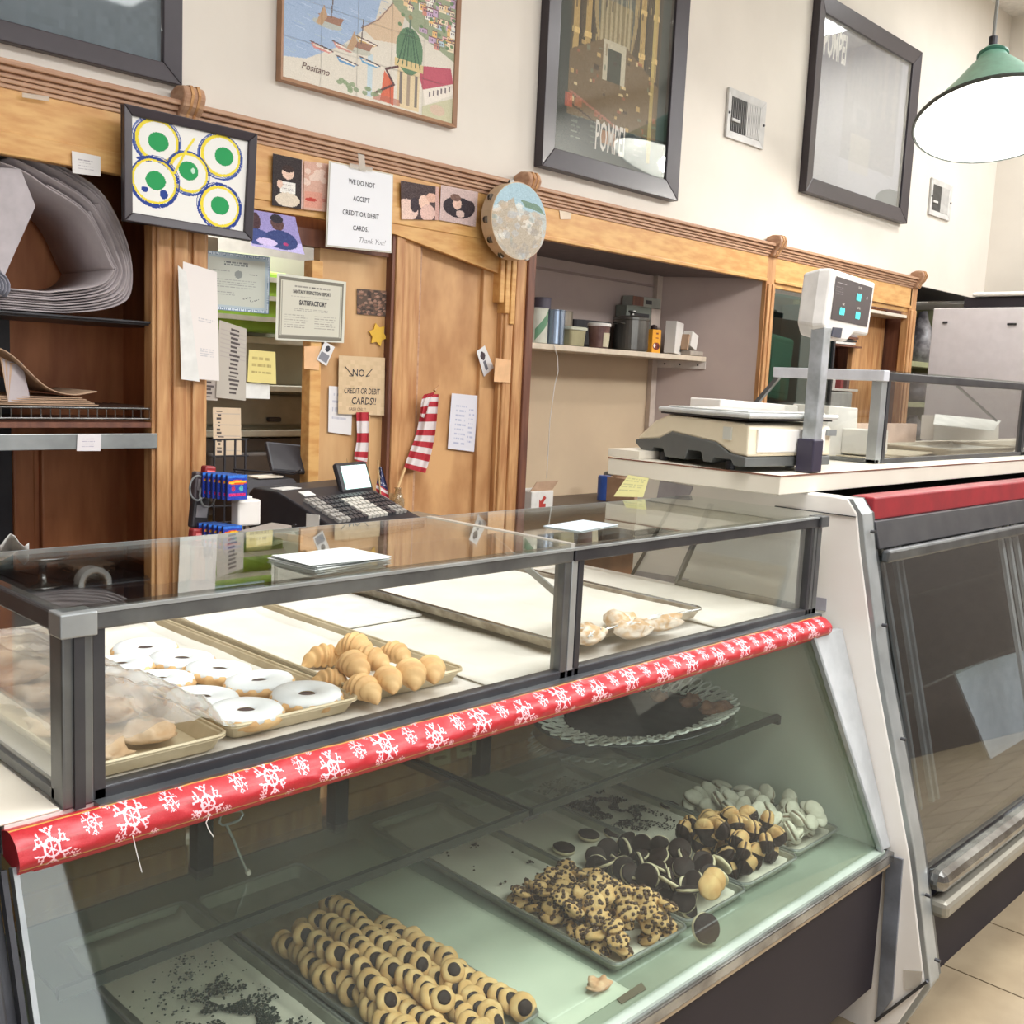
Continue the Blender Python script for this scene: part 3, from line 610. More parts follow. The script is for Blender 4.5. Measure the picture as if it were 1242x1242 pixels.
paper('greeting_card', 'pink spotted greeting card beside the baby photo', 'card', P2((369, 195), (399, 199), (397, 257), (368, 254)), YP, im, [('year', .84, .8, .10, 0, .5)], mat('card_red_ink', (190, 80, 70), .7))
# photo of two children hanging low
im = Img(60, 50, (150, 140, 190)); im.rect(0, .72, 1, 1, (190, 180, 224)); im.ell(.08, .3, .12, .25, (74, 50, 54)); im.ell(.56, .26, .14, .2, (90, 62, 60)); im.ell(.56, .14, .14, .12, (44, 38, 48)); im.ell(.1, .72, .3, .22, (64, 76, 130)); im.ell(.6, .7, .32, .26, (54, 66, 116)); im.ell(.66, .8, .05, .04, (170, 60, 110)); im.ell(.3, .82, .2, .1, (206, 190, 226)); im.noise(6)
paper('photo_print', 'bluish photo of two children curling off the frieze under the ring painting', 'photo', P2((304, 254), (358, 263), (367, 309), (304, 298)), 2.915, im, curl=.012)
# printed sign
im = Img(20, 24, (226, 226, 228))
cS = quad([(401, 197), (476, 213), (474, 305), (397, 297)], 2.905)
o = thing('paper_sign', 'white laminated sign reading WE DO NOT ACCEPT CREDIT OR DEBIT CARDS', 'sign', (cS[3]+cS[2])/2)
painted('sheet', lambda u, v: bil(cS, u, v), im, o)
lettering(cS, [('WE DO NOT', .5, .21, .062, .01, .8), ('ACCEPT', .5, .41, .062, .01, .8), ('CREDIT OR DEBIT', .5, .60, .062, .01, .8), ('CARDS.', .5, .78, .062, .01, .8)], INK, o)
lettering(cS, [('Thank You!', .68, .93, .07, -.008, .9, .4)], INKG, o, name='handwriting')
MB().slab([p+Vector((0, .002, 0))+(p-(cS[0]+cS[2])/2)*.04 for p in cS], (0, 1, 0), .001).build('laminate_sleeve', mat('laminate_edge', (206, 200, 184), .3), o)
tpq = quad([(434, 186), (442, 188), (444, 208), (436, 206)], 2.898); MB().slab(tpq, (0, 1, 0), .001).build('tape', TAPE, o); MB().slab(quad([(424, 198), (452, 203), (452, 208), (424, 203)], 2.899), (0, 1, 0), .001).build('tape', TAPE, o)
# two family photos
im = Img(50, 50, (74, 60, 60)); im.ell(.15, .75, .3, .3, (220, 190, 176)); im.ell(.6, .5, .14, .2, (226, 190, 170)); im.ell(.8, .35, .14, .14, (214, 170, 150)); im.ell(.7, .8, .2, .25, (216, 180, 168)); im.rect(.9, 0, 1, 1, (200, 160, 150)); im.ell(.35, .6, .12, .2, (60, 50, 56)); im.noise(8)
paper('photo_print', 'photo of a person with small children on the frieze right of the sign', 'photo', P2((486, 219), (533, 227), (532, 267), (487, 266)), YP, im)
im = Img(50, 50, (200, 176, 170)); im.ell(.5, .55, .42, .3, (54, 46, 52)); im.ell(.45, .45, .12, .16, (220, 184, 166)); im.ell(.8, .5, .14, .2, (60, 50, 54)); im.ell(.55, .72, .12, .1, (206, 180, 170)); im.ell(.4, .28, .14, .1, (120, 90, 80)); im.noise(7)
paper('photo_print', 'photo of a person in dark clothes on the frieze next to the tambourine', 'photo', P2((535, 224), (580, 233), (577, 275), (533, 267)), YP, im)
# tambourine
tc = at(624, 269, Y=2.865); tb = thing('tambourine', 'round tambourine with a painted seaside scene hanging on the middle pilaster', 'tambourine', tc)
Rx, Rz = .150, .142
im = Img(70, 70, (186, 190, 186)); im.poly([(0, 0), (1, 0), (1, .3), (.6, .36), (.3, .3), (0, .5)], (164, 190, 200)); im.poly([(0, .4), (.35, .2), (.5, .45), (.9, .5), (1, 1), (0, 1)], (178, 166, 148))
for k in range(90): x, y = random.random(), .28+.72*random.random(); im.ell(x, y, random.uniform(.02, .09), random.uniform(.02, .06), random.choice([(206, 200, 186), (160, 154, 146), (190, 170, 146), (150, 158, 152), (220, 216, 206), (176, 180, 184)]), .55)
im.poly([(.5, .22), (.9, .2), (1, .3), (.6, .3)], (96, 120, 90), .7); im.noise(5)
def disc(u, v):
    a, b2 = 2*u-1, 2*v-1; x = a*math.sqrt(1-b2*b2/2); z = b2*math.sqrt(1-a*a/2); return tc+Vector((x*Rx*.985, -.028, -z*Rz*.985))
painted('painted_skin', disc, im, tb)
def ringy(r0, r1, y0, y1): return [[tc+Vector((r*Rx*math.cos(2*PI*i/40), y, r*Rz*math.sin(2*PI*i/40))) for i in range(40)] for r, y in ((r0, y0), (r1, y0), (r1, y1), (r0, y1), (r0, y0))]
MB().rings(ringy(.955, 1.0, -.027, .028), cap=False).build('wooden_hoop', mat('pale_hoop_wood', (216, 190, 156), .5), tb, smooth=False)
for a in (150, 185, 215, 245, 300, 20, 60, 100):
    p = tc+Vector((Rx*math.cos(math.radians(a)), 0, Rz*math.sin(math.radians(a)))); dd = Vector((math.cos(math.radians(a)), 0, math.sin(math.radians(a))))
    for s in (-.005, .005): MB().cyl(p+Vector((0, s-.001, 0)), p+Vector((0, s+.001, 0)), .013, n=14).build('jingle', M['chrome'], tb)
# tape scraps on the frieze
MB().slab(quad([(27, 112), (60, 117), (60, 123), (27, 118)], 2.925), (0, 1, 0), .001).build('tape_scrap', TAPE, label='clear tape cross stuck on the frieze at far left', cat='tape')
MB().slab(quad([(678, 252), (694, 254), (692, 266), (680, 266)], 2.937), (0, 1, 0), .001).build('tape_scrap', mat('torn_tape', (220, 200, 176), .6), label='torn bit of tape on the frieze right of the tambourine', cat='tape')

# ------------------------------------------------------------ papers in the till bay
im = Img(40, 100, (222, 214, 208)); im.lines(.45, .45, .9, .50, 2, (150, 150, 160), k=.5); im.lines(.5, .72, .92, .8, 4, (150, 150, 160), k=.5)
o = paper('letter_sheet', 'long white typed letter taped to the left pilaster', 'paper', P2((222, 317), (263, 330), (266, 462), (219, 458)), 2.905, im)
MB().slab(quad([(216, 322), (226, 330), (242, 463), (220, 460)], 2.895), (0, 1, 0), .0008).build('folded_sheet', M['paper'], label='folded white sheet hanging in front of the typed letter', cat='paper')
im = Img(82, 74, (184, 190, 184)); im.rect(0, 0, 1, 1, (120, 140, 160)); im.rect(.04, .05, .96, .95, (170, 184, 190))
for k in range(36): im.ell(k/36, .03, .01, .02, (206, 214, 220)); im.ell(k/36, .97, .01, .02, (206, 214, 220)); im.ell(.02, k/36, .012, .012, (206, 214, 220)); im.ell(.98, k/36, .012, .012, (206, 214, 220))
im.rect(.075, .09, .925, .91, (190, 192, 180)); im.ell(.52, .36, .06, .07, (140, 144, 140)); im.lines(.2, .46, .8, .62, 4, (110, 110, 112), k=.6); im.lines(.2, .68, .5, .76, 2, (110, 110, 112), k=.6); im.lines(.3, .15, .66, .24, 2, (70, 74, 80), fill=1, th=.6); im.lines(.15, .31, .42, .34, 1, (90, 90, 96)); im.lines(.68, .34, .82, .37, 1, (90, 90, 96)); im.line([(.6, .78), (.7, .74), (.72, .82), (.84, .76)], .008, (90, 90, 96))
paper('certificate', 'certificate with a blue scalloped border beside the left pilaster', 'certificate', P2((247, 303), (328, 312), (326, 381), (244, 374)), 3.0, im)
im = Img(84, 80, (196, 192, 174)); im.rect(.0, .0, 1, 1, (206, 204, 190)); im.rect(.03, .04, .97, .97, (120, 116, 104)); im.rect(.065, .085, .935, .93, (198, 194, 176)); im.rect(.075, .095, .925, .92, (150, 146, 134)); im.rect(.085, .105, .915, .91, (200, 196, 180))
im.lines(.25, .155, .76, .18, 1, (90, 86, 84), fill=1, th=.9); im.lines(.2, .31, .8, .33, 1, (140, 136, 130), th=.9, k=.5); im.lines(.25, .50, .75, .56, 2, (120, 116, 110), k=.6); im.lines(.12, .60, .45, .82, 6, (110, 106, 102), k=.6); im.lines(.55, .60, .88, .82, 6, (110, 106, 102), k=.6)
paper('inspection_certificate', 'sanitary inspection report certificate marked SATISFACTORY in an ornate border', 'certificate', P2((336, 331), (420, 342), (417, 416), (334, 412)), 2.964, im, [('SANITARY INSPECTION REPORT', .5, .27, .055, .015, .62), ('SATISFACTORY', .52, .44, .07, .03, .75)])
def listimg(w, h, base, rows, x0=.4, x1=.75):
    a = Img(w, h, base)
    for r in range(rows): y = .06+.9*r/rows; a.rect(x0+random.uniform(0, .04), y, x1+random.uniform(-.08, .04), y+.45/rows, (70, 62, 62), .9); a.rect(.08, y+.75/rows, .95, y+.85/rows, (160, 150, 150), .4)
    return a
paper('price_list', 'long narrow handwritten price list beside the typed letter', 'paper', P2((266, 388), (299, 399), (298, 486), (262, 482)), 2.98, listimg(30, 70, (180, 172, 160), 16))
paper('price_list', 'pale sheet mostly hidden under the long price list', 'paper', P2((234, 460), (266, 462), (264, 486), (234, 484)), 2.985, listimg(20, 20, (176, 166, 156), 5))
paper('sticky_note', 'yellow handwritten sticky note beside the long price list', 'note', P2((302, 424), (334, 427), (335, 466), (300, 463)), 2.99, Img(30, 34, (216, 200, 130)).lines(.12, .2, .88, .85, 3, (156, 136, 84), fill=.7, th=.4))
MB().slab(quad([(298, 464), (327, 466), (327, 484), (298, 483)], 3.0), (0, 1, 0), .001).build('blank_paper', M['paper'], label='plain white slip under the yellow sticky note', cat='paper')
paper('note_pad', 'small cream list pad hanging below the long price list', 'note', P2((258, 494), (292, 495), (293, 554), (259, 553)), 2.98, listimg(24, 44, (206, 184, 156), 12, .12, .32))
im = Img(40, 40, (90, 74, 64)); 
for k in range(90): im.ell(random.random(), random.random(), .06, .05, random.choice([(150, 110, 90), (60, 50, 46), (110, 84, 70), (180, 140, 120)]), .7)
paper('photo_print', 'dark group photo pinned near the door jamb above the yellow star', 'photo', P2((433, 350), (471, 353), (470, 384), (433, 381)), 2.981, im)
sc_ = at(458, 406, Y=2.98)
MB().prism([(sc_.x+.042*(1 if k % 2 else .62)*math.cos(k*PI/6+.3), sc_.z+.042*(1 if k % 2 else .62)*math.sin(k*PI/6+.3)) for k in range(12)], 'y', 2.977, 2.981).build('star_note', mat('yellow_star', (222, 176, 60), .7), label='yellow star-shaped note under the dark photo', cat='note')
MB().slab(quad([(369, 420), (388, 420), (387, 449), (369, 447)], 2.966), (0, 1, 0), .0008).build('sticky_note', mat('peach_note', (226, 180, 134), .8), label='small peach note stuck on the thin post left of the tilted card', cat='note')
im = Img(20, 30, (214, 212, 210)); im.rect(.1, .5, .9, .9, (130, 130, 136)); im.ell(.5, .25, .2, .15, (60, 60, 66))
paper('small_card', 'small tilted white card on the wood above the NO CREDIT note', 'card', P2((394, 414), (406, 421), (396, 444), (384, 436)), 2.964, im)
cN = quad([(411, 431), (467, 434), (466, 504), (410, 502)], 2.970)
o = thing('handwritten_sign', 'tan handwritten sign reading NO CREDIT OR DEBIT CARDS', 'sign', (cN[3]+cN[2])/2)
painted('sheet', lambda u, v: bil(cN, u, v), Img(12, 14, (204, 178, 142)).noise(3), o)
lettering(cN, [('NO', .42, .34, .12, .01, 1.0), ('CREDIT OR DEBIT', .5, .64, .10, .005, .68, .15), ('CARDS!!', .54, .82, .12, .01, .85, .15)], INK, o)
lettering(cN, [('CASH ONLY!', .4, .93, .05, 0, .9, .1)], mat('brown_ink', (96, 64, 60)), o, name='small_lettering')
sb = MB()
for (x0, y0, x1, y1) in ((.13, .18, .3, .34), (.3, .34, .22, .34), (.72, .2, .58, .34), (.58, .34, .66, .32)):
    sb.bar(bil(cN, x0, y0)+Vector((0, -.001, 0)), bil(cN, x1, y1)+Vector((0, -.001, 0)), .002, .002, (0, 1, 0))
sb.build('arrow_strokes', INK, o)
im = Img(20, 20, (218, 214, 212)); im.lines(.15, .15, .85, .8, 4, (150, 150, 170), k=.5)
paper('white_slip', 'white slip poking out below the NO CREDIT sign', 'paper', P2((399, 468), (428, 470), (426, 528), (398, 524)), 2.978, im)
im = Img(20, 30, (214, 212, 210)); im.ell(.45, .3, .25, .16, (70, 60, 64)); im.rect(.3, .5, .55, .85, (110, 110, 118))
paper('small_card', 'small white prayer-style card with a portrait pinned on the oak panel near the tambourine', 'card', P2((578, 426), (588, 419), (599, 446), (587, 457)), 2.96, im)
MB().slab(quad([(601, 434), (620, 437), (619, 464), (599, 463)], 2.922), (0, 1, 0), .001).build('sticky_note', mat('peach_note', (226, 180, 134)), label='peach sticky note on the middle pilaster right of the portrait card', cat='note')
im = Img(30, 60, (214, 212, 218)); im.lines(.2, .2, .6, .95, 9, (120, 130, 170), k=.5); im.lines(.7, .25, .9, .9, 8, (120, 130, 170), k=.5)
paper('phone_list', 'long white handwritten list pinned to the oak panel right of the flag', 'paper', P2((548, 477), (580, 480), (575, 548), (543, 544)), 2.975, im)
# ------------------------------------------------------------ left bay: racks and card
rk = thing('wire_rack_shelf', 'chrome wire shelf with flat steel lip in the left bay under the kraft sheets', 'shelf', (1.0, 3.1, 1.3))
zr = 1.30
b = MB()
for k in range(40): x = .5+k*.0265; b.cyl((x, 2.955, zr+.03), (x, 3.33, zr+.03), .0018, n=5); b.cyl((x, 2.955, zr), (x, 2.955, zr+.03), .0018, n=5)
b.build('wires', M['chrome'], rk)
for z in (zr, zr+.03): MB().cyl((.5, 2.953, z), (1.575, 2.953, z), .003).build('rail_wire', M['chrome'], rk)
MB().box(.5, 1.50, 2.93, 2.945, 1.214, 1.258).build('steel_lip', M['steell'], rk, bevel=.002)
MB().box(.5, 1.59, 2.945, 3.34, 1.275, 1.29).build('shelf_board', M['pild'], rk)
im = Img(30, 20, (222, 216, 216)); im.lines(.2, .25, .75, .85, 4, (130, 120, 150), k=.6)
paper('note_card', 'small white card stuck on the steel shelf lip in the left bay', 'note', [(94, 527), (123, 527), (122, 547), (93, 547)], 2.926, im)
us = thing('dark_wire_shelf', 'dark wire shelf in the left bay carrying the large curved grey card sheets', 'shelf', (1.0, 3.1, 1.59))
MB().box(.4, 1.58, 2.96, 3.35, 1.575, 1.583).build('shelf_sheet', M['black'], us)
b = MB()
for k in range(40): x = .5+k*.027; b.cyl((x, 2.955, 1.585), (x, 3.35, 1.585), .0018, n=5)
b.build('wires', M['steeld'], us); MB().cyl((.4, 2.953, 1.583), (1.58, 2.953, 1.583), .004).build('rail_wire', M['steeld'], us)
# curved ream of grey card: every sheet a part
gs = thing('grey_card_sheets', 'ream of large grey card sheets curling up into a roll on the dark wire shelf', 'cardboard', (1.2, 3.1, 1.59))
outer = [(.35, 1.596), (1.10, 1.594), (1.28, 1.600), (1.40, 1.63), (1.44, 1.68), (1.43, 1.80), (1.36, 1.93), (1.25, 1.99), (1.10, 2.03), (.9, 2.05), (.6, 2.05)]
def catmull(P, n=6):
    P = [Vector(p) for p in P]; out = []
    for i in range(len(P)-1):
        a, b_, c_, d = P[max(i-1, 0)], P[i], P[i+1], P[min(i+2, len(P)-1)]
        for k in range(n):
            t = k/n; out.append(.5*((2*b_)+(c_-a)*t+(2*a-5*b_+4*c_-d)*t*t+(3*b_-a-3*c_+d)*t**3))
    return out+[P[-1]]
cen = Vector((1.05, 1.80))
for k in range(9):
    f = k*.0065
    pts = []
    for (x, z) in outer:
        p = Vector((x, z)); d = (cen-p); 
        pts.append(p+Vector((-(x > 1.2)*f*1.1, 0))+(Vector((0, f if z < 1.7 else -f*1.2))))
    # the inner sheets end lower, as ragged edges on the right
    cut = len(pts) if k in (0, 1, 8) else 7+(k % 3)
    cv = catmull(pts[:cut], 5)
    y0 = 2.972+random.uniform(0, .02); y1 = 3.33
    b = MB(); b.grid(lambda u, v: Vector((cv[int(round(u*(len(cv)-1)))].x, y0+(y1-y0)*v, cv[int(round(u*(len(cv)-1)))].y)), len(cv)-1, 1)
    b.build('card_sheet', M['grey_card'], gs, smooth=True, solid=.004)
lav = mat('lavender_grey_card', (186, 178, 180), .85)
fl_ = thing('folded_card', 'pale grey card flap standing at the left edge in front of the curled grey sheets', 'cardboard', at(10, 335, Y=2.97))
MB().slab([at(-40, 200, Y=2.97), at(25, 205, Y=2.97), at(43, 250, Y=2.97), at(4, 338, Y=2.97), at(-40, 345, Y=2.97)][:4], (0, 1, 0), .004).build('flap', lav, fl_)
rl = MB()
for k in range(5): 
    r = .045-.007*k; pts = [Vector((1.03+r*1.2*math.cos(a), 1.65+r*math.sin(a))) for a in [i*PI/8-.6 for i in range(14)]]
    rl.grid(lambda u, v: Vector((pts[int(round(u*13))].x, 2.95+.3*v, pts[int(round(u*13))].y)), 13, 1)
rl.build('rolled_card', mat('blue_grey_card', (140, 140, 150), .7), label='small roll of blue-grey card at the left edge beside the curled sheets', cat='cardboard', solid=.003, smooth=True)
# kraft sheets on the wire rack
ks = thing('kraft_sheets', 'brown kraft card sheets, one bent upright, lying on the wire rack in the left bay', 'cardboard', (1.2, 3.05, 1.34))
for k in range(5): MB().box(.5, 1.33-k*.01, 2.965+k*.004, 3.32, 1.336+k*.005, 1.339+k*.005).build('flat_sheet', M['kraft'], ks)
def curl(u, v):
    # a sheet lying flat that turns upright at its left end
    x = 1.03+.30*u; z = 1.365+.125*math.exp(-(u/.42)**2.6)*(1-.25*v)+.02*max(0, u-.8)*3
    return Vector((x+.03*v*math.sin(u*3), 2.975+.30*v, z))
def bent(u, v):
    x = 1.06+.36*u; z = 1.362+.10*math.exp(-((u-.1)/.28)**2)*(.35+.65*v)+.03*max(0, u-.75)*4*.4+.015*v
    return Vector((x, 2.97+.26*v+.03*math.sin(u*5), z))
MB().grid(curl, 24, 8).build('curled_sheet', M['kraft'], ks, smooth=True, solid=.003)
q1_ = [at(12, 445, Y=3.05), at(80, 421, Y=3.12), at(100, 470, Y=3.0), at(36, 494, Y=2.975)]
for k in range(6): MB().slab([at(0+k*3, 432+k*2, Y=3.0), at(12+k*3, 440, Y=3.02), at(28+k*2, 490, Y=2.98), at(10, 488, Y=2.97)], (0, 1, 0), .002).build('sheet_edge', M['grey_card'] if k % 2 else M['kraft'], ks)
# low shelf with the box, tape and tin that show through the glass top
lsf = MB().box(.45, 1.64, 2.6, 3.37, .78, .80).build('low_shelf', M['black'], label='dark low shelf in the left bay seen through the glass top', cat='shelf')
c = quad([(89, 687), (140, 683), (141, 712), (90, 714)], 3.2)
o = thing('kraft_box', 'brown box printed POLY on the low shelf behind the case', 'box', (c[3]+c[2])/2)
MB().slab(c, (0, 1, 0), .12).build('box_body', M['kraft'], o, bevel=.003)
lettering(c, [('POLY', .58, .55, .28, .0, 1)], mat('white_print', (222, 216, 206)), o)
o = thing('tape_roll', 'white roll of tape on the low shelf in front of the kraft box', 'tape', at(118, 712, Y=3.0))
for r0, r1, nm, m_ in ((.036, .05, 'tape', M['paper']), (.032, .036, 'core', M['kraft'])):
    p = at(116, 708, Y=3.0)
    MB().rings([[p+Vector((r*math.cos(2*PI*i/24), y, r*math.sin(2*PI*i/24))) for i in range(24)] for r, y in ((r0, 0), (r1, 0), (r1, .04), (r0, .04), (r0, 0))], cap=False).build(nm, m_, o)
pt = at(52, 712, Y=2.9)
o = thing('metal_cake_stand', 'small metal pedestal dish seen through the glass top at far left', 'stand', pt)
MB().lathe([(.05, 0), (.045, .008), (.012, .014), (.01, .07), (.065, .082), (.07, .09), (.06, .086), (.0, .084)], 24).build('dish', M['chrome'], o, local=True, smooth=True)
for k in range(14):
    x = 1.12+.03*k
    MB().bar((x, 2.95+random.random()*.1, .81+random.random()*.02), (x+random.uniform(-.1, .2), 3.25, .815), .006, .004).build('black_cable', M['black'], label='black strap on the low shelf behind the glass top, %s from the left' % ORD[k+1], cat='cable', group='black straps on the low shelf')
MB().obox((.86, 3.0, .83), (.18, .12, .06), (0, 0, .2)).build('teal_packet', mat('teal_packet', (60, 130, 150), .4), label='teal packet on the low shelf at far left behind the glass top', cat='packet', bevel=.01)
wr = MB()
wr.grid(lambda u, v: at(-10+45*u, 655+22*v+8*math.sin(u*9), Y=2.6+.1*v), 8, 4)
wr.build('crumpled_paper', M['paper'], smooth=True, solid=.001, label='crumpled white paper poking up at the far left above the glass top', cat='paper')

# ------------------------------------------------------------ till bay: register, terminal, gum rack, flags
plat = MB().box(1.70, 2.50, 2.36, 2.90, .90, .968).build('till_platform', mat('pale_till_board', (150, 136, 116), .6), label='low board raising the cash register above the back counter', cat='board', bevel=.003)
reg = thing('cash_register', 'black cash register with white and grey keys and a lit display', 'cash register', (1.835, 2.455, .97), rot=(0, 0, .26))
def L(b, name, m, parent, **k): return b.build(name, m, parent, local=True, **k)
Wd = .42
L(MB().prism([(0, 0), (0, .03), (.05, .045), (.26, .125), (.36, .13), (.38, .11), (.38, 0)], 'x', 0, Wd), 'body', M['black'], reg, bevel=.006)
L(MB().box(.02, Wd-.02, -.006, 0, .004, .024), 'drawer', M['steeld'], reg, bevel=.002)
def topz(y): return .045+(y-.05)*.08/.21
ky = MB(); kw = MB(); kg = MB()
for i in range(17):
    for j in range(6):
        x = .045+i*.021; y = .06+j*.024
        tgt = kw if 7 <= i <= 11 and j < 5 else (kg if i < 3 or (i > 13 and j < 2) else ky)
        tgt.obox((x, y, topz(y)+.006), (.016, .018, .010), (.364, 0, 0))
L(ky, 'key_block', mat('black_keys', (66, 64, 68), .4), reg, kind='stuff'); L(kw, 'white_keys', mat('white_keys', (206, 202, 192), .5), reg, kind='stuff'); L(kg, 'grey_keys', mat('grey_keys', (160, 156, 150), .5), reg, kind='stuff')
L(MB().obox((.10, .23, topz(.23)+.001), (.05, .03, .003), (.364, 0, 0)), 'receipt_label', M['paper'], reg)
L(MB().obox((.0, .12, .05), (.002, .05, .04)), 'side_label', M['paper'], reg)
L(MB().box(.31, .36, .24, .28, .10, .14), 'display_neck', M['black'], reg)
L(MB().obox((.335, .235, .150), (.165, .022, .105), (-.35, 0, 0)), 'display_housing', M['black'], reg, bevel=.01)
L(MB().obox((.335, .2235, .154), (.13, .003, .078), (-.35, 0, 0)), 'screen', mat('lit_screen', (196, 236, 228), .3, emit=1.1), reg)
L(MB().box(.03, .12, .27, .33, .125, .128), 'receipt_paper', M['paper'], reg)
# second black terminal
tr = thing('card_terminal', 'black printer terminal with tilted display left of the cash register', 'terminal', (1.90, 3.03, .90), rot=(0, 0, .06))
L(MB().prism([(-.12, 0), (-.12, .16), (-.07, .20), (.04, .21), (.04, 0)], 'x', -.14, .10), 'body', M['black'], tr, bevel=.006)
L(MB().box(-.04, .06, -.06, .0, .205, .210), 'receipt_paper', mat('receipt_paper', (222, 210, 190), .7), tr)
L(MB().obox((.10, -.02, .265), (.15, .018, .11), (-.5, .1, 0)), 'display', M['black'], tr, bevel=.008)
L(MB().box(.06, .09, -.03, .0, .18, .25), 'stem', M['black'], tr)
pd = thing('card_reader', 'small blue-framed lit card reader between terminal and register', 'card reader', at(384, 604, Y=2.80))
c = [at(371, 596, Y=2.80), at(398, 592, Y=2.80), at(406, 603, Y=2.70), at(377, 606, Y=2.70)]
MB().slab(c, (0, 0, -1), .02).build('housing', mat('blue_housing', (60, 96, 150), .4), pd, bevel=.003)
ci = [bil(c, u, v)+Vector((0, -.002, .003)) for u, v in ((.1, .12), (.85, .12), (.85, .88), (.1, .88))]
MB().slab(ci, (0, 0, 1), .001).build('screen', mat('lit_pale_screen', (222, 234, 244), .3, emit=.9), pd)
MB().slab([at(360, 590, Y=2.85), at(378, 588, Y=2.85), at(378, 640, Y=2.85), at(360, 640, Y=2.85)], (0, 1, 0), .05).build('rear_module', M['black'], label='black module standing behind the card reader', cat='electronics')
# gum rack
gr = thing('peg_rack', 'black wire peg rack standing beside the left pilaster', 'rack', (1.62, 2.75, .90))
b = MB()
for k in range(4): x = 1.595+.035*k; b.cyl((x, 2.78, .90), (x, 2.78, 1.25), .0035, n=6)
for k in range(7): z = .95+k*.05; b.cyl((1.585, 2.78, z), (1.71, 2.78, z), .003, n=6)
b.build('wire_frame', M['black'], gr)
for z, x in ((1.155, 1.70), (.995, 1.685)):
    MB().tube([(x-.04, 2.78, z+.005), (x, 2.70, z+.005), (x+.04, 2.58, z+.007), (x+.048, 2.555, z+.022)], .003).build('hook', M['black'], gr)
bl = Img(24, 26, (48, 70, 168)); bl.rect(.0, .0, 1, .12, (60, 120, 210)); bl.ell(.5, .30, .46, .10, (220, 90, 40)); bl.line([(.12, .30), (.9, .26)], .08, (236, 190, 60)); bl.ell(.3, .55, .1, .1, (180, 60, 90)); bl.ell(.7, .55, .1, .12, (90, 170, 170)); bl.rect(.1, .74, .9, .84, (200, 50, 110)); bl.noise(8)
def packs(x0, y0, z0, n, tag_, w_=.098, h_=.108):
    for k in range(n):
        y = y0+k*.018; x = x0-k*.005; c = rectw(x, x+w_, z0-h_, z0, y)
        o = thing('hanging_candy_pack', ('front' if k == 0 else ORD[k+1])+' blue candy pack '+('with bright print, ' if k == 0 else 'counted from the front, ')+tag_, 'candy pack', (x+w_/2, y, z0-h_), 'blue packs '+tag_)
        painted('printed_front', lambda u, v: bil(c, u, v), bl, o, paintmat(.3, 'glossy_print'))
        MB().slab([p+Vector((0, .001, 0)) for p in c], (0, 1, 0), .012).build('pack_body', mat('dark_blue_pack', (34, 44, 96), .4), o, bevel=.003)
cp = at(276, 578, Y=2.56); packs(cp.x, 2.56, cp.z+.003, 6, 'on the upper hook', .062, .070)
cp = at(271, 640, Y=2.56); packs(cp.x, 2.56, cp.z+.003, 6, 'on the lower hook', .058, .066)
def heap(px, py, Y, w_, h_, name, label, col, cat, kind=0):
    p = at(px, py, Y=Y); o = thing(name, label, cat, p)
    bd = L(MB().obox((0, 0, h_/2), (w_, .03, h_), (0, .1, 0)), 'body', mat(name+'_'+str(px), col, .4), o, bevel=.006)
    L(MB().obox((0, -.017, h_*.55), (w_*.7, .002, h_*.4), (0, .1, 0)), 'label_panel', mat(name+'_l'+str(px), [min(255, x+90) for x in col], .5), o)
heap(243, 606, 2.70, .05, .08, 'hanging_packet', 'dark packet with pale face hanging at the pilaster edge', (90, 80, 84), 'packet')
heap(252, 586, 2.68, .035, .05, 'hanging_packet', 'small red and black packet on the peg rack', (150, 40, 44), 'packet')
heap(241, 640, 2.70, .05, .09, 'hanging_packet', 'black and silver packet hanging low beside the pilaster', (60, 58, 62), 'packet')
heap(242, 662, 2.66, .06, .05, 'hanging_packet', 'red printed packet at the foot of the peg rack', (170, 60, 60), 'packet')
for k, (px, py) in enumerate(((240, 592), (252, 600))):
    p = at(px, py, Y=2.66)
    MB().tube([p+Vector((.025*math.cos(a), 0, .035*math.sin(a))) for a in [i*PI/8 for i in range(17)]], .003).build('wire_loop', M['steell'], label=['left', 'right'][k]+' grey wire loop dangling from the peg rack', cat='wire')
wb = thing('white_gadget_box', 'small square white box standing below the blue packs', 'box', at(298, 638, Y=2.6))
L(MB().obox((0, 0, .04), (.075, .04, .075)), 'box_body', M['white'], wb, bevel=.006); L(MB().obox((0, 0, .082), (.03, .02, .01)), 'cap', M['white'], wb, bevel=.002)
for k, (px, py, wd, c_) in enumerate(((318, 650, .12, (190, 184, 176)), (322, 645, .13, (160, 150, 140)), (332, 652, .1, (206, 200, 190)))):
    p = at(px, py, Y=2.5+.03*k); MB().obox(p, (wd, .08, .022), (0, -.1, .2)).build('paper_bundle', mat('bundle%d' % k, c_, .8), label=['grey paper bundle beside the blue packs', 'tan paper bundle behind the grey one left of the register', 'light paper bundle nearest the glass left of the register'][k], cat='papers', bevel=.003)
p = at(350, 652, Y=2.44); MB().obox(p, (.07, .05, .02), (0, .2, .3)).build('wooden_block', M['panel'], label='small wooden block in front of the register', cat='block', bevel=.003)
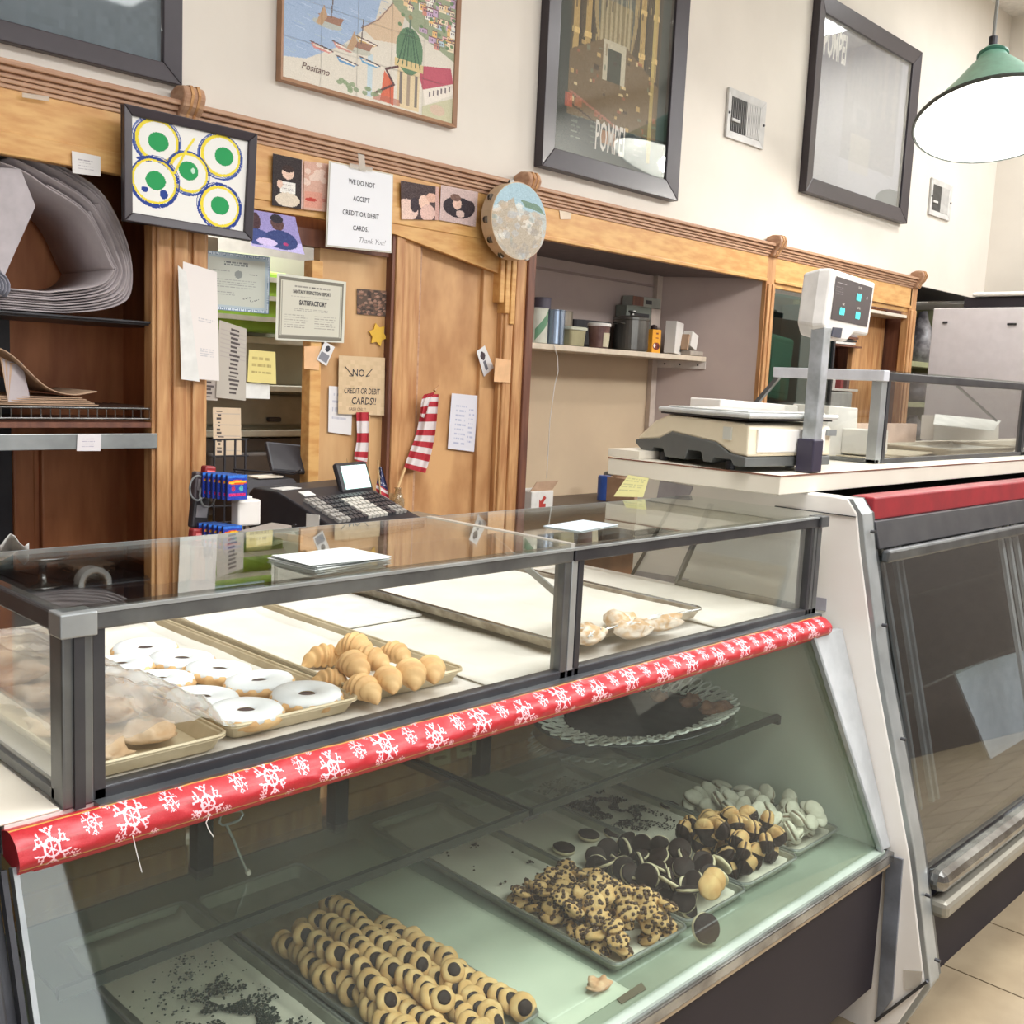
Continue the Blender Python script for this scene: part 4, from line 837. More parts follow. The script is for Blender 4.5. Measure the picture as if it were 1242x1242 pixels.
# flags
stripe = ((178, 52, 62), (222, 214, 212))
def flagimg(n, w=24, h=90, blue=None):
    im = Img(w, h, stripe[0])
    for k in range(n): im.rect(0, k/n, 1, (k+1)/n, stripe[k % 2])
    return im
def drape(poly, Y, amp=.012):
    """poly: list of (left px, right px) pairs down the cloth"""
    Ls = catmull([Vector((a[0], a[1])) for a, b_ in poly], 6); Rs = catmull([Vector((b_[0], b_[1])) for a, b_ in poly], 6)
    n = len(Ls)-1
    def P(u, v):
        i = v*n; k = min(int(i), n-1); f = i-k; l_ = Ls[k].lerp(Ls[k+1], f); r_ = Rs[k].lerp(Rs[k+1], f); q_ = l_.lerp(r_, u)
        return at(q_.x, q_.y, Y=Y+amp*math.sin(u*9+v*2))
    return P
fo = thing('hand_flag', 'larger red and white striped flag on a wooden stick leaning on the oak panel', 'flag', at(478, 610, Y=2.90))
painted('cloth', drape([((515, 478), (532, 478)), ((511, 495), (531, 495)), ((505, 525), (528, 525)), ((498, 545), (523, 550)), ((490, 567), (516, 574))], 2.93), flagimg(13), fo)
painted('folded_cloth', drape([((514, 479), (528, 475)), ((511, 487), (522, 484)), ((510, 500), (517, 500)), ((510, 505), (514, 507))], 2.915, .006), flagimg(4, 14, 30), fo)
MB().cyl(at(477, 607, Y=2.88), at(491, 568, Y=2.925), .005).build('stick', mat('flag_stick', (206, 170, 120), .6), fo); MB().cyl(at(527, 474, Y=2.93), at(532, 467, Y=2.93), .006, .001).build('stick_tip', M['pil'], fo)
fo = thing('hand_flag', 'rolled striped flag hanging below the NO CREDIT sign', 'flag', at(440, 565, Y=3.0))
painted('cloth', drape([((432, 500), (447, 500)), ((433, 530), (447, 530)), ((430, 552), (446, 553)), ((430, 558), (444, 563))], 2.962, .006), flagimg(7, 16, 50), fo)
MB().cyl(at(448, 504, Y=2.97), at(447, 572, Y=2.97), .003).build('stick', mat('flag_stick', (206, 170, 120)), fo)
fo = thing('small_flag', 'small flag with starred blue top and stripes standing by the display', 'flag', at(466, 618, Y=2.82))
im = flagimg(9, 20, 60); im.rect(0, 0, 1, .5, (60, 66, 104))
for k in range(30): im.ell(.1+.8*random.random(), .02+.45*random.random(), .05, .015, (214, 214, 222))
painted('cloth', drape([((460, 566), (463, 566)), ((458, 580), (469, 588)), ((456, 592), (471, 600)), ((458, 604), (474, 612))], 2.82, .006), im, fo)
MB().cyl(at(458, 558, Y=2.83), at(463, 618, Y=2.80), .0025).build('stick', mat('flag_stick', (206, 170, 120)), fo)
fo = thing('small_flag', 'small dark blue flag tip behind the till display', 'flag', at(424, 578, Y=2.86))
im = Img(12, 16, (66, 72, 104)); im.rect(.6, .3, 1, 1, (190, 190, 196)); painted('cloth', drape([((421, 562), (423, 562)), ((418, 572), (426, 570)), ((416, 580), (434, 578))], 2.86, .005), im, fo)
MB().cyl(at(421, 556, Y=2.86), at(424, 585, Y=2.86), .002).build('stick', mat('flag_stick', (206, 170, 120)), fo)
jr = thing('glass_jar', 'small clear bottle holding the flag stick beside the register', 'jar', at(482, 622, Y=2.86))
L(MB().lathe([(.022, 0), (.024, .01), (.024, .05), (.012, .065), (.011, .085), (.014, .09)], 16), 'bottle', glass('jar_glass', (220, 210, 190), haze=.35, hazecol=(200, 180, 150)), jr, smooth=True)
MB().slab(quad([(472, 598), (489, 599), (489, 625), (472, 624)], 2.90), (0, 1, 0), .004).build('cork_tile', mat('tan_card', (176, 142, 100), .8), label='tan card square behind the small bottle', cat='card')

# ------------------------------------------------------------ niche shelf
ZS = 1.632
def on(px, Y, z=ZS): 
    p = at(px, 430, Y=Y); return Vector((p.x, Y, z))
def can(px, Y, r, h, m, label, name='can', lid=None, top=None, cat='can', taper=1):
    o = thing(name, label, cat, on(px, Y))
    L(MB().lathe([(r*taper*.96, 0), (r*taper, .004), (r, h-.006), (r*1.03, h-.003), (r*1.03, h), (r*.95, h), (r*.95, h-.008), (0, h-.008)], 28), 'body', m, o, smooth=False)
    if lid: L(MB().lathe([(0, h-.004), (r*1.06, h-.004), (r*1.06, h+.008), (r*.98, h+.011), (0, h+.011)], 28), 'lid', lid, o)
    return o
o = can(650, 3.25, .047, .155, mat('pale_can', (200, 200, 184), .4), 'pale can with slanting green band at the left end of the niche shelf')
gm3 = mat('can_green', (96, 140, 106), .4)
n_ = 14; b = MB(); b.grid(lambda u, v: Vector((.0477*math.cos(-2.6+u*1.6), .0477*math.sin(-2.6+u*1.6), .01+.03*v+.09*u+(.02*v))), n_, 2); L(b, 'green_band', gm3, o)
can(655, 3.36, .04, .215, mat('dim_purple_tin', (96, 88, 100), .5), 'dark tin standing behind the green-banded can')
can(671, 3.25, .046, .155, mat('blue_steel_can', (108, 126, 150), .22, .7, col2=(190, 204, 220), scale=4, stretch=(6, 6, .2)), 'bluish steel can second from the left on the niche shelf')
can(681, 3.36, .045, .165, mat('bronze_can', (150, 140, 124), .4, .5), 'duller can behind the blue steel can')
tb_ = thing('plastic_container', 'squat translucent olive food container with pale lid on the niche shelf', 'container', on(692, 3.23))
def rbox(w0, d0, w1, d1, h, r=.012, n=4):
    def ring(w_, d_, z):
        out = []
        for sx, sy, a0 in ((1, 1, 0), (-1, 1, 90), (-1, -1, 180), (1, -1, 270)):
            for k in range(n+1): a = math.radians(a0+90*k/n); out.append(Vector((sx*(w_/2-r)+r*math.cos(a), sy*(d_/2-r)+r*math.sin(a), z)))
        return out
    return ring
g_ = rbox(0, 0, 0, 0, 0)
L(MB().rings([g_(.10, .08, 0), g_(.112, .09, .075)]), 'tub', mat('olive_tub', (160, 152, 116), .4), tb_); L(MB().rings([g_(.122, .10, .072), g_(.122, .10, .082), g_(.11, .09, .086)]), 'lid', mat('pale_lid', (190, 190, 170), .4), tb_)
o = can(725, 3.23, .053, .105, mat('brown_tub', (96, 66, 62), .35, col2=(130, 100, 90), scale=14), 'brown deli tub with white lid and paper label on the niche shelf', 'deli_tub', M['white'], cat='tub', taper=.84)
b = MB(); b.grid(lambda u, v: Vector(((.0465+.0035*v*1.2)*math.cos(-2.0+u*1.0), (.0465+.0035*v*1.2)*math.sin(-2.0+u*1.0), .005+.065*v))+Vector((math.cos(-2.0+u)*.002, math.sin(-2.0+u)*.002, 0)), 8, 1); L(b, 'paper_label', mat('tub_label', (200, 190, 160), .7), o)
o = thing('steel_pot', 'tall steel stock pot with lid and side handles on the niche shelf', 'pot', on(764, 3.28))
sp = mat('pot_steel', (120, 118, 112), .3, .7, col2=(90, 88, 84), scale=5)
L(MB().lathe([(.080, 0), (.087, .008), (.087, .15), (.092, .152), (.092, .158), (.085, .158)], 36), 'pot_body', sp, o, smooth=False)
L(MB().lathe([(0, .158), (.094, .156), (.094, .162), (.06, .172), (0, .178)], 36), 'lid', sp, o); L(MB().lathe([(.012, .176), (.01, .186), (.022, .192), (.02, .2), (0, .202)], 16), 'knob', sp, o)
for s in (-1, 1): L(MB().tube([(s*.087, -.025, .13), (s*.115, -.022, .135), (s*.118, 0, .136), (s*.115, .022, .135), (s*.087, .025, .13)], .004), 'handle', sp, o)
o = thing('dark_pan', 'low black pan behind the deli tub on the niche shelf', 'pan', on(715, 3.38)); L(MB().lathe([(.10, 0), (.125, .02), (.13, .135), (.124, .135), (.11, .02), (0, .015)], 30, sx=1.1, sy=.38), 'pan_body', M['black'], o)
# two boxes behind/above the pot
p = on(771, 3.40); o = thing('carton', 'grey-green carton with black panel lying behind the steel pot', 'box', p)
L(MB().box(-.15, .13, -.04, .03, .0, .235), 'carton_body', mat('grey_green_carton', (128, 134, 124), .6), o, bevel=.002); L(MB().box(-.09, .04, -.042, -.04, .15, .2), 'black_panel', M['black'], o); L(MB().box(.055, .132, -.045, .031, .01, .232), 'end_panel', mat('pinkish_carton', (196, 180, 168), .7), o)
o = thing('carton', 'small pale carton lying on top of the grey-green carton', 'box', p+Vector((0, 0, .235)))
L(MB().box(-.11, .13, -.045, .02, .0, .05), 'carton_body', mat('pale_grey_carton', (160, 162, 152), .6), o, bevel=.002); L(MB().box(.0, .05, -.047, -.045, .015, .035), 'printed_patch', M['steeld'], o); L(MB().box(-.11, -.02, -.047, -.045, .002, .048), 'brown_patch', M['pild'], o)
p = on(795, 3.22); o = thing('pod_box', 'orange cup-coffee box beside the steel pot', 'box', p)
L(MB().box(-.035, .035, 0, .045, 0, .115), 'box_body', M['orange'], o, bevel=.002)
im = Img(30, 44, (228, 160, 50)); im.rect(.45, .14, .7, .2, (120, 60, 40)); im.rect(.4, .33, .72, .39, (150, 70, 40)); im.ell(.5, .72, .42, .16, (120, 50, 40)); im.ell(.3, .7, .12, .09, (226, 220, 210)); im.ell(.75, .74, .12, .1, (80, 30, 30)); im.noise(5)
c = [Vector((-.035, -.001, .115)), Vector((.035, -.001, .115)), Vector((.035, -.001, 0)), Vector((-.035, -.001, 0))]; c = [v+p for v in c]
painted('printed_face', lambda u, v: bil(c, u, v), im, o); L(MB().lathe([(.02, .115), (.016, .135), (0, .14)], 16, c=(0, .02, 0)), 'dark_cap', M['choc'], o)
p = on(816, 3.27); o = thing('carton', 'white carton with bright green patch right of the orange box', 'box', p); 
L(MB().obox((0, 0, .085), (.12, .06, .165), (0, .06, .3)), 'carton_body', M['white'], o, bevel=.002); L(MB().obox((-.03, -.034, .12), (.035, .002, .06), (0, .06, .3)), 'green_patch', mat('bright_green', (120, 180, 70), .5), o); L(MB().obox((.035, -.022, .03), (.018, .002, .03), (0, .06, .3)), 'barcode', M['steel'], o)
p = on(836, 3.24, ZS+.028); o = thing('carton', 'small white carton tilted on a flat packet at the right end of the niche shelf', 'box', p); L(MB().obox((0, 0, .05), (.085, .05, .08), (0, .25, .2)), 'carton_body', M['white'], o, bevel=.002); L(MB().obox((-.052, 0, .04), (.02, .05, .08), (0, .25, .2)), 'brown_side', M['kraft'], o)
p = on(838, 3.25); MB().obox(p+Vector((0, 0, .013)), (.17, .09, .024), (0, 0, .1)).build('flat_packet', mat('grey_packet', (170, 160, 148), .7), label='flat grey packet under the small tilted carton on the niche shelf', cat='packet', bevel=.004)
MB().tube([at(672, 419, Y=3.185), at(676, 432, Y=3.18), at(677, 450, Y=3.18), at(673, 466, Y=3.19), at(667, 510, Y=3.2), at(663, 580, Y=3.25)], .0022).build('dangling_string', M['white'], label='thin white cord dangling from the niche shelf', cat='string')
# on the back counter inside the niche
ZB = .90
def boxon(px, py, Y, w_, d_, h_, name, label, m, cat='box', rz=0, z=None):
    p = at(px, py, Y=Y); p.z = ZB if z is None else z; o = thing(name, label, cat, p, rot=(0, 0, rz)); L(MB().box(-w_/2, w_/2, -d_/2, d_/2, 0, h_), 'body', m, o, bevel=.003); return o
o = boxon(645, 620, 3.1, .14, .12, .09, 'printed_carton', 'white carton with red arrow mark on the back counter by the middle pilaster', M['paper'])
L(MB().prism([(-.02, .02), (.02, .02), (.02, .035), (.0, .035), (.022, .06), (.01, .07), (-.012, .045), (-.02, .055)], 'y', -.062, -.060), 'red_mark', INKR, o)
L(MB().prism([(-.07, .09), (.07, .09), (.11, .13), (-.03, .13)], 'y', -.05, -.047), 'open_flap', M['kraft'], o)
L(MB().lathe([(.03, 0), (.03, .07), (.02, .08)], 16, c=(-.10, -.03, 0)), 'body', M['steell'], thing('silver_can', 'silver can beside the printed carton on the back counter', 'can', on(640, 3.05, ZB)))
o = thing('blue_can', 'blue can standing on the back counter near the deli counter', 'can', on(733, 3.2, ZB)); o.location.x = at(732, 610, Y=3.2).x
L(MB().lathe([(.032, 0), (.034, .004), (.034, .115), (.028, .122), (0, .12)], 24), 'body', mat('blue_can_paint', (52, 88, 168), .3), o)
p = at(741, 608, Y=3.25); o = thing('spray_can', 'grey cylinder right behind the blue can', 'can', (p.x, 3.27, ZB)); L(MB().lathe([(.03, 0), (.03, .12), (.02, .13)], 20), 'body', M['steel'], o)
p = at(766, 600, Y=3.1)
o = boxon(768, 600, 3.1, .24, .2, .12, 'kraft_carton', 'brown carton with dark print behind the deli counter end', M['kraft'])
L(MB().add([(x*.03-.04, -.102, .03+y*.03) for x, y in glyphs('Cho', .02)[0]], glyphs('Cho', .02)[1]), 'lettering', INK, o)
L(MB().obox((-.02, 0, .16), (.2, .02, .1), (.7, 0, 0)), 'open_flap', M['kraft'], o)
im = Img(24, 18, (218, 212, 150)); im.lines(.05, .1, .95, .95, 6, (150, 150, 120), k=.5)
c = [at(762, 576, X=2.1045), at(787, 580, X=2.1045), at(780, 603, X=2.09), at(744, 602, X=2.085)]
painted('yellow_note_sheet', lambda u, v: bil(c, u, v), im, label='yellow ruled note sheet hanging off the end of the deli counter', cat='note')
# ------------------------------------------------------------ deli counter on the right
def atp(px, py, p0, n):
    o = Vector((0, 0, EYE)); d = rt*((px-621)/FPX) - up*((py-621)/FPX) + fwd
    return o+d*((Vector(p0)-o).dot(n)/d.dot(n))
dc = thing('deli_counter', 'white refrigerated deli counter with red top band and sloping dark glass front', 'counter', (3.9, 1.4, 0))
XE = 2.24; XD = 5.55; BY = 1.70
prof = [(BY+.02, .0), (.95, .0), (.87, .05), (.818, .17), (.88, .45), (1.0, .86), (1.06, 1.12), (1.075, 1.20), (1.10, 1.232), (1.14, 1.2345), (BY, 1.2345)]
MB().prism(prof, 'x', XE, XE+.04).build('end_panel', M['white'], dc, bevel=.004)
fp = [(.95, .0), (.87, .05), (.818, .17), (.88, .45), (1.0, .86), (1.06, 1.12), (1.075, 1.20), (1.10, 1.232)]
def strip(p, d, x0, x1, lift=0):
    o = [(y-lift, z) for y, z in p]; i = [(y+d, z-.0) for y, z in p][::-1]; return MB().prism(o+i, 'x', x0, x1)
strip(fp[1:], .02, XE+.002, XE+.012, .012).build('edge_bead', M['steell'], dc, bevel=.002)
strip(fp[1:], .03, XE+.012, XE+.062, .008).build('end_trim', M['steell'], dc, bevel=.003)
strip(fp[1:], .03, XE+.062, XE+.080, .003).build('trim_groove', M['steel'], dc)
for z, y in ((1.16, 1.055), (.95, 1.008), (.70, .94), (.36, .85), (.22, .815)): MB().cyl((XE+.035, y-.012, z), (XE+.035, y, z), .004).build('screw', M['steeld'], dc)
MB().box(XE+.075, XD, 1.072, 1.13, 1.18, 1.234).build('red_band', mat('red_band', (142, 34, 42), .45, col2=(124, 30, 38)), dc, bevel=.004)
MB().hexa([(XE+.075, 1.048, 1.115), (XD, 1.048, 1.115), (XD, 1.09, 1.115), (XE+.075, 1.09, 1.115), (XE+.075, 1.066, 1.18), (XD, 1.066, 1.18), (XD, 1.1, 1.18), (XE+.075, 1.1, 1.18)]).build('top_frame', M['steeld'], dc, bevel=.003)
MB().bar((XE+.08, 1.036, 1.10), (XD, 1.036, 1.10), .02, .03).build('handle_rail', M['steel'], dc, bevel=.006)
ga, gb = (1.05, 1.10), (.868, .40)
pn = MB()
for x0, x1 in ((XE+.08, 3.42), (3.44, XD)):
    MB().hexa([(x0, gb[0], gb[1]), (x1, gb[0], gb[1]), (x1, gb[0]+.006, gb[1]), (x0, gb[0]+.006, gb[1]), (x0, ga[0], ga[1]), (x1, ga[0], ga[1]), (x1, ga[0]+.006, ga[1]), (x0, ga[0]+.006, ga[1])]).build('front_pane', M['glassd'], dc)
MB().bar((3.43, ga[0]-.004, ga[1]), (3.43, gb[0]-.004, gb[1]), .03, .015, (0, 1, 0)).build('centre_bar', M['steel'], dc)
dgy = mat('deli_inner_grey', (50, 45, 51), .5, col2=(40, 36, 42), scale=3)
MB().box(XE+.05, XD, 1.62, 1.64, .35, 1.2).build('inner_back', dgy, dc); MB().box(XE+.05, XD, .9, 1.64, .34, .40).build('inner_deck', mat('deli_inner_deck', (84, 66, 64), .5, col2=(72, 58, 56), scale=3), dc)
MB().box(XE+.05, XD, 1.1, 1.64, 1.17, 1.2).build('inner_top', dgy, dc); MB().box(XD, XD+.04, .95, BY, 0, 1.234).build('far_end_panel', M['white'], dc)
MB().box(XE+.05, XD, 1.05, 1.6, .72, .728).build('inner_shelf', M['glassg'], dc)
for x in (2.40, 2.47, 2.50, 3.18, 3.24, 3.30): MB().bar((x, 1.09, 1.12), (x, .93, .50), .02 if x > 3 else .012, .01, (0, 1, 0)).build('inner_rail_stripe', M['white'] if x > 3 else M['steell'], dc)  # the white ones imitate bright fluorescent-like stripes
b = MB().bar((XE+.075, .850, .375), (XD, .850, .372), .055, .05).build('bumper_upper', M['chrome'], dc, bevel=.02)
MB().bar((XE+.075, .838, .315), (XD, .854, .322), .05, .04).build('bumper_lower', mat('dull_bumper', (150, 146, 134), .4, .5), dc, bevel=.012)
MB().box(XE+.05, XD, .93, .96, 0, .30).build('kick_plate', M['dark'], dc); MB().box(XE+.05, XD, .86, .96, .26, .29).build('under_lip', M['dark'], dc)
MB().box(XE+.05, XD, BY-.03, BY, .0, 1.2).build('rear_panel', M['white'], dc)
# tape and strips on the end panel
tpm = mat('grey_cloth_tape', (164, 160, 166), .6, col2=(150, 146, 152)); sil = mat('silver_tape', (140, 146, 156), .35, .5, col2=(110, 112, 118), scale=12)
def onpanel(pts, name, m, t=.002): MB().slab([at(x, y, X=XE-.0005) for x, y in pts], (-1, 0, 0), t).build(name, m, dc)
onpanel([(801, 583), (841, 590), (837, 600), (797, 604)], 'tape_patch', tpm)
onpanel([(772, 692), (836, 702), (832, 714), (768, 704)], 'tape_patch', tpm)
onpanel([(977, 722), (1003, 726), (1002, 741), (976, 738)], 'tape_patch', tpm)
onpanel([(1077, 1036), (1096, 1042), (1083, 1212), (1064, 1236)], 'silver_strip', sil, .006)
onpanel([(1096, 1176), (1119, 1178), (1116, 1198), (1097, 1200)], 'tape_patch', TAPE)
MB().bar(at(821, 602, X=XE-.004), at(766, 698, X=XE-.004), .006, .008, (1, 0, 0)).build('dark_gasket', M['black'], dc)
MB().bar(at(940, 614, X=XE-.002), at(1038, 627, X=XE-.002), .002, .004, (1, 0, 0)).build('panel_seam', M['steeld'], dc)
MB().bar(at(1062, 1238, X=XE-.002), at(1125, 1190, X=XE-.002), .006, .01, (1, 0, 0)).build('panel_foot_edge', M['steeld'], dc)
# white shape standing in for a reflection in the deli glass, and a tub
refl_shape = MB().slab([atp(1158, 815, (2.9, 1.12, .7), Vector((0, -1, .25)).normalized()), atp(1285, 776, (2.9, 1.12, .7), Vector((0, -1, .25)).normalized()), atp(1285, 905, (2.9, 1.12, .7), Vector((0, -1, .25)).normalized()), atp(1208, 936, (2.9, 1.12, .7), Vector((0, -1, .25)).normalized())], (0, 1, 0), .006)
refl_shape.build('white_board', mat('white_board', (236, 238, 240), .5), label='plain white shape standing in for a reflection in the dark deli glass', cat='board')
tt = thing('storage_tub', 'pale translucent tub standing inside the deli case behind the white reflection shape', 'tub', (2.95, 1.45, .728)); L = lambda b, name, m, parent, **k: b.build(name, m, parent, local=True, **k)
L(MB().rings([g_(.16, .12, 0), g_(.19, .14, .16)]), 'tub_body', mat('pale_tub', (150, 160, 154), .4), tt, bevel=.01); L(MB().rings([g_(.2, .15, .16), g_(.2, .15, .175)]), 'lid', mat('pale_tub_lid', (120, 128, 130), .4), tt)
# counter slab
sl = thing('counter_slab', 'cream laminate slab on top of the deli counter carrying the scale and glass box', 'countertop', (3.8, 1.45, 1.235))
MB().box(2.106, XD, 1.20, 1.70, 1.2355, 1.279).build('slab', M['laminate'], sl, bevel=.002)
for a in (((2.1055, XD), (1.1995, 1.1995), (1.2765, 1.28)), ((2.1055, 2.1055), (1.2, 1.70), (1.2765, 1.28))):
    (x0, x1), (y0, y1), (z0, z1) = a; MB().box(x0-.0005, x1+.0005, y0-.0005, y1+.0005, z0, z1).build('dark_edge_line', M['pild'], sl)
MB().box(2.13, XD, 1.62, 1.72, 1.280, 1.30).build('back_strip', M['laminate'], sl)
# glass box on the slab
gx = thing('countertop_glass_case', 'metal-framed glass display box on the deli counter slab right of the scale', 'display case', (4.1, 1.45, 1.28))
X0, X1, Y0, Y1, Z0, Z1 = 2.79, 5.5, 1.30, 1.62, 1.28, 1.535
MB().box(X0, X0+.035, Y0, Y0+.03, Z0, Z1-.02).build('post', M['steell'], gx, bevel=.002); MB().box(X0+.036, X0+.052, Y0-.002, Y0+.03, Z0, Z1-.02).build('post_channel', M['steeld'], gx)
MB().box(3.965, 3.98, Y0, Y0+.02, Z0, Z1-.02).build('post', M['steel'], gx); MB().box(3.945, 3.96, Y0, Y0+.02, Z0, Z1-.02).build('post', M['steeld'], gx)
MB().box(X0+.03, X1, Y0-.004, Y0+.022, Z1-.024, Z1).build('top_front_bar', M['steeld'], gx, bevel=.003); MB().box(X0-.004, X0+.03, Y0-.006, Y1+.02, Z1-.026, Z1+.004).build('top_end_bar', mat('white_aluminium', (206, 208, 214), .35, .3), gx, bevel=.002)
MB().box(X0+.03, X1, Y0, Y0+.02, Z0, Z0+.012).build('bottom_bar', M['steeld'], gx); MB().box(X0, X0+.02, Y0, Y1, Z0, Z0+.01).build('bottom_end_bar', M['steel'], gx)
MB().bar((X0+.01, Y1, Z1-.015), (X0+.01, Y1+.12, Z0+.10), .012, .014, (1, 0, 0)).build('rear_strut', M['steel'], gx)
MB().box(X0+.04, X1, Y0+.006, Y0+.010, Z0+.01, Z1-.02).build('front_pane', M['glass'], gx); MB().box(X0, X1, Y0, Y1, Z1, Z1+.005).build('top_pane', M['glass'], gx)
MB().prism([(Y0+.03, Z0+.01), (Y1, Z0+.01), (Y1, Z1-.025), (Y0+.03, Z1-.025)], 'x', X0+.008, X0+.012).build('end_pane', M['glass'], gx)
MB().bar((3.35, Y0+.02, Z1-.02), (3.82, Y0+.05, Z0+.12), .006, .006).build('stay_rod', M['steel'], gx)
o = thing('cake_box', 'folded white cake box standing inside the counter glass box', 'box', (4.05, 1.64, 1.28))
p = [at(1134, 502, Y=1.60), at(1214, 510, Y=1.55), at(1206, 522, Y=1.45), at(1132, 514, Y=1.52)]
MB().slab(p, (0, 0, -1), .004).build('lid_flap', M['paper'], o, bevel=.001)
MB().slab([at(1134, 504, Y=1.6), at(1212, 511, Y=1.56), at(1211, 534, Y=1.56), at(1132, 534, Y=1.6)], (0, 1, 0), .05).build('box_body', M['white'], o)
# sheet pan builder: flanged tray with rolled rim
def ring_rect(x0, x1, y0, y1, z, r, n=4):
    out = []
    for cx, cy, a0 in ((x1-r, y1-r, 0), (x0+r, y1-r, 90), (x0+r, y0+r, 180), (x1-r, y0+r, 270)):
        for k in range(n+1): a = math.radians(a0+90*k/n); out.append(Vector((cx+r*math.cos(a), cy+r*math.sin(a), z)))
    return out
def pan(label, x, y, w_, l_, z, yaw=0, tilt=(0, 0), m=None, h=.022, group=None, liner=None, lname='parchment_sheet'):
    """x,y: centre of the front edge"""
    o = thing('sheet_pan', label, 'tray', (x, y, z), group, rot=(tilt[0], tilt[1], yaw)); hw = w_/2
    b = MB(); b.rings([ring_rect(-hw+.016, hw-.016, .016, l_-.016, 0, .012), ring_rect(-hw+.007, hw-.007, .007, l_-.007, h-.003, .016), ring_rect(-hw+.002, hw-.002, .002, l_-.002, h, .018), ring_rect(-hw, hw, 0, l_, h-.004, .018),
             ring_rect(-hw+.004, hw-.004, .004, l_-.004, h-.004, .016), ring_rect(-hw+.013, hw-.013, .013, l_-.013, -.002+.003, .012), ring_rect(-hw+.015, hw-.015, .015, l_-.015, -.001, .012)], cap=True)
    L(b, 'tray_body', m or M['pan'], o); L(MB().tube([v for v in ring_rect(-hw+.002, hw-.002, .002, l_-.002, h-.001, .018)]+[ring_rect(-hw+.002, hw-.002, .002, l_-.002, h-.001, .018)[0]], .0028), 'rolled_rim', M['steell'] if m is M['pan2'] else (m or M['chrome']), o)
    if liner:
        ll, seed = liner; Mx = o.matrix_world if False else (Matrix.Translation(o.location) @ Euler(o.rotation_euler).to_matrix().to_4x4())
        P = lambda u, v: Mx @ Vector(((-hw+.02)+(w_-.04)*u, .02+(l_-.04)*v, .0025+.003*noise.noise(Vector((u*4+seed, v*6, seed)))+(.012*max(0, abs(u-.5)*2-.93)*14)+.012*max(0, v-.93)*12))
        MB().grid(P, 20, 30).build(lname, M['parch'], smooth=True, solid=.0006, label=ll, cat='paper')
    return o
pp = at(1165, 552, Z=1.285)
pan('cream-rimmed sheet pan inside the counter glass box on the deli counter', 3.72, 1.335, .62, .26, 1.285, yaw=.0, m=mat('cream_pan', (206, 194, 172), .5), liner=('white paper lining the sheet pan on the deli counter', 3))
for k in range(3): MB().obox((3.13+.05*k, 1.50-.015*k, 1.2835+.004*k), (.36, .22, .003), (0, 0, .1*k)).build('card_square', mat('pale_card', (206, 192, 166), .8), label=['lowest', 'middle', 'top'][k]+' pale card square in the loose pile left of the pan on the deli counter', cat='card')
MB().box(2.95, 3.9, 1.665, 1.69, 1.30, 1.37).build('pink_ledge', mat('pinkish_board', (214, 186, 168), .6), label='pinkish board along the back of the deli counter slab', cat='board')
# white boxes behind the scale
def wbox(pxs, Y, d, name, label, m=None, cat='box'):
    return MB().slab(quad(pxs, Y), (0, 1, 0), d).build(name, m or M['white'], label=label, cat=cat, bevel=.003)
wbox([(874, 484), (968, 492), (968, 518), (872, 510)], 1.60, .10, 'bakery_box', 'long low white box behind the scale platter')
o = wbox([(1006, 492), (1041, 495), (1038, 556), (1000, 552)], 1.50, .12, 'bakery_box', 'white box with latch standing right of the scale pole')
wbox([(1060, 522), (1078, 522), (1076, 551), (1057, 553)], 1.40, .10, 'bakery_box', 'small white box just inside the counter glass box post')
# objects behind: shelf unit papers at the right bay
bsh = thing('bay_shelf', 'small white shelf in the right bay left of the plain oak board', 'shelf', (5.9, 3.2, 1.5))
MB().box(5.79, 6.22, 3.05, 3.3, 1.485, 1.50).build('board', M['white'], bsh, bevel=.002); MB().box(5.80, 6.15, 3.05, 3.3, 1.34, 1.48).build('grey_bin', mat('grey_bin', (176, 176, 172), .5), bsh, bevel=.01)
for k in range(5): MB().obox((5.98+.01*k, 3.15, 1.775+.017*k), (.3, .2, .013), (0, random.uniform(-.03, .03), random.uniform(-.15, .15))).build('paper_stack_layer', [M['paper'], M['black'], M['pild'], M['grey_card'], M['black']][k], label=['white', 'black', 'brown', 'grey', 'topmost black'][k]+' folder in the pile behind the scale display, right bay', cat='folder')
MB().box(5.79, 6.22, 3.05, 3.3, 1.755, 1.765).build('upper_bay_shelf', M['pild'], label='dark narrow shelf under the folders in the right bay', cat='shelf')
for k, (x, c_) in enumerate(((5.86, (170, 60, 70)), (5.92, (214, 206, 200)), (6.02, (150, 60, 60)), (6.10, (120, 90, 84)))): MB().obox((x, 3.12, 1.50+.055), (.035, .12, .11), (0, .12*(k % 2), 0)).build('small_carton', mat('bayc%d' % k, c_, .6), label=['red', 'white', 'dark red', 'brown'][k]+' carton standing on the small white shelf in the right bay', cat='box', bevel=.002)
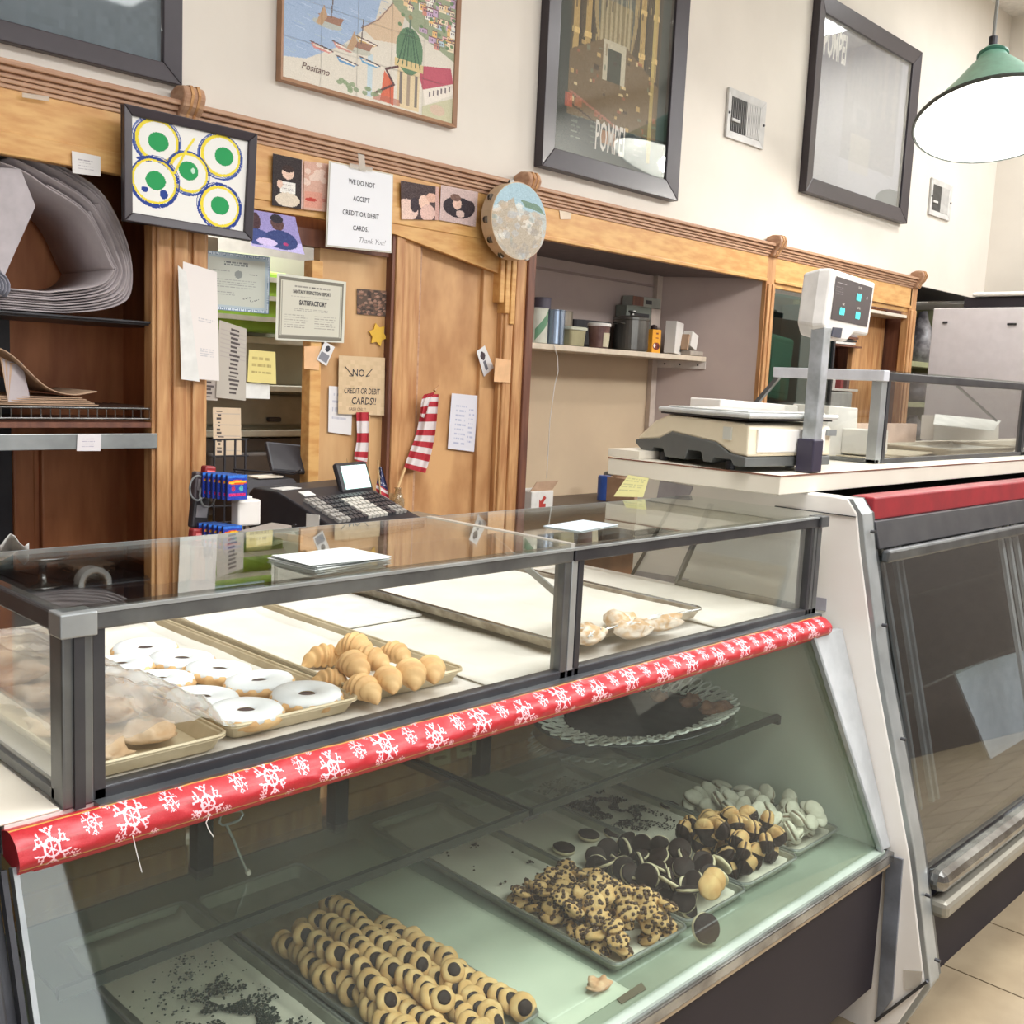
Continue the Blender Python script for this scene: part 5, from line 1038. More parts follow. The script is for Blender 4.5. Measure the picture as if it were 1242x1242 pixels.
# tall white cabinet at the far right
wc = thing('tall_white_cabinet', 'tall plain white cabinet with its blank side facing out at the right edge', 'cabinet', (6.0, 1.9, 0))
MB().box(5.62, 6.5, 1.30, 2.37, 0, 1.945).build('cabinet_body', mat('lilac_white_panel', (206, 200, 202), .5, col2=(200, 194, 196)), wc, bevel=.004)
for y, z in ((2.30, 1.87), (1.97, 1.86), (1.95, 1.86)): MB().box(5.614, 5.622, y-.012, y+.012, z-.005, z+.005).build('bolt', M['steeld'], wc)
MB().box(5.64, 6.5, 1.30, 2.22, 1.95, 2.0).build('dark_tray', M['dark'], label='dark flat tray lying on top of the tall white cabinet', cat='tray')
o = MB().box(5.63, 6.5, 1.28, 2.18, 2.003, 2.025).build('foam_slab', M['white'], label='white foam lid on top of the dark tray at the right edge', cat='lid', bevel=.008)
MB().box(5.66, 5.70, 2.20, 2.42, 1.975, 1.985).build('metal_strip', M['steel'], label='thin metal strip poking left off the tall white cabinet', cat='strip')
MB().tube([(5.8, 1.9, 2.02), (5.82, 1.87, 2.06), (5.84, 1.84, 2.12)], .006).build('dark_rod', M['black'], label='short dark rod sticking up behind the white foam lid', cat='rod')
MB().box(5.9, 6.4, 1.3, 1.9, 2.026, 2.045).build('green_sheet', mat('pale_green_sheet', (176, 190, 150), .7), label='pale green sheet on top of the white foam lid', cat='sheet')
# ------------------------------------------------------------ scale with display pole
scl = thing('deli_scale', 'cream electronic deli scale with steel platter and dark grey base on the counter slab', 'scale', (2.08, 1.275, 1.2805), rot=(0, 0, -.10))
W2, D2 = .33, .41
def taper(b):
    for v in b.v: v.x += .085*(v.y/D2)*(1-v.x/W2)
    return b
L(taper(MB().prism([(0, .012), (0, .035), (.06, .040), (.11, .062), (.28, .075), (.33, .055), (D2+.02, .045), (D2+.02, .035), (.40, .018), (.36, .012), (.35, .03), (.31, .03), (.30, .01), (.22, .01), (.21, .035), (.16, .035), (.15, .012), (.12, .012), (.11, .025), (.05, .025), (.04, .012)], 'x', -.004, W2+.004)), 'dark_base', mat('scale_grey', (92, 94, 92), .5), scl, bevel=.003)
L(taper(MB().prism([(-.002, .036), (.0, .105), (.02, .112), (.30, .118), (.355, .098), (D2+.01, .055), (D2+.015, .044), (.33, .054), (.28, .073), (.11, .06), (.05, .038)], 'x', 0, W2)), 'body', mat('scale_cream', (224, 212, 186), .4, col2=(220, 208, 182)), scl, bevel=.008)
L(MB().box(.03, W2-.03, -.006, .0, .045, .10), 'front_plate', M['white'], scl, bevel=.003)
L(taper(MB().box(-.003, .004, .055, .085, .07, .10)), 'side_label', mat('clear_side_label', (206, 206, 196), .3), scl)
L(taper(MB().box(.0, W2, .0, .33, .119, .123)), 'platter_support', M['black'], scl)
L(taper(MB().box(-.012, W2+.012, -.012, .335, .124, .136)), 'platter', mat('platter_steel', (206, 208, 206), .35, .3), scl, bevel=.005)
L(taper(MB().box(.01, W2-.01, .015, .31, .1365, .140)), 'platter_top', mat('platter_top_steel', (214, 214, 210), .4, .2), scl, bevel=.002)
for x in (.03, W2-.05):
    for y in (.08, .33): L(MB().cyl((x+.085*y/D2*(1-x/W2), y, -.0005), (x+.085*y/D2*(1-x/W2), y, .02), .012), 'foot', M['black'], scl)
L(MB().box(W2-.03, W2+.005, -.012, .0, .085, .1), 'bracket', M['steell'], scl)
# pole
dp = thing('scale_display', 'scale display head with glowing teal digits on a square metal pole', 'display', (2.46, 1.235, 1.2805))
foot = at(985, 575, Z=1.28); pb = Vector((2.27, 1.206, 1.2805))
PX = lambda px, py: atp(px, py, pb, Vector((-.146, .989, 0)).cross(Vector((0, 0, 1))).cross(Vector((0, 0, 1))).normalized() if False else Vector((math.sin(.147), -math.cos(.147), 0)))
b0 = PX(989, 572); t0_ = PX(1009, 400)
MB().prism([(b0.x-.026, pb.y-.003), (b0.x+.022, pb.y-.003), (b0.x+.022, pb.y+.042), (b0.x-.026, pb.y+.042)], 'z', 1.2805, 1.36).build('foot', mat('navy_black_foot', (48, 44, 60), .4), dp, bevel=.004)
MB().hexa([(b0.x-.019, pb.y, 1.33), (b0.x+.015, pb.y, 1.33), (b0.x+.015, pb.y+.034, 1.33), (b0.x-.019, pb.y+.034, 1.33), (b0.x-.016, pb.y, 1.622), (b0.x+.018, pb.y, 1.622), (b0.x+.018, pb.y+.034, 1.622), (b0.x-.016, pb.y+.034, 1.622)]).build('pole', mat('pole_metal', (190, 194, 198), .3, .5, col2=(150, 154, 154)), dp, bevel=.002)
hm = mat('head_cream', (214, 210, 204), .45)
F = [PX(1009.5, 325), PX(1062, 343), PX(1053, 407), PX(1036, 404), PX(1027, 414), PX(1004, 412), PX(1000, 395)]
nb_ = Vector((-math.sin(.147), math.cos(.147), 0))
b = MB(); n = len(F); b.add(F+[p+nb_*.03 for p in F]+[p+nb_*.075+((F[0]+F[2])/2-p)*.12 for p in F], [tuple(range(n)), tuple(2*n+i for i in range(n))[::-1]]+[(i, (i+1) % n, n+(i+1) % n, n+i) for i in range(n)]+[(n+i, n+(i+1) % n, 2*n+(i+1) % n, 2*n+i) for i in range(n)])
b.build('head', hm, dp, bevel=.006)
Sx = [PX(1013.8, 335), PX(1058, 349), PX(1051, 396.5), PX(1007, 387)]; Sx = [p-nb_*.0015 for p in Sx]
im = Img(66, 60, (52, 42, 46)); im.lines(.05, .12, .3, .18, 1, (180, 176, 178)); im.lines(.03, .22, .25, .42, 4, (150, 146, 150), k=.6)
im.lines(.05, .56, .95, .58, 1, (120, 116, 118), fill=1, k=.5); im.lines(.2, .93, .85, .96, 1, (190, 186, 188), fill=1, k=.7); im.rect(.86, .26, .89, .34, (170, 160, 164))
painted('display_panel', lambda u, v: bil(Sx, u, v), im, dp, paintmat(.25, 'glossy_print'))
im2 = mat('teal_digits', (70, 214, 208), .4, emit=.75)
for t_, u, v in (('000', .64, .42), ('000', .25, .85), ('000', .68, .86)):
    lettering(Sx, [(t_, u, v, .17, .05, .95)], im2, dp, lift=tuple(-nb_*.001), name='lit_digits')
lettering(Sx, [('TOTAL PRICE', .64, .13, .05, .01, .6), ('WEIGHT', .26, .62, .05, .01, .6), ('UNIT PRICE', .68, .62, .05, .01, .6)], INKW, dp, lift=tuple(-nb_*.001))
MB().slab([PX(1009, 397)-nb_*.002, PX(1020, 398)-nb_*.002, PX(1018, 410)-nb_*.002, PX(1007, 408)-nb_*.002], nb_*-1, .002).build('badge', mat('navy_badge', (50, 54, 70), .4), dp)
# ------------------------------------------------------------ the bakery case in front
case = thing('bakery_case', 'long glass bakery display case with grey metal frame, trays above and sloping front glass below', 'display case', (1.3, 1.4, 0))
A0, A1 = .462, 2.185; ZD = .965
YB = 1.88
# base and plinth
MB().box(.36, 2.215, .98, 1.80, .05, .455).build('dark_base', M['dark'], case); MB().box(.36, 2.215, 1.02, 1.78, .0, .05).build('plinth', M['black'], case)
MB().hexa([(.36, .93, .12), (2.222, .93, .12), (2.222, .99, .12), (.36, .99, .12), (.36, .93, .42), (2.222, .93, .42), (2.222, .99, .42), (.36, .99, .42)]).build('front_board', M['dark'], case)
MB().box(.36, 2.225, .915, .94, .418, .432).build('tan_strip', mat('tan_metal', (170, 152, 128), .4, .3), case, bevel=.002)
MB().box(.36, 2.225, .908, .935, .432, .456).build('chrome_lip', M['chrome'], case, bevel=.003)
# lower deck
deckm = mat('lower_deck_metal', (166, 178, 166), .4, .15, col2=(148, 160, 148), scale=6)
MB().box(.37, 2.2, .92, 1.80, .455, .462).build('lower_deck', deckm, case)
# ends of the lower case
rw = mat('inner_end_paint', (212, 220, 212), .45, col2=(198, 210, 200), scale=3)
MB().prism([(.93, .455), (1.80, .455), (1.80, .95), (1.12, .95)], 'x', 2.2, 2.22).build('end_wall', rw, case)
MB().prism([(.93, .455), (1.80, .455), (1.80, .95), (1.12, .95)], 'x', .372, .384).build('end_wall', M['steeld'], case)
MB().prism([(.90, .0), (1.80, .0), (1.80, .95), (1.10, .95), (.915, .455)], 'x', .345, .370).build('outer_end', M['steeld'], case, bevel=.003)
# rear sliding doors seen through the front glass
for x0, x1 in ((.40, .98), (1.0, 1.30), (1.36, 1.75), (1.77, 2.19)):
    MB().box(x0, x1, 1.80, 1.815, .50, .93).build('rear_door', mat('rear_door_wood', (186, 146, 106), .5, col2=(160, 122, 88), scale=5, stretch=(1, 1, 4)), case, bevel=.004)
    MB().box(x0, x1, 1.79, 1.80, .47, .53).build('door_rail', M['pil'], case, bevel=.003)
MB().box(.39, 2.2, 1.80, 1.83, .455, .47).build('rear_sill', M['pild'], case)
for x in (.985, 1.315, 1.755): MB().box(x, x+.035, 1.765, 1.80, .462, .95).build('rear_post', M['steeld'], case, bevel=.003)
for x, w_ in ((1.45, .06), (1.53, .055)):
    o = thing('price_note', 'pale handwritten note taped to the rear door, '+('left' if x < 1.5 else 'right')+' of two', 'note', (x+w_/2, 1.787, .70))
    im = Img(16, 26, (196, 190, 150)); im.lines(.2, .15, .8, .5, 3, (110, 100, 80), k=.7); im.ell(.5, .75, .3, .06, (120, 110, 90)); c = quad([(519, 893), (545, 889), (547, 926), (521, 931)] if x < 1.5 else [(552, 887), (577, 883), (578, 915), (554, 920)], 1.785); painted('sheet', lambda u, v: bil(c, u, v), im, o)
# upper deck
MB().box(.40, 2.2, 1.128, YB, .93, ZD).build('upper_deck', M['white'], case)
MB().box(.37, .46, 1.128, YB, ZD, ZD+.004).build('side_ledge', M['laminate'], case, bevel=.002)
MB().box(.46, 2.2, YB, YB+.03, .93, .985).build('rear_rail', M['laminate'], case, bevel=.003)
MB().box(1.0, 1.5, YB-.02, YB, .967, .975).build('slide_track', M['pil'], case); MB().box(1.5, 2.19, YB+.03, YB+.05, .80, .93).build('rear_dark_board', M['dark'], case)
MB().box(.368, .399, 1.135, YB, .90, ZD-.001).build('left_corner_board', M['steeld'], case)
# sneeze-guard frame
T = 1.19
MB().box(.462, .498, 1.125, 1.160, ZD, T-.02).build('post', M['steel'], case, bevel=.003); MB().box(.474, .486, 1.121, 1.126, ZD, T-.02).build('post_groove', M['steeld'], case)
MB().box(.4985, .512, 1.128, 1.150, ZD, T-.02).build('glass_channel', M['steeld'], case)
for x0, x1, m_ in ((1.300, 1.316, 'steel'), (1.318, 1.334, 'steell'), (1.336, 1.350, 'steeld')): MB().box(x0, x1, 1.128, 1.152, ZD, T-.02).build('middle_post', M[m_], case, bevel=.002)
for x0, x1, m_ in ((2.135, 2.147, 'steeld'), (2.149, 2.163, 'steel'), (2.165, 2.185, 'steel')): MB().box(x0, x1, 1.128, 1.156, ZD, T-.02).build('post', M[m_], case, bevel=.002)
MB().box(.498, 1.318, 1.125, 1.150, T-.022, T).build('top_front_bar', M['steel'], case, bevel=.003); MB().box(1.322, 2.185, 1.125, 1.150, T-.022, T).build('top_front_bar', M['steeld'], case, bevel=.003)
MB().box(.498, 2.19, 1.1235, 1.130, T-.002, T+.002).build('bright_edge', M['steell'], case)
MB().box(.458, .5, 1.118, 1.152, T-.026, T+.002).build('corner_cap', M['steell'], case, bevel=.002); MB().box(2.160, 2.196, 1.118, 1.152, T-.022, T+.003).build('corner_cap', M['steel'], case, bevel=.002)
MB().box(.462, .49, 1.152, 1.56, T-.024, T).build('top_end_bar', M['steeld'], case, bevel=.003)
MB().box(.498, 2.185, 1.128, 1.150, ZD, ZD+.016).build('bottom_front_bar', M['steeld'], case, bevel=.002); MB().box(.498, 2.185, 1.112, 1.128, ZD-.004, ZD+.003).build('bottom_lip', M['steel'], case)
MB().box(.462, .475, 1.15, 1.75, ZD+.006, ZD+.018).build('bottom_end_bar', M['steel'], case)
# panes
MB().box(.51, 1.302, 1.136, 1.140, ZD+.014, T-.02).build('front_pane', M['glass'], case); MB().box(1.348, 2.138, 1.136, 1.140, ZD+.014, T-.02).build('front_pane', M['glass'], case)
for x0, x1 in ((.465, 1.318), (1.322, 2.19)): MB().box(x0, x1, 1.13, 1.50, T+.002, T+.008).build('top_pane', M['glass'], case)
MB().box(.465, 2.19, 1.498, 1.502, T+.002, T+.008).build('pane_edge', M['steell'], case); MB().box(1.314, 1.326, 1.13, 1.50, T+.0, T+.0095).build('pane_joint', TAPE, case)
MB().prism([(1.16, ZD+.02), (1.70, ZD+.02), (1.50, T-.024), (1.16, T-.024)], 'x', .466, .470).build('end_pane', M['glass'], case)
MB().prism([(1.16, ZD+.012), (1.51, ZD+.012), (1.43, T-.01), (1.16, T-.01)], 'x', 2.178, 2.182).build('end_pane', M['glass'], case)
MB().bar((2.18, 1.512, ZD+.01), (2.18, 1.427, T-.005), .008, .016, (1, 0, 0)).build('end_strut', M['steel'], case); MB().bar((2.18, 1.15, ZD+.008), (2.18, 1.515, ZD+.008), .010, .016).build('end_sill', M['steel'], case)
MB().bar((1.325, 1.34, T-.004), (1.345, 1.16, T-.10), .012, .004, (1, 0, 0)).build('angle_stay', M['steell'], case)
# red wrapped nose of the case
prof = catmull([(1.130, .960), (1.110, .965), (1.090, .959), (1.079, .946), (1.079, .934), (1.086, .926)], 8)
XB0, XB1 = .397, 2.172
NW, NH = 1500, 60
im = Img(NW, NH, (160, 28, 36))
Lm, Hm = XB1-XB0, .062
XX = im.X*Lm; YY = im.Y*Hm
def put(mask, c, k=1): im.a[mask] = im.a[mask]*(1-k)+np.array(c)*k
put(np.abs(YY-.012-.0006*np.sin(XX*30)) < .0011, (176, 134, 66)); put(np.abs(YY-.052) < .0010, (176, 134, 66)); put(np.abs(YY-.030) < .0006, (150, 50, 50), .8)
put(YY > .057, (206, 60, 56), .6)
def flake(cx, cy, R, c=(226, 178, 184)):
    x0, x1 = int((cx-R*1.2)/Lm*NW), int((cx+R*1.2)/Lm*NW)+1
    x0, x1 = max(0, x0), min(NW, x1)
    if x1 <= x0: return
    dx = XX[:, x0:x1]-cx; dy = YY[:, x0:x1]-cy; r = np.hypot(dx, dy); th = np.arctan2(dy, dx)
    m = (np.abs(r-R*.42) < R*.07) | (r < R*.08)
    for k in range(6):
        a = k*PI/3+PI/6; u = dx*math.cos(a)+dy*math.sin(a); v = -dx*math.sin(a)+dy*math.cos(a)
        m |= (u > R*.42) & (u < R*.72) & (np.abs(v) < R*.06)
        m |= (np.abs(np.abs(v)-(u-R*.62)*.9) < R*.07) & (u > R*.6) & (u < R)
        m |= (u > 0) & (u < R*.34) & (np.abs(v) < R*.035)
        m |= (np.abs(np.abs(v)+(u-R*1.0)*.8) < R*.05) & (u > R*.78) & (u < R*1.02)
    sub = im.a[:, x0:x1]; sub[m] = np.array(c)
x = .035; k = 0
while x < Lm:
    flake(x, .032+.004*(-1)**k, .0185); flake(x+.048, .024, .0105); flake(x+.075, .045, .0065); flake(x+.024, .048+.004*(k % 2), .006); flake(x+.070, .012, .005); x += .092; k += 1
im.noise(3)
wrap = thing('gift_wrap_band', 'red gift wrap printed with white snowflakes covering the front nose of the bakery case', 'wrapping', (1.28, 1.10, .92))
def nose(u, v):
    p = prof[min(int(v*(len(prof)-1)), len(prof)-2)]; q_ = prof[min(int(v*(len(prof)-1)), len(prof)-2)+1]; f = v*(len(prof)-1)-min(int(v*(len(prof)-1)), len(prof)-2); r = p.lerp(q_, f)
    x = XB0+Lm*u; wv = .0016*noise.noise(Vector((x*14, v*3, 0)))+.0012*noise.noise(Vector((x*45, v*6, 3)))
    return Vector((x, r.x-wv, r.y+wv*.8))
painted('printed_paper', nose, im, wrap, paintmat(.42, 'satin_print', .5))
MB().prism([(p.x+.004, p.y-.002) for p in prof]+[(1.13, .930)], 'x', XB0+.002, XB1-.002).build('nose_core', mat('wrap_red', (176, 40, 48), .5), wrap)
MB().prism([(1.085, .927), (1.115, .93), (1.112, .915), (1.092, .921)], 'x', XB0+.02, XB1-.01).build('under_fold', mat('wrap_red2', (184, 40, 50), .5), wrap)
# sloping front glass with side trims
sa, sb_ = (1.100, .930), (.934, .468)
MB().hexa([(.402, sb_[0], sb_[1]), (2.19, sb_[0], sb_[1]), (2.19, sb_[0]+.005, sb_[1]), (.402, sb_[0]+.005, sb_[1]), (.402, sa[0], sa[1]), (2.19, sa[0], sa[1]), (2.19, sa[0]+.005, sa[1]), (.402, sa[0]+.005, sa[1])]).build('sloping_pane', M['glassg'], case)
MB().bar((2.103, 1.087, .93), (2.188, .924, .462), .008, .010, (0, 1, 0)).build('side_bead', M['steell'], case)
for x, m_ in ((.398, 'steell'), (.386, 'steeld')): MB().bar((x, sa[0]-.002, sa[1]), (x, sb_[0]-.002, sb_[1]-.01), .006, .012, (0, 1, 0)).build('side_bead', M[m_], case)
MB().hexa([(2.190, .927, .462), (2.238, .925, .458), (2.238, .94, .458), (2.190, .935, .462), (2.105, 1.089, .93), (2.238, 1.085, .93), (2.238, 1.10, .93), (2.105, 1.097, .93)]).build('end_fillet', mat('pale_fillet', (168, 170, 170), .5), case)
# inner glass shelf in two panes
ish = thing('inner_glass_shelf', 'dark-edged glass shelf inside the lower bakery case, in two panes', 'shelf', (1.3, 1.5, .70))
for x0, x1 in ((.482, 1.312), (1.322, 2.175)):
    MB().box(x0, x1, 1.20, 1.76, .700, .706).build('pane', glass('shelf_glass', (238, 242, 238), haze=.05, hazecol=(150, 156, 150)), ish)
    MB().box(x0, x1, 1.192, 1.201, .695, .710).build('front_edge', M['edge'], ish)
for x in (1.311, 1.322): MB().box(x, x+.004, 1.2, 1.76, .698, .708).build('side_edge', M['edge'], ish)
MB().box(1.296, 1.338, 1.19, 1.225, .690, .699).build('bracket', M['black'], ish, bevel=.003); MB().bar((1.317, 1.20, .694), (1.317, 1.78, .694), .010, .008).build('bracket_arm', M['black'], ish)
for x in (2.186, .392): MB().box(x, x+.012, 1.2, 1.22, .680, .699).build('shelf_peg', M['steeld'], ish)

# ------------------------------------------------------------ pans on the upper deck
ZU = ZD+.003
pan('narrow sheet pan holding bagged pastries at the far left of the upper deck', .603, 1.175, .20, .66, ZU, liner=None, m=mat('gold_pan', (212, 198, 168), .4, .25, col2=(188, 172, 140)))
pan('narrow sheet pan holding the white iced ring cakes', .823, 1.195, .222, .66, ZU, yaw=.0, liner=('white parchment under the iced ring cakes', 1), m=mat('gold_pan', (188, 168, 128)))
pan('narrow sheet pan holding the croissants, mostly empty white paper', 1.057, 1.215, .216, .65, ZU, yaw=-.01, liner=('white parchment in the croissant pan', 5), m=mat('gold_pan', (188, 168, 128)))
pan('large sheet pan with white paper and four powdered pastries, right of the croissants', 1.630, 1.222, .478, .66, ZU+.012, yaw=-.01, liner=('large parchment sheet in the wide pan', 9))
# white papers lying on the deck
def sheet(name, label, x0, x1, y0, y1, z, seed, m=None, kx=12):
    P = lambda u, v: Vector((x0+(x1-x0)*u+.006*noise.noise(Vector((v*5, seed, 0))), y0+(y1-y0)*v, z+.003*abs(noise.noise(Vector((u*4, v*4, seed))))))
    return MB().grid(P, kx, 14).build(name, m or M['parch'], smooth=True, solid=.001, label=label, cat='paper')
sheet('deck_paper', 'white paper sheet on the deck between croissant pan and wide pan', 1.175, 1.42, 1.165, 1.86, ZD+.003, 2)
sheet('deck_paper', 'white paper sheet covering the deck at the right end of the glass box', 1.86, 2.165, 1.16, 1.84, ZD+.003, 6)
MB().box(1.19, 1.40, 1.60, 1.85, ZD+.007, ZD+.012).build('white_board', M['paper'], label='white cutting board showing behind the croissant pan', cat='board', bevel=.001)

# ---- ring cakes
def mesh_of(b, m, smooth=True): return b.mesh('m', m, smooth)
rng_b = MB(); n = 48
for nm in (0,): 
    pr = [(.012, .004), (.016, .0), (.040, .0), (.050, .006), (.052, .012), (.048, .017), (.020, .019), (.013, .014)]
    rng_b.rings([[Vector((r*(1+.03*math.sin(i*2*PI/n*16)*(r > .045))*math.cos(2*PI*i/n), r*(1+.03*math.sin(i*2*PI/n*16)*(r > .045))*math.sin(2*PI*i/n), z)) for i in range(n)] for r, z in pr+[pr[0]]], cap=False)
ring_me = mesh_of(rng_b, M['biscuit'])
ic = MB(); pr = [(.0115, .0165), (.016, .0205), (.034, .0225), (.047, .0195), (.0505, .0135), (.049, .0128), (.046, .0165), (.02, .0185)]
ic.rings([[Vector((r*math.cos(2*PI*i/n), r*math.sin(2*PI*i/n), z-.002*(r > .0485)*abs(math.sin(i*2.1)))) for i in range(n)] for r, z in pr+[pr[0]]], cap=False)
ice_me = mesh_of(ic, M['icing'])
hole_me = mesh_of(MB().lathe([(.0118, .003), (.0118, .0155), (.006, .0165), (0, .016)], 16), M['jam'])
rings_px = [((205, 862-16), 0), ((268, 848), 0)]
RP = [(176, 786), (220, 799), (146, 806), (265, 812), (193, 824), (315, 826), (245, 846), (298, 862), (372, 842)]
rl_ = ['the farthest at the back of the pan', 'second from the back beside the pan rim', 'touching the left pan rim, half behind the post side', 'in the middle right behind the larger front ones', 'left middle beside the plastic bag', 'right of centre next to the croissant pan', 'front left, partly over the bag edge', 'front centre, nearest the pan lip', 'front right, largest and closest to the croissants']
for (px, py), d in zip(RP, rl_):
    p = at(px, py, Z=ZU+.022); r = thing('iced_ring_cake', 'white iced ring cake, '+d, 'cake', (p.x, p.y, ZU+.0055), rot=(random.uniform(-.06, .06), random.uniform(-.06, .06), random.random()*6))
    r.scale = (1.06,)*3
    link('biscuit_ring', ring_me, r); link('icing', ice_me, r); link('jam_centre', hole_me, r)
# ---- croissants
def croissant(seed, L_=.115, R_=.026):
    rr = random.Random(seed); b = MB(); N_ = 40; rs = []
    for k in range(N_+1):
        t = k/N_; a = (t-.5)*1.3; x = math.sin(a)*L_*.55*1.2; y = (1-math.cos(a))*L_*.5
        e = math.sin(PI*min(max(t, .02), .98))**.75; seg = abs(math.sin(t*PI*6.5)); r = R_*e*(.80+.24*seg)
        d = Vector((math.cos(a), math.sin(a), 0)); nn = Vector((-math.sin(a), math.cos(a), 0))
        rs.append([Vector((x, y, R_*.82*e+.001))+nn*r*math.cos(2*PI*i/18+.25*t*8)+Vector((0, 0, 1))*r*.86*math.sin(2*PI*i/18+.25*t*8) for i in range(18)])
    return b.rings(rs).mesh('croissant', M['croiss'], True)
cm = [croissant(1), croissant(2, .105, .028), croissant(3, .10, .024)]
CP = [(393, 797, 0, .7, 'farthest one at the left back of the pile'), (430, 785, .022, -.1, 'on top at the back left'), (478, 792, .018, -.2, 'on top at the back right'), (447, 800, .026, .0, 'in the middle of the second row'), (428, 808, .02, -.5, 'left one of the second row, turned sideways'), (400, 826, 0, .6, 'low one at the left edge beside the ring cakes'), (523, 812, .012, -.85, 'rightmost, at the front right corner'), (497, 818, .014, -.75, 'second from the right at the front'), (470, 823, .014, -.7, 'third from the right at the front'), (440, 835, .004, -.35, 'front left, nearest the pan lip')]
for k, (px, py, dz, yaw, d) in enumerate(CP):
    p = at(px, py, Z=ZU+.022+dz); o = link('croissant', cm[k % 3], None, (p.x, p.y, ZU+.006+dz), (random.uniform(-.1, .1), random.uniform(-.1, .1), yaw+PI/2+.5)); o.scale = (.88, .88, .88)
    props(o, 'golden croissant, '+d, 'croissant')
# ---- powdered pastries in the wide pan
pm = mat('floury_pastry', (206, 168, 124), .8, col2=(228, 216, 200), scale=45, bump=.5, lo=.4, hi=.6)
def blob(name, label, loc, s, m, seed, cat='pastry', rot=0, amp=.25, group=None, n=20):
    b = MB(); rs = []
    for j in range(1, 10):
        th = PI*j/10; rs.append([Vector((math.sin(th)*math.cos(2*PI*i/n), math.sin(th)*math.sin(2*PI*i/n), -math.cos(th))) for i in range(n)])
    b.rings(rs); b.v = [Vector((v.x*s[0], v.y*s[1], (v.z+1)*s[2]))*(1+amp*noise.noise(Vector((v.x*1.6+seed, v.y*1.6, v.z*1.6)))) for v in b.v]
    R = Matrix.Rotation(rot, 3, 'Z'); b.v = [R@v for v in b.v]
    me = b.mesh(name, m, True); o = link(name, me, None, loc); return props(o, label, cat, group)
for k, (px, py, sx, sy, rot, d) in enumerate(((715, 772, .05, .026, .3, 'leftmost beside the middle post'), (752, 755, .04, .034, 1.0, 'at the back with a pointed corner'), (768, 766, .05, .03, .2, 'front middle, folded'), (800, 757, .055, .03, -.1, 'rightmost, long, near the pan corner'))):
    p = at(px, py, Z=ZU+.03); o = blob('powdered_pastry', 'flour-dusted folded pastry in the wide pan, '+d, (p.x, p.y, ZU+.017), (sx, sy, .016), pm, k*3+1, rot=rot, amp=.5)
    P = lambda u, v: None
    st = MB(); 
    for q_ in range(5):
        a = rot+random.uniform(-.8, .8); pts = [(sx*.7*(t-.5)*2*math.cos(a), sx*.6*(t-.5)*2*math.sin(a)+.01*math.sin(t*6+q_), .031*(1-.35*abs(2*t-1)**2)+.001) for t in [i/8 for i in range(9)]]; st.tube(pts, .0016, 5)
    L(st, 'icing_strands', M['icing'], o)
# ---- bagged pastries at far left under clear plastic
for k, (x, y, s, d) in enumerate(((.56, 1.24, (.034, .04, .012), 'front one nearest the pan lip'), (.63, 1.26, (.036, .03, .013), 'front right one'), (.55, 1.36, (.034, .036, .013), 'second row left'), (.635, 1.37, (.034, .036, .013), 'second row right'), (.59, 1.49, (.05, .04, .014), 'long one behind'), (.58, 1.62, (.05, .04, .014), 'farthest back'))):
    blob('bagged_pastry', 'tan pastry under clear plastic in the leftmost pan, '+d, (x, y, ZU+.003), s, mat('soft_pastry', (222, 200, 172), .8, col2=(200, 164, 124), scale=26, bump=.5), k*5, amp=.55)
bg = MB()
def bagP(u, v):
    x = .495+.225*u+.02*math.sin(v*5); y = 1.17+.56*v+.02*u; env = math.sin(PI*min(1, u*.9+.08))**.5
    z = ZU+.012+.050*env*(.55+.45*math.sin(v*3+.6))+.010*noise.noise(Vector((u*7, v*9, 2)))+.006*noise.noise(Vector((u*18, v*20, 5)))+max(0, v-.5)*.06
    if u > .98: z = ZU+.024
    return Vector((x, y, z))
bg.grid(bagP, 34, 50).build('plastic_bag', glass('clear_bag', (240, 238, 236), .15, haze=.42, hazecol=(235, 228, 224)), smooth=True, solid=.0, label='clear plastic bag spread over the pastries in the leftmost pan', cat='bag')
# papers on the glass top
def stack(px, py, w_, d_, n_, rz, label, m=None):
    p = at(px, py, Z=T+.012)
    for k in range(n_):
        MB().obox((p.x+.006*random.uniform(-1, 1)*(k > 0), p.y+.004*random.uniform(-1, 1), T+.0085+.0012*k), (w_, d_, .001), (0, 0, rz+random.uniform(-.06, .06))).build('receipt_sheet', m or mat('dull_sheet', (190, 194, 190), .8), label=label % (['lowest', 'second lowest', 'middle', 'second highest blank', 'highest blank'][k]), cat='paper', group='loose papers lying on the glass top')
stack(400, 676, .14, .10, 5, .1, '%s white sheet in the loose paper stack on the glass top')
im = Img(30, 26, (196, 200, 196)); im.lines(.1, .1, .9, .9, 9, (150, 148, 150), k=.5, th=.25)
p = at(400, 676, Z=T+.014); c = [Vector((p.x-.065, p.y+.05, T+.0155)), Vector((p.x+.07, p.y+.04, T+.0155)), Vector((p.x+.065, p.y-.055, T+.0155)), Vector((p.x-.065, p.y-.045, T+.0155))]
painted('printed_sheet', lambda u, v: bil(c, u, v), im, label='printed white sheet with faint text lines lying uppermost on the glass top', cat='paper')
p = at(705, 637, Z=T+.01); MB().obox((p.x, p.y, T+.0095), (.14, .08, .001), (0, 0, .15)).build('blue_white_sheet', mat('bluish_paper', (180, 192, 200), .7), label='single bluish white sheet on the right half of the glass top', cat='paper')
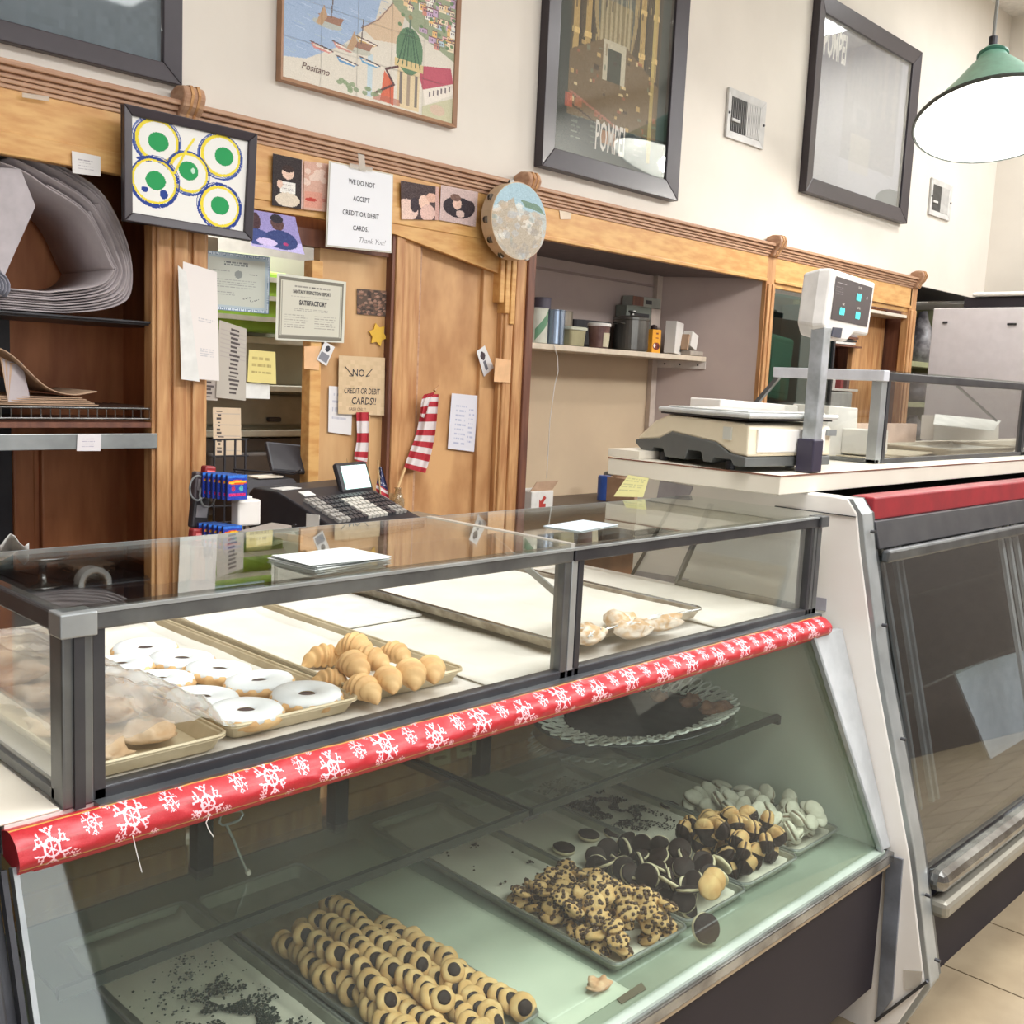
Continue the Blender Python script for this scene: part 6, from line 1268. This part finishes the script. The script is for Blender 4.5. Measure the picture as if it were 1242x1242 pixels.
# ------------------------------------------------------------ pans in the lower case
ZL = .4635
gp = M['pan2']
pan('narrow grey pan with green-black crumbs at the left of the lower deck', .79, 1.00, .245, .68, ZL, yaw=.0, m=gp, liner=('paper liner strewn with dark crumbs in the left lower pan', 11))
pan('narrow grey pan holding the rows of cookies with chocolate dots', 1.04, 1.00, .235, .67, ZL, yaw=.0, m=gp)
pan('narrow grey pan holding the chocolate-chip cookies', 1.449, 1.00, .210, .72, ZL, yaw=-.03, m=gp, liner=('paper liner in the chocolate-chip cookie pan', 13))
pan('narrow grey pan holding the dark sandwich cookies', 1.662, 1.005, .206, .70, ZL, yaw=-.02, m=gp, liner=('paper liner in the dark sandwich cookie pan', 15))
pan('narrow grey pan holding the half-dipped cookies, dark crumbs at its back', 1.874, 1.01, .208, .70, ZL, yaw=-.02, m=gp, liner=('paper liner in the half-dipped cookie pan', 17))
pan('narrow grey pan holding the white cookies against the end wall', 2.088, 1.02, .196, .70, ZL, yaw=0, m=gp, liner=('paper liner in the white cookie pan', 19))
sheet('deck_paper', 'pale paper sheet on the bare deck between dotted and chip cookies', 1.165, 1.335, .965, 1.72, ZL+.0, 21, mat('grey_green_paper', (200, 208, 194), .7, col2=(188, 198, 184), scale=5))
sheet('curled_paper', 'pale green-grey paper curling up at the back of the lower deck', 1.60, 1.80, 1.62, 1.75, ZL+.03, 25, mat('grey_green_paper', (200, 208, 194)))
sheet('plastic_scrap', 'crumpled clear plastic lying in the left lower pan', .56, .70, 1.08, 1.30, ZL+.03, 31, glass('clear_bag', (240, 238, 236)))
# sprinkled crumbs
def crumbs(name, label, m, pts, r):
    b = MB()
    for x, y, z in pts:
        q = r*random.uniform(.5, 1.4); v = [Vector((x, y, z))+Vector(d)*q for d in ((1, 0, 0), (-.5, .8, 0), (-.5, -.8, 0), (0, 0, .9))]; b.add(v, [(0, 1, 3), (1, 2, 3), (2, 0, 3), (0, 2, 1)])
    b.build(name, m, label=label, cat='crumbs', kind='stuff')
def clump(cx, cy, sx, sy, n, z):
    out = []
    while len(out) < n:
        x, y = random.gauss(cx, sx), random.gauss(cy, sy)
        if noise.noise(Vector((x*28, y*28, 4))) > -.05: out.append((x, y, z))
    return out
pa = [p for p in clump(.81, 1.25, .035, .10, 3600, ZL+.0065) if .69 < p[0] < .89 and 1.02 < p[1] < 1.60]+[(random.uniform(.69, .89), random.uniform(1.05, 1.5), ZL+.0065) for k in range(160)]
crumbs('dark_crumbs', 'green-black crumbs scattered over the left lower pan', mat('green_black_crumb', (46, 58, 52), .7), pa, .0026)
pa = [p for p in clump(1.875, 1.48, .05, .09, 2600, ZL+.006) if 1.79 < p[0] < 1.96 and 1.2 < p[1] < 1.66]
crumbs('dark_crumbs', 'black crumbs covering the back of the half-dipped cookie pan', mat('black_crumb', (44, 36, 40), .7), pa, .0028)
pa = [(at(px+random.uniform(-5, 5), py+random.uniform(-4, 4), Z=ZL+.006)) for px, py, n in ((575, 1025, 12), (540, 1035, 6), (618, 1030, 6), (645, 1043, 22), (573, 1052, 2), (612, 1072, 4)) for _ in range(n)]
crumbs('chip_crumbs', 'small brown crumbs on the empty back part of the chip cookie pan', mat('brown_crumb', (76, 58, 50), .7), [tuple(p) for p in pa], .0036)
pa = [tuple(at(random.uniform(835, 850), random.uniform(938, 950), Z=ZL+.006)) for _ in range(14)]
crumbs('chip_crumbs', 'few dark crumbs at the back of the white cookie pan', mat('brown_crumb', (76, 58, 50)), pa, .0036)

# ---- cookies: meshes made once
def dome(r, h, n=20, wob=0, flat=.0):
    return [(r*.3, h), (r*.7, h*.82), (r*.93, h*.45), (r, h*.1), (r*.97, 0)]
def lum(b, amp, f, seed):
    for v in b.v: v += Vector(noise.noise_vector(v*f+Vector((seed, 0, 0))))*amp
    return b
thumb = [lum(MB().lathe([(0, -.0065), (.014, -.0062), (.0195, -.002), (.0195, .0025), (.016, .0060), (.008, .0070), (0, .007)], 20), .0016, 90, s).mesh('biscuit', M['pale'], True) for s in range(3)]
dotm = [lum(MB().lathe([(.0104, .0050), (.0108, .0074), (.0075, .0096), (0, .0100)], 16), .0010, 120, s).mesh('chocolate_dot', M['choc'], True) for s in range(2)]
def rotm(n, spin=0):
    """euler that turns +Z to n"""
    q = Vector((0, 0, 1)).rotation_difference(Vector(n).normalized()); return (q.to_matrix() @ Matrix.Rotation(spin, 3, 'Z')).to_euler()
def item(name, label, cat, group, loc, rot, parts, sc=1):
    o = thing(name, label, cat, loc, group, rot=rot); o.scale = (sc,)*3
    for nm, me in parts: link(nm, me, o)
    return o
RN = ['leftmost low row', 'second low row', 'third low row', 'fourth low row', 'rightmost short row', 'left upper row', 'middle upper row', 'right upper row']
def zone(x, y, x0, x1, y0, y1, z, zm):
    a = ['left', 'middle', 'right'][min(2, int(3*(x-x0)/(x1-x0)))]; b = ['front', 'centre', 'back'][min(2, max(0, int(3*(y-y0)/(y1-y0))))]
    return ('on top of' if z > zm else 'low in')+' the '+b+' '+a+' part'
rows = [((.968, 1.44), (.965, 1.03), 0, 22), ((1.01, 1.45), (1.005, 1.03), 0, 21), ((1.052, 1.46), (1.05, 1.03), 0, 21), ((1.095, 1.47), (1.09, 1.03), .002, 22), ((1.132, 1.36), (1.13, 1.03), .004, 16),
        ((.99, 1.40), (.985, 1.16), .022, 9), ((1.035, 1.42), (1.028, 1.12), .022, 14), ((1.075, 1.44), (1.068, 1.20), .024, 11)]
for ri, ((x0, y0), (x1, y1), dz, n) in enumerate(rows):
    for k in range(n):
        t = k/(n-1); x = x0+(x1-x0)*t+random.uniform(-.006, .006)+.006*math.sin(k*.7+ri); y = y0+(y1-y0)*t+random.uniform(-.002, .002)
        tilt = random.uniform(.75, 1.1); nn = Vector((random.uniform(-.35, .3), -math.sin(tilt), math.cos(tilt)))
        item('dotted_cookie', 'chocolate-dot cookie, %s from the back in the %s' % (ORD[k+1], RN[ri]), 'cookie', 'rows of chocolate-dot cookies', (x, y, ZL+.020+dz+random.uniform(-.002, .002)), rotm(nn, random.random()*6), [('biscuit', thumb[k % 3]), ('chocolate_dot', dotm[k % 2])], random.uniform(1.05, 1.18))
for (px, py, d) in ((537, 1212, 'lying flat on top near the front of the third row'), (549, 1178, 'tipped forward at the right edge of the rows'), (400, 1097, 'small one propped at the back end of the rows')):
    p = at(px, py, Z=ZL+.045); item('dotted_cookie', 'pale cookie with chocolate dot, '+d, 'cookie', None, p, rotm((-.2, -.6, .8)), [('biscuit', thumb[0]), ('chocolate_dot', dotm[0])], 1.05)
# chip cookies
def chipcookie(seed):
    rr = random.Random(seed)
    b = lum(MB().lathe([(0, -.006), (.015, -.0055), (.021, -.001), (.020, .003), (.013, .0065), (0, .008)], 20), .003, 70, seed+5)
    c = MB()
    for k in range(15):
        a = rr.random()*2*PI; r = .0185*math.sqrt(rr.random()); z = .0085-(r/.0185)**2*.0045
        for sgn in ((1,) if k % 3 else (1, -1)): c.lathe([(.0034, -.001), (.0031, .0018), (.0010, .0032)], 7, c=(r*math.cos(a), r*math.sin(a), z*sgn if sgn > 0 else -.008))
    for k in range(10):
        a = rr.random()*2*PI; c.obox((.0205*math.cos(a), .0205*math.sin(a), rr.uniform(-.003, .003)), (.004, .004, .004), (a, a, 0))
    return b.mesh('biscuit', M['pale'], True), c.mesh('chocolate_chips', mat('chip_brown', (86, 60, 46), .5), False)
chips = [chipcookie(s) for s in range(4)]
def drop(placed, x, y, r, th, base):
    z = base
    for (px, py, pz, pr, pt) in placed:
        d = math.hypot(px-x, py-y)
        if d < (pr+r)*.80: z = max(z, pz+pt*(1-.45*(d/((pr+r)*.8))**2))
    placed.append((x, y, z, r, th)); return z
pl = []; GC = 'chip-studded round cookie in its heap, '
cnt = 0
for k in range(400):
    x, y = random.uniform(1.372, 1.53), random.uniform(1.03, 1.30)
    x += (y-1.0)*.06
    e = 1-((y-1.03)/.30)
    save = len(pl); z = drop(pl, x, y, .020, .017, ZL+.012)
    lim = ZL+.02+.055*min(1, max(0, e)*1.5)*(1-abs((x-1.455)/.12)**2*.55)
    if z > lim: pl.pop(); continue
    cnt += 1
    item('chip_cookie', GC+zone(x, y, 1.372, 1.56, 1.03, 1.25, z, ZL+.035), 'cookie', 'heap of chip cookies', (x, y, z), rotm((random.uniform(-.7, .5), random.uniform(-.9, .35), .75), random.random()*6), [('biscuit', chips[k % 4][0]), ('chocolate_chips', chips[k % 4][1])], random.uniform(.92, 1.08))
for px, py, d in ((633, 1086, 'lying apart behind the heap at its left'), (655, 1090, 'leaning on the stray one at the back left of the heap')):
    p = at(px, py, Z=ZL+.015); item('chip_cookie', 'chip-studded cookie '+d, 'cookie', None, p, rotm((0, -.5, .9)), [('biscuit', chips[0][0]), ('chocolate_chips', chips[0][1])], 1)
# dark sandwich cookies: two dark discs round a cream-coloured middle
dk_t = lum(MB().lathe([(0, .0022), (.0225, .0022), (.0235, .004), (.021, .0065), (0, .0075)], 24), .0012, 80, 1)
dk_b = MB().lathe([(0, -.0065), (.021, -.006), (.0235, -.004), (.0225, -.0022), (0, -.0022)], 24)
dk_me = MB(); dk_me.v = dk_t.v+dk_b.v; dk_me.f = dk_t.f+[tuple(i+len(dk_t.v) for i in f) for f in dk_b.f]; dk_me = dk_me.mesh('dark_halves', M['choc'], True)
cr_me = lum(MB().lathe([(0, -.0028), (.0232, -.0028), (.0245, 0), (.0232, .0028), (0, .0028)], 24), .0008, 120, 2).mesh('cream_layer', M['cream'], True)
one_d = lum(MB().lathe([(0, .001), (.0225, .001), (.024, .0035), (.021, .006), (0, .0066)], 24), .0012, 80, 3).mesh('dark_coat', M['choc'], True)
one_b = lum(MB().lathe([(0, -.0055), (.021, -.0055), (.0245, -.003), (.0240, .0014), (0, .0014)], 24), .0012, 80, 6).mesh('biscuit', M['cream'], True)
pl = []; GD = 'dark chocolate cookie with pale rim in its heap, '
for k in range(330):
    x, y = random.uniform(1.585, 1.745), random.uniform(1.035, 1.30); x += (y-1)*.04
    z = drop(pl, x, y, .021, .019, ZL+.018); lim = ZL+.022+.045*max(0, 1-((y-1.03)/.30))
    if z > lim: pl.pop(); continue
    two = random.random() < .55
    item('dark_cookie', GD+zone(x, y, 1.585, 1.755, 1.035, 1.25, z, ZL+.04), 'cookie', 'heap of dark sandwich cookies', (x, y, z+.004), rotm((random.uniform(-1, 1), random.uniform(-1, .4), random.uniform(.15, .9)), random.random()*6), [('dark_halves', dk_me), ('cream_layer', cr_me)] if two else [('dark_coat', one_d), ('biscuit', one_b)], random.uniform(.92, 1.05))
for px, py, d in ((714, 1013, 'lying flat apart behind the heap, left one'), (745, 1011, 'lying flat behind the heap, next to the left one'), (684, 1029, 'lumpy one on the left rim of the dark sandwich pan'), (725, 1050, 'flat one between the dark heap and the chip cookies'), (812, 978, 'on the black crumbs of the half-dipped pan')):
    p = at(px, py, Z=ZL+.012); item('dark_cookie', 'dark chocolate cookie '+d, 'cookie', None, p, rotm((.05, -.1, 1)), [('dark_coat', one_d), ('biscuit', one_b)], 1)
p = at(856, 1126, Z=ZL+.03); item('dark_cookie', 'dark cookie with pale scalloped rim leaning over the pan corner at the front', 'cookie', None, p, rotm((-.35, -.8, .45)), [('dark_coat', one_d), ('biscuit', one_b)], 1.12)
gb_ = lum(MB().lathe([(0, -.005), (.022, -.0045), (.0245, 0), (.021, .0045), (0, .006)], 24), .0012, 80, 8).mesh('biscuit', M['biscuit'], True)
for k, (px, py, d) in enumerate(((861, 1076, 'front one'), (873, 1070, 'one tucked behind'))):
    p = at(px, py, Z=ZL+.075); item('golden_biscuit', 'plain golden round biscuit on top of the dark heap, '+d, 'cookie', None, p+Vector((0, .012*k, 0)), rotm((-.4, -.7, .55)), [('biscuit', gb_)], .98)
# half-dipped sandwich cookies
def shell(seed, m, r=.021, h=.011, gap=.0022, cut=None, ridge=8):
    b = MB(); n = 22; nr = 8
    for sgn in (1, -1):
        rs = []
        for j in range(nr+1):
            a = j/nr*PI/2; rr_ = r*math.cos(a); rs.append([Vector((rr_*math.cos(2*PI*i/n)*1.0, rr_*math.sin(2*PI*i/n), sgn*(gap+h*math.sin(a)**.8*(1+.10*math.sin(ridge*(2*PI*i/n)))))) for i in range(n)])
        b.rings(rs)
    return lum(b, .0010, 120, seed)
def half_mesh(src, keep, m, grow=0, name='shell'):
    me = src.mesh(name, m, True); bm = bmesh.new(); bm.from_mesh(me)
    bmesh.ops.bisect_plane(bm, geom=bm.verts[:]+bm.edges[:]+bm.faces[:], plane_co=(0, -.001, 0), plane_no=(0, -keep, 0), clear_outer=True)
    if grow:
        for v in bm.verts: v.co *= 1+grow
    bm.to_mesh(me); bm.free(); return me
sh0 = shell(1, None); gold_half = half_mesh(sh0, 1, M['biscuit'], 0, 'golden_half'); sh1 = shell(2, None); choc_half = half_mesh(sh1, -1, M['choc'], .06, 'chocolate_half')
fill = MB().lathe([(0, -.0025), (.019, -.0025), (.0195, 0), (.019, .0025), (0, .0025)], 20).mesh('filling', M['jam'], True)
def orient(axis, upd):
    z = Vector(axis).normalized(); y = Vector(upd); y = (y-z*y.dot(z)).normalized(); x = y.cross(z); return Matrix((x, y, z)).transposed().to_euler()
pl = []; GH = 'golden half chocolate-dipped sandwich cookie in its heap, '
for k in range(260):
    x, y = random.uniform(1.80, 1.955), random.uniform(1.04, 1.215)
    z = drop(pl, x, y, .019, .026, ZL+.022); lim = ZL+.024+.065*max(0, min(1, 1.25-abs((y-1.11)/.13)))
    if z > lim: pl.pop(); continue
    ax = (random.uniform(-.3, 1), random.uniform(-1, .3), random.uniform(-.2, .2))
    item('dipped_cookie', GH+zone(x, y, 1.80, 1.96, 1.04, 1.215, z, ZL+.05), 'cookie', 'heap of half-dipped cookies', (x, y, z+.002), orient(ax, (random.uniform(-.1, .9), random.uniform(-.1, .9), random.uniform(.5, 1))), [('golden_half', gold_half), ('chocolate_half', choc_half), ('filling', fill)], random.uniform(.95, 1.08))
# white sandwich cookies, oval shells
ws = shell(5, None, r=.020, h=.010, gap=.0022, ridge=0); ws.v = [Vector((v.x*1.25, v.y*.88, v.z)) for v in ws.v]; ws_me = ws.mesh('white_shells', M['whitec'], True)
wf = MB().lathe([(0, -.0026), (.019, -.0026), (.0195, 0), (.019, .0026), (0, .0026)], 20, sx=1.25, sy=.88).mesh('filling', mat('nut_filling', (150, 128, 108), .6), True)
pl = []; GW = 'white oval sandwich cookie in its heap, '
for k in range(330):
    x, y = random.uniform(2.012, 2.165), random.uniform(1.05, 1.33)
    z = drop(pl, x, y, .020, .020, ZL+.018); lim = ZL+.02+.045*max(0, min(1, 1.35-(y-1.04)/.30))
    if z > lim: pl.pop(); continue
    item('white_cookie', GW+zone(x, y, 2.012, 2.166, 1.05, 1.28, z, ZL+.04), 'cookie', 'heap of white cookies', (x, y, z+.002), rotm((random.uniform(-.9, .7), random.uniform(-1, .3), random.uniform(.3, 1)), random.random()*6), [('white_shells', ws_me), ('filling', wf)], random.uniform(.92, 1.06))
p = at(726, 1194, Z=ZL+.012); o = blob('coconut_cookie', 'single pale pink knobbly cookie lying on the deck below the chip cookie pan', (p.x, p.y, ZL+.002), (.020, .014, .010), mat('coconut_cookie', (224, 190, 160), .8, col2=(206, 150, 112), scale=60, bump=.6), 41, cat='cookie', amp=.8, rot=-.2)
# other small marks on the lower deck lip
MB().slab([at(748, 1212, Z=.4635), at(778, 1192, Z=.4635), at(784, 1200, Z=.4635), at(754, 1218, Z=.4635)], (0, 0, 1), .001).build('tape_scrap', mat('brown_tape', (100, 92, 80), .6), label='small brown tape scrap on the front lip of the lower deck', cat='tape')

# ---- doily tray on the inner shelf
tc_ = Vector((1.895, 1.40, .707)); dt = thing('oval_tray', 'dark oval tray on the inner glass shelf at right', 'tray', tc_)
L(MB().lathe([(0, .002), (.9, .002), (1.0, .010), (1.02, .012), (1.02, .007), (.9, 0), (0, 0)], 48, sx=.245, sy=.16).__class__ and (lambda b: b)(MB().rings([[Vector((r*.280*math.cos(2*PI*i/48), r*.185*math.sin(2*PI*i/48), z)) for i in range(48)] for r, z in ((.05, .0), (.88, .0), (1.0, .010), (1.03, .012), (1.0, .014), (.88, .004), (.05, .004))])), 'tray_body', mat('dark_tray_metal', (78, 82, 84), .3, .6), dt, smooth=True)
dl = thing('lace_doily', 'white lace paper doily edging the dark oval tray', 'doily', tc_+Vector((0, 0, .006)))
flat = MB(); flat.rings([[Vector((r*.280*math.cos(2*PI*i/48), r*.185*math.sin(2*PI*i/48), .002)) for i in range(48)] for r in (.02, .72)]); L(flat, 'paper_centre', mat('grey_doily', (186, 196, 186), .7), dl)
lace = MB(); nL = 44
def lacep(a, r):
    wob = .006*math.sin(a*5+1)+.012*max(0, math.sin(a-.4))*(r-.7)*3
    return Vector((r*.280*math.cos(a), r*.185*math.sin(a), .004+.055*max(0, r-.82)*(1+.5*math.sin(a*3))+abs(wob)*.8*(r > .8)))
def arc(c0, rad, n=8, th=.0028, rr=None):
    a0, r0 = c0; pts = []
    for k in range(n+1):
        t = 2*PI*k/n; pts.append(lacep(a0+rad*math.cos(t)*1.0, r0+rad*1.6*math.sin(t)))
    lace.tube(pts, th, 4)
for k in range(nL):
    a = 2*PI*k/nL
    arc((a, .98), .055); arc((a+PI/nL, .86), .05, 8, .0026); arc((a, .90), .022, 6, .0022); arc((a+PI/nL, .97), .02, 6, .002); arc((a, .79), .035, 6, .0024)
L(lace, 'lace_border', mat('lace_white', (240, 244, 244), .7), dl)
nut = mat('nutty_pastry', (176, 124, 96), .6, col2=(130, 86, 70), scale=40, bump=.6)
for k, (px, py, s, rot, d) in enumerate(((838, 848, (.045, .02, .012), .2, 'left one by the lace'), (868, 858, (.05, .024, .014), -.2, 'larger right one'), (800, 842, (.03, .02, .010), .5, 'small one at the back left'))):
    p = at(px, py, Z=.73); blob('nut_pastry', 'brown nut pastry on the oval tray, '+d, (p.x, p.y, .7135), s, nut, 60+k, rot=rot, amp=.5)
# price holder wire and threads in the front glass
hk = thing('wire_price_holder', 'grey wire loop holder with rod hanging behind the front glass at left', 'holder', at(300, 1055, Y=1.3))
Yh = 1.30; cpt = [(266, 998), (268, 989), (280, 985), (292, 983), (295, 988), (290, 995), (280, 999), (270, 1001), (266, 998)]
MB().tube([at(x, y, Y=Yh) for x, y in cpt], .0018).build('loop', M['steell'], hk)
MB().tube([at(275, 1001, Y=Yh), at(284, 1020, Y=Yh), at(292, 1040, Y=Yh), at(300, 1058, Y=Yh)], .002).build('rod', M['steell'], hk)
MB().tube([at(300, 1056, Y=Yh), at(302, 1060, Y=Yh)], .004).build('tip', M['white'], hk)
for k, pts in enumerate((((255, 987), (250, 998), (253, 1006), (259, 1015)), ((161, 1013), (166, 1035), (172, 1058)))):
    MB().tube([at(x, y, Y=1.07) for x, y in pts], .0006, 4).build('loose_thread', M['white'], label=['short curved', 'longer straight'][k]+' white thread hanging from the gift wrap at left', cat='thread')
# left end: narrow dark frame edge beyond the glass
MB().bar((.33, 1.10, .95), (.33, .915, .455), .03, .02, (0, 1, 0)).build('left_end_trim', M['steeld'], case)
MB().bar((.35, 1.095, .93), (.35, .92, .455), .004, .024, (0, 1, 0)).build('left_end_edge', M['steell'], case)
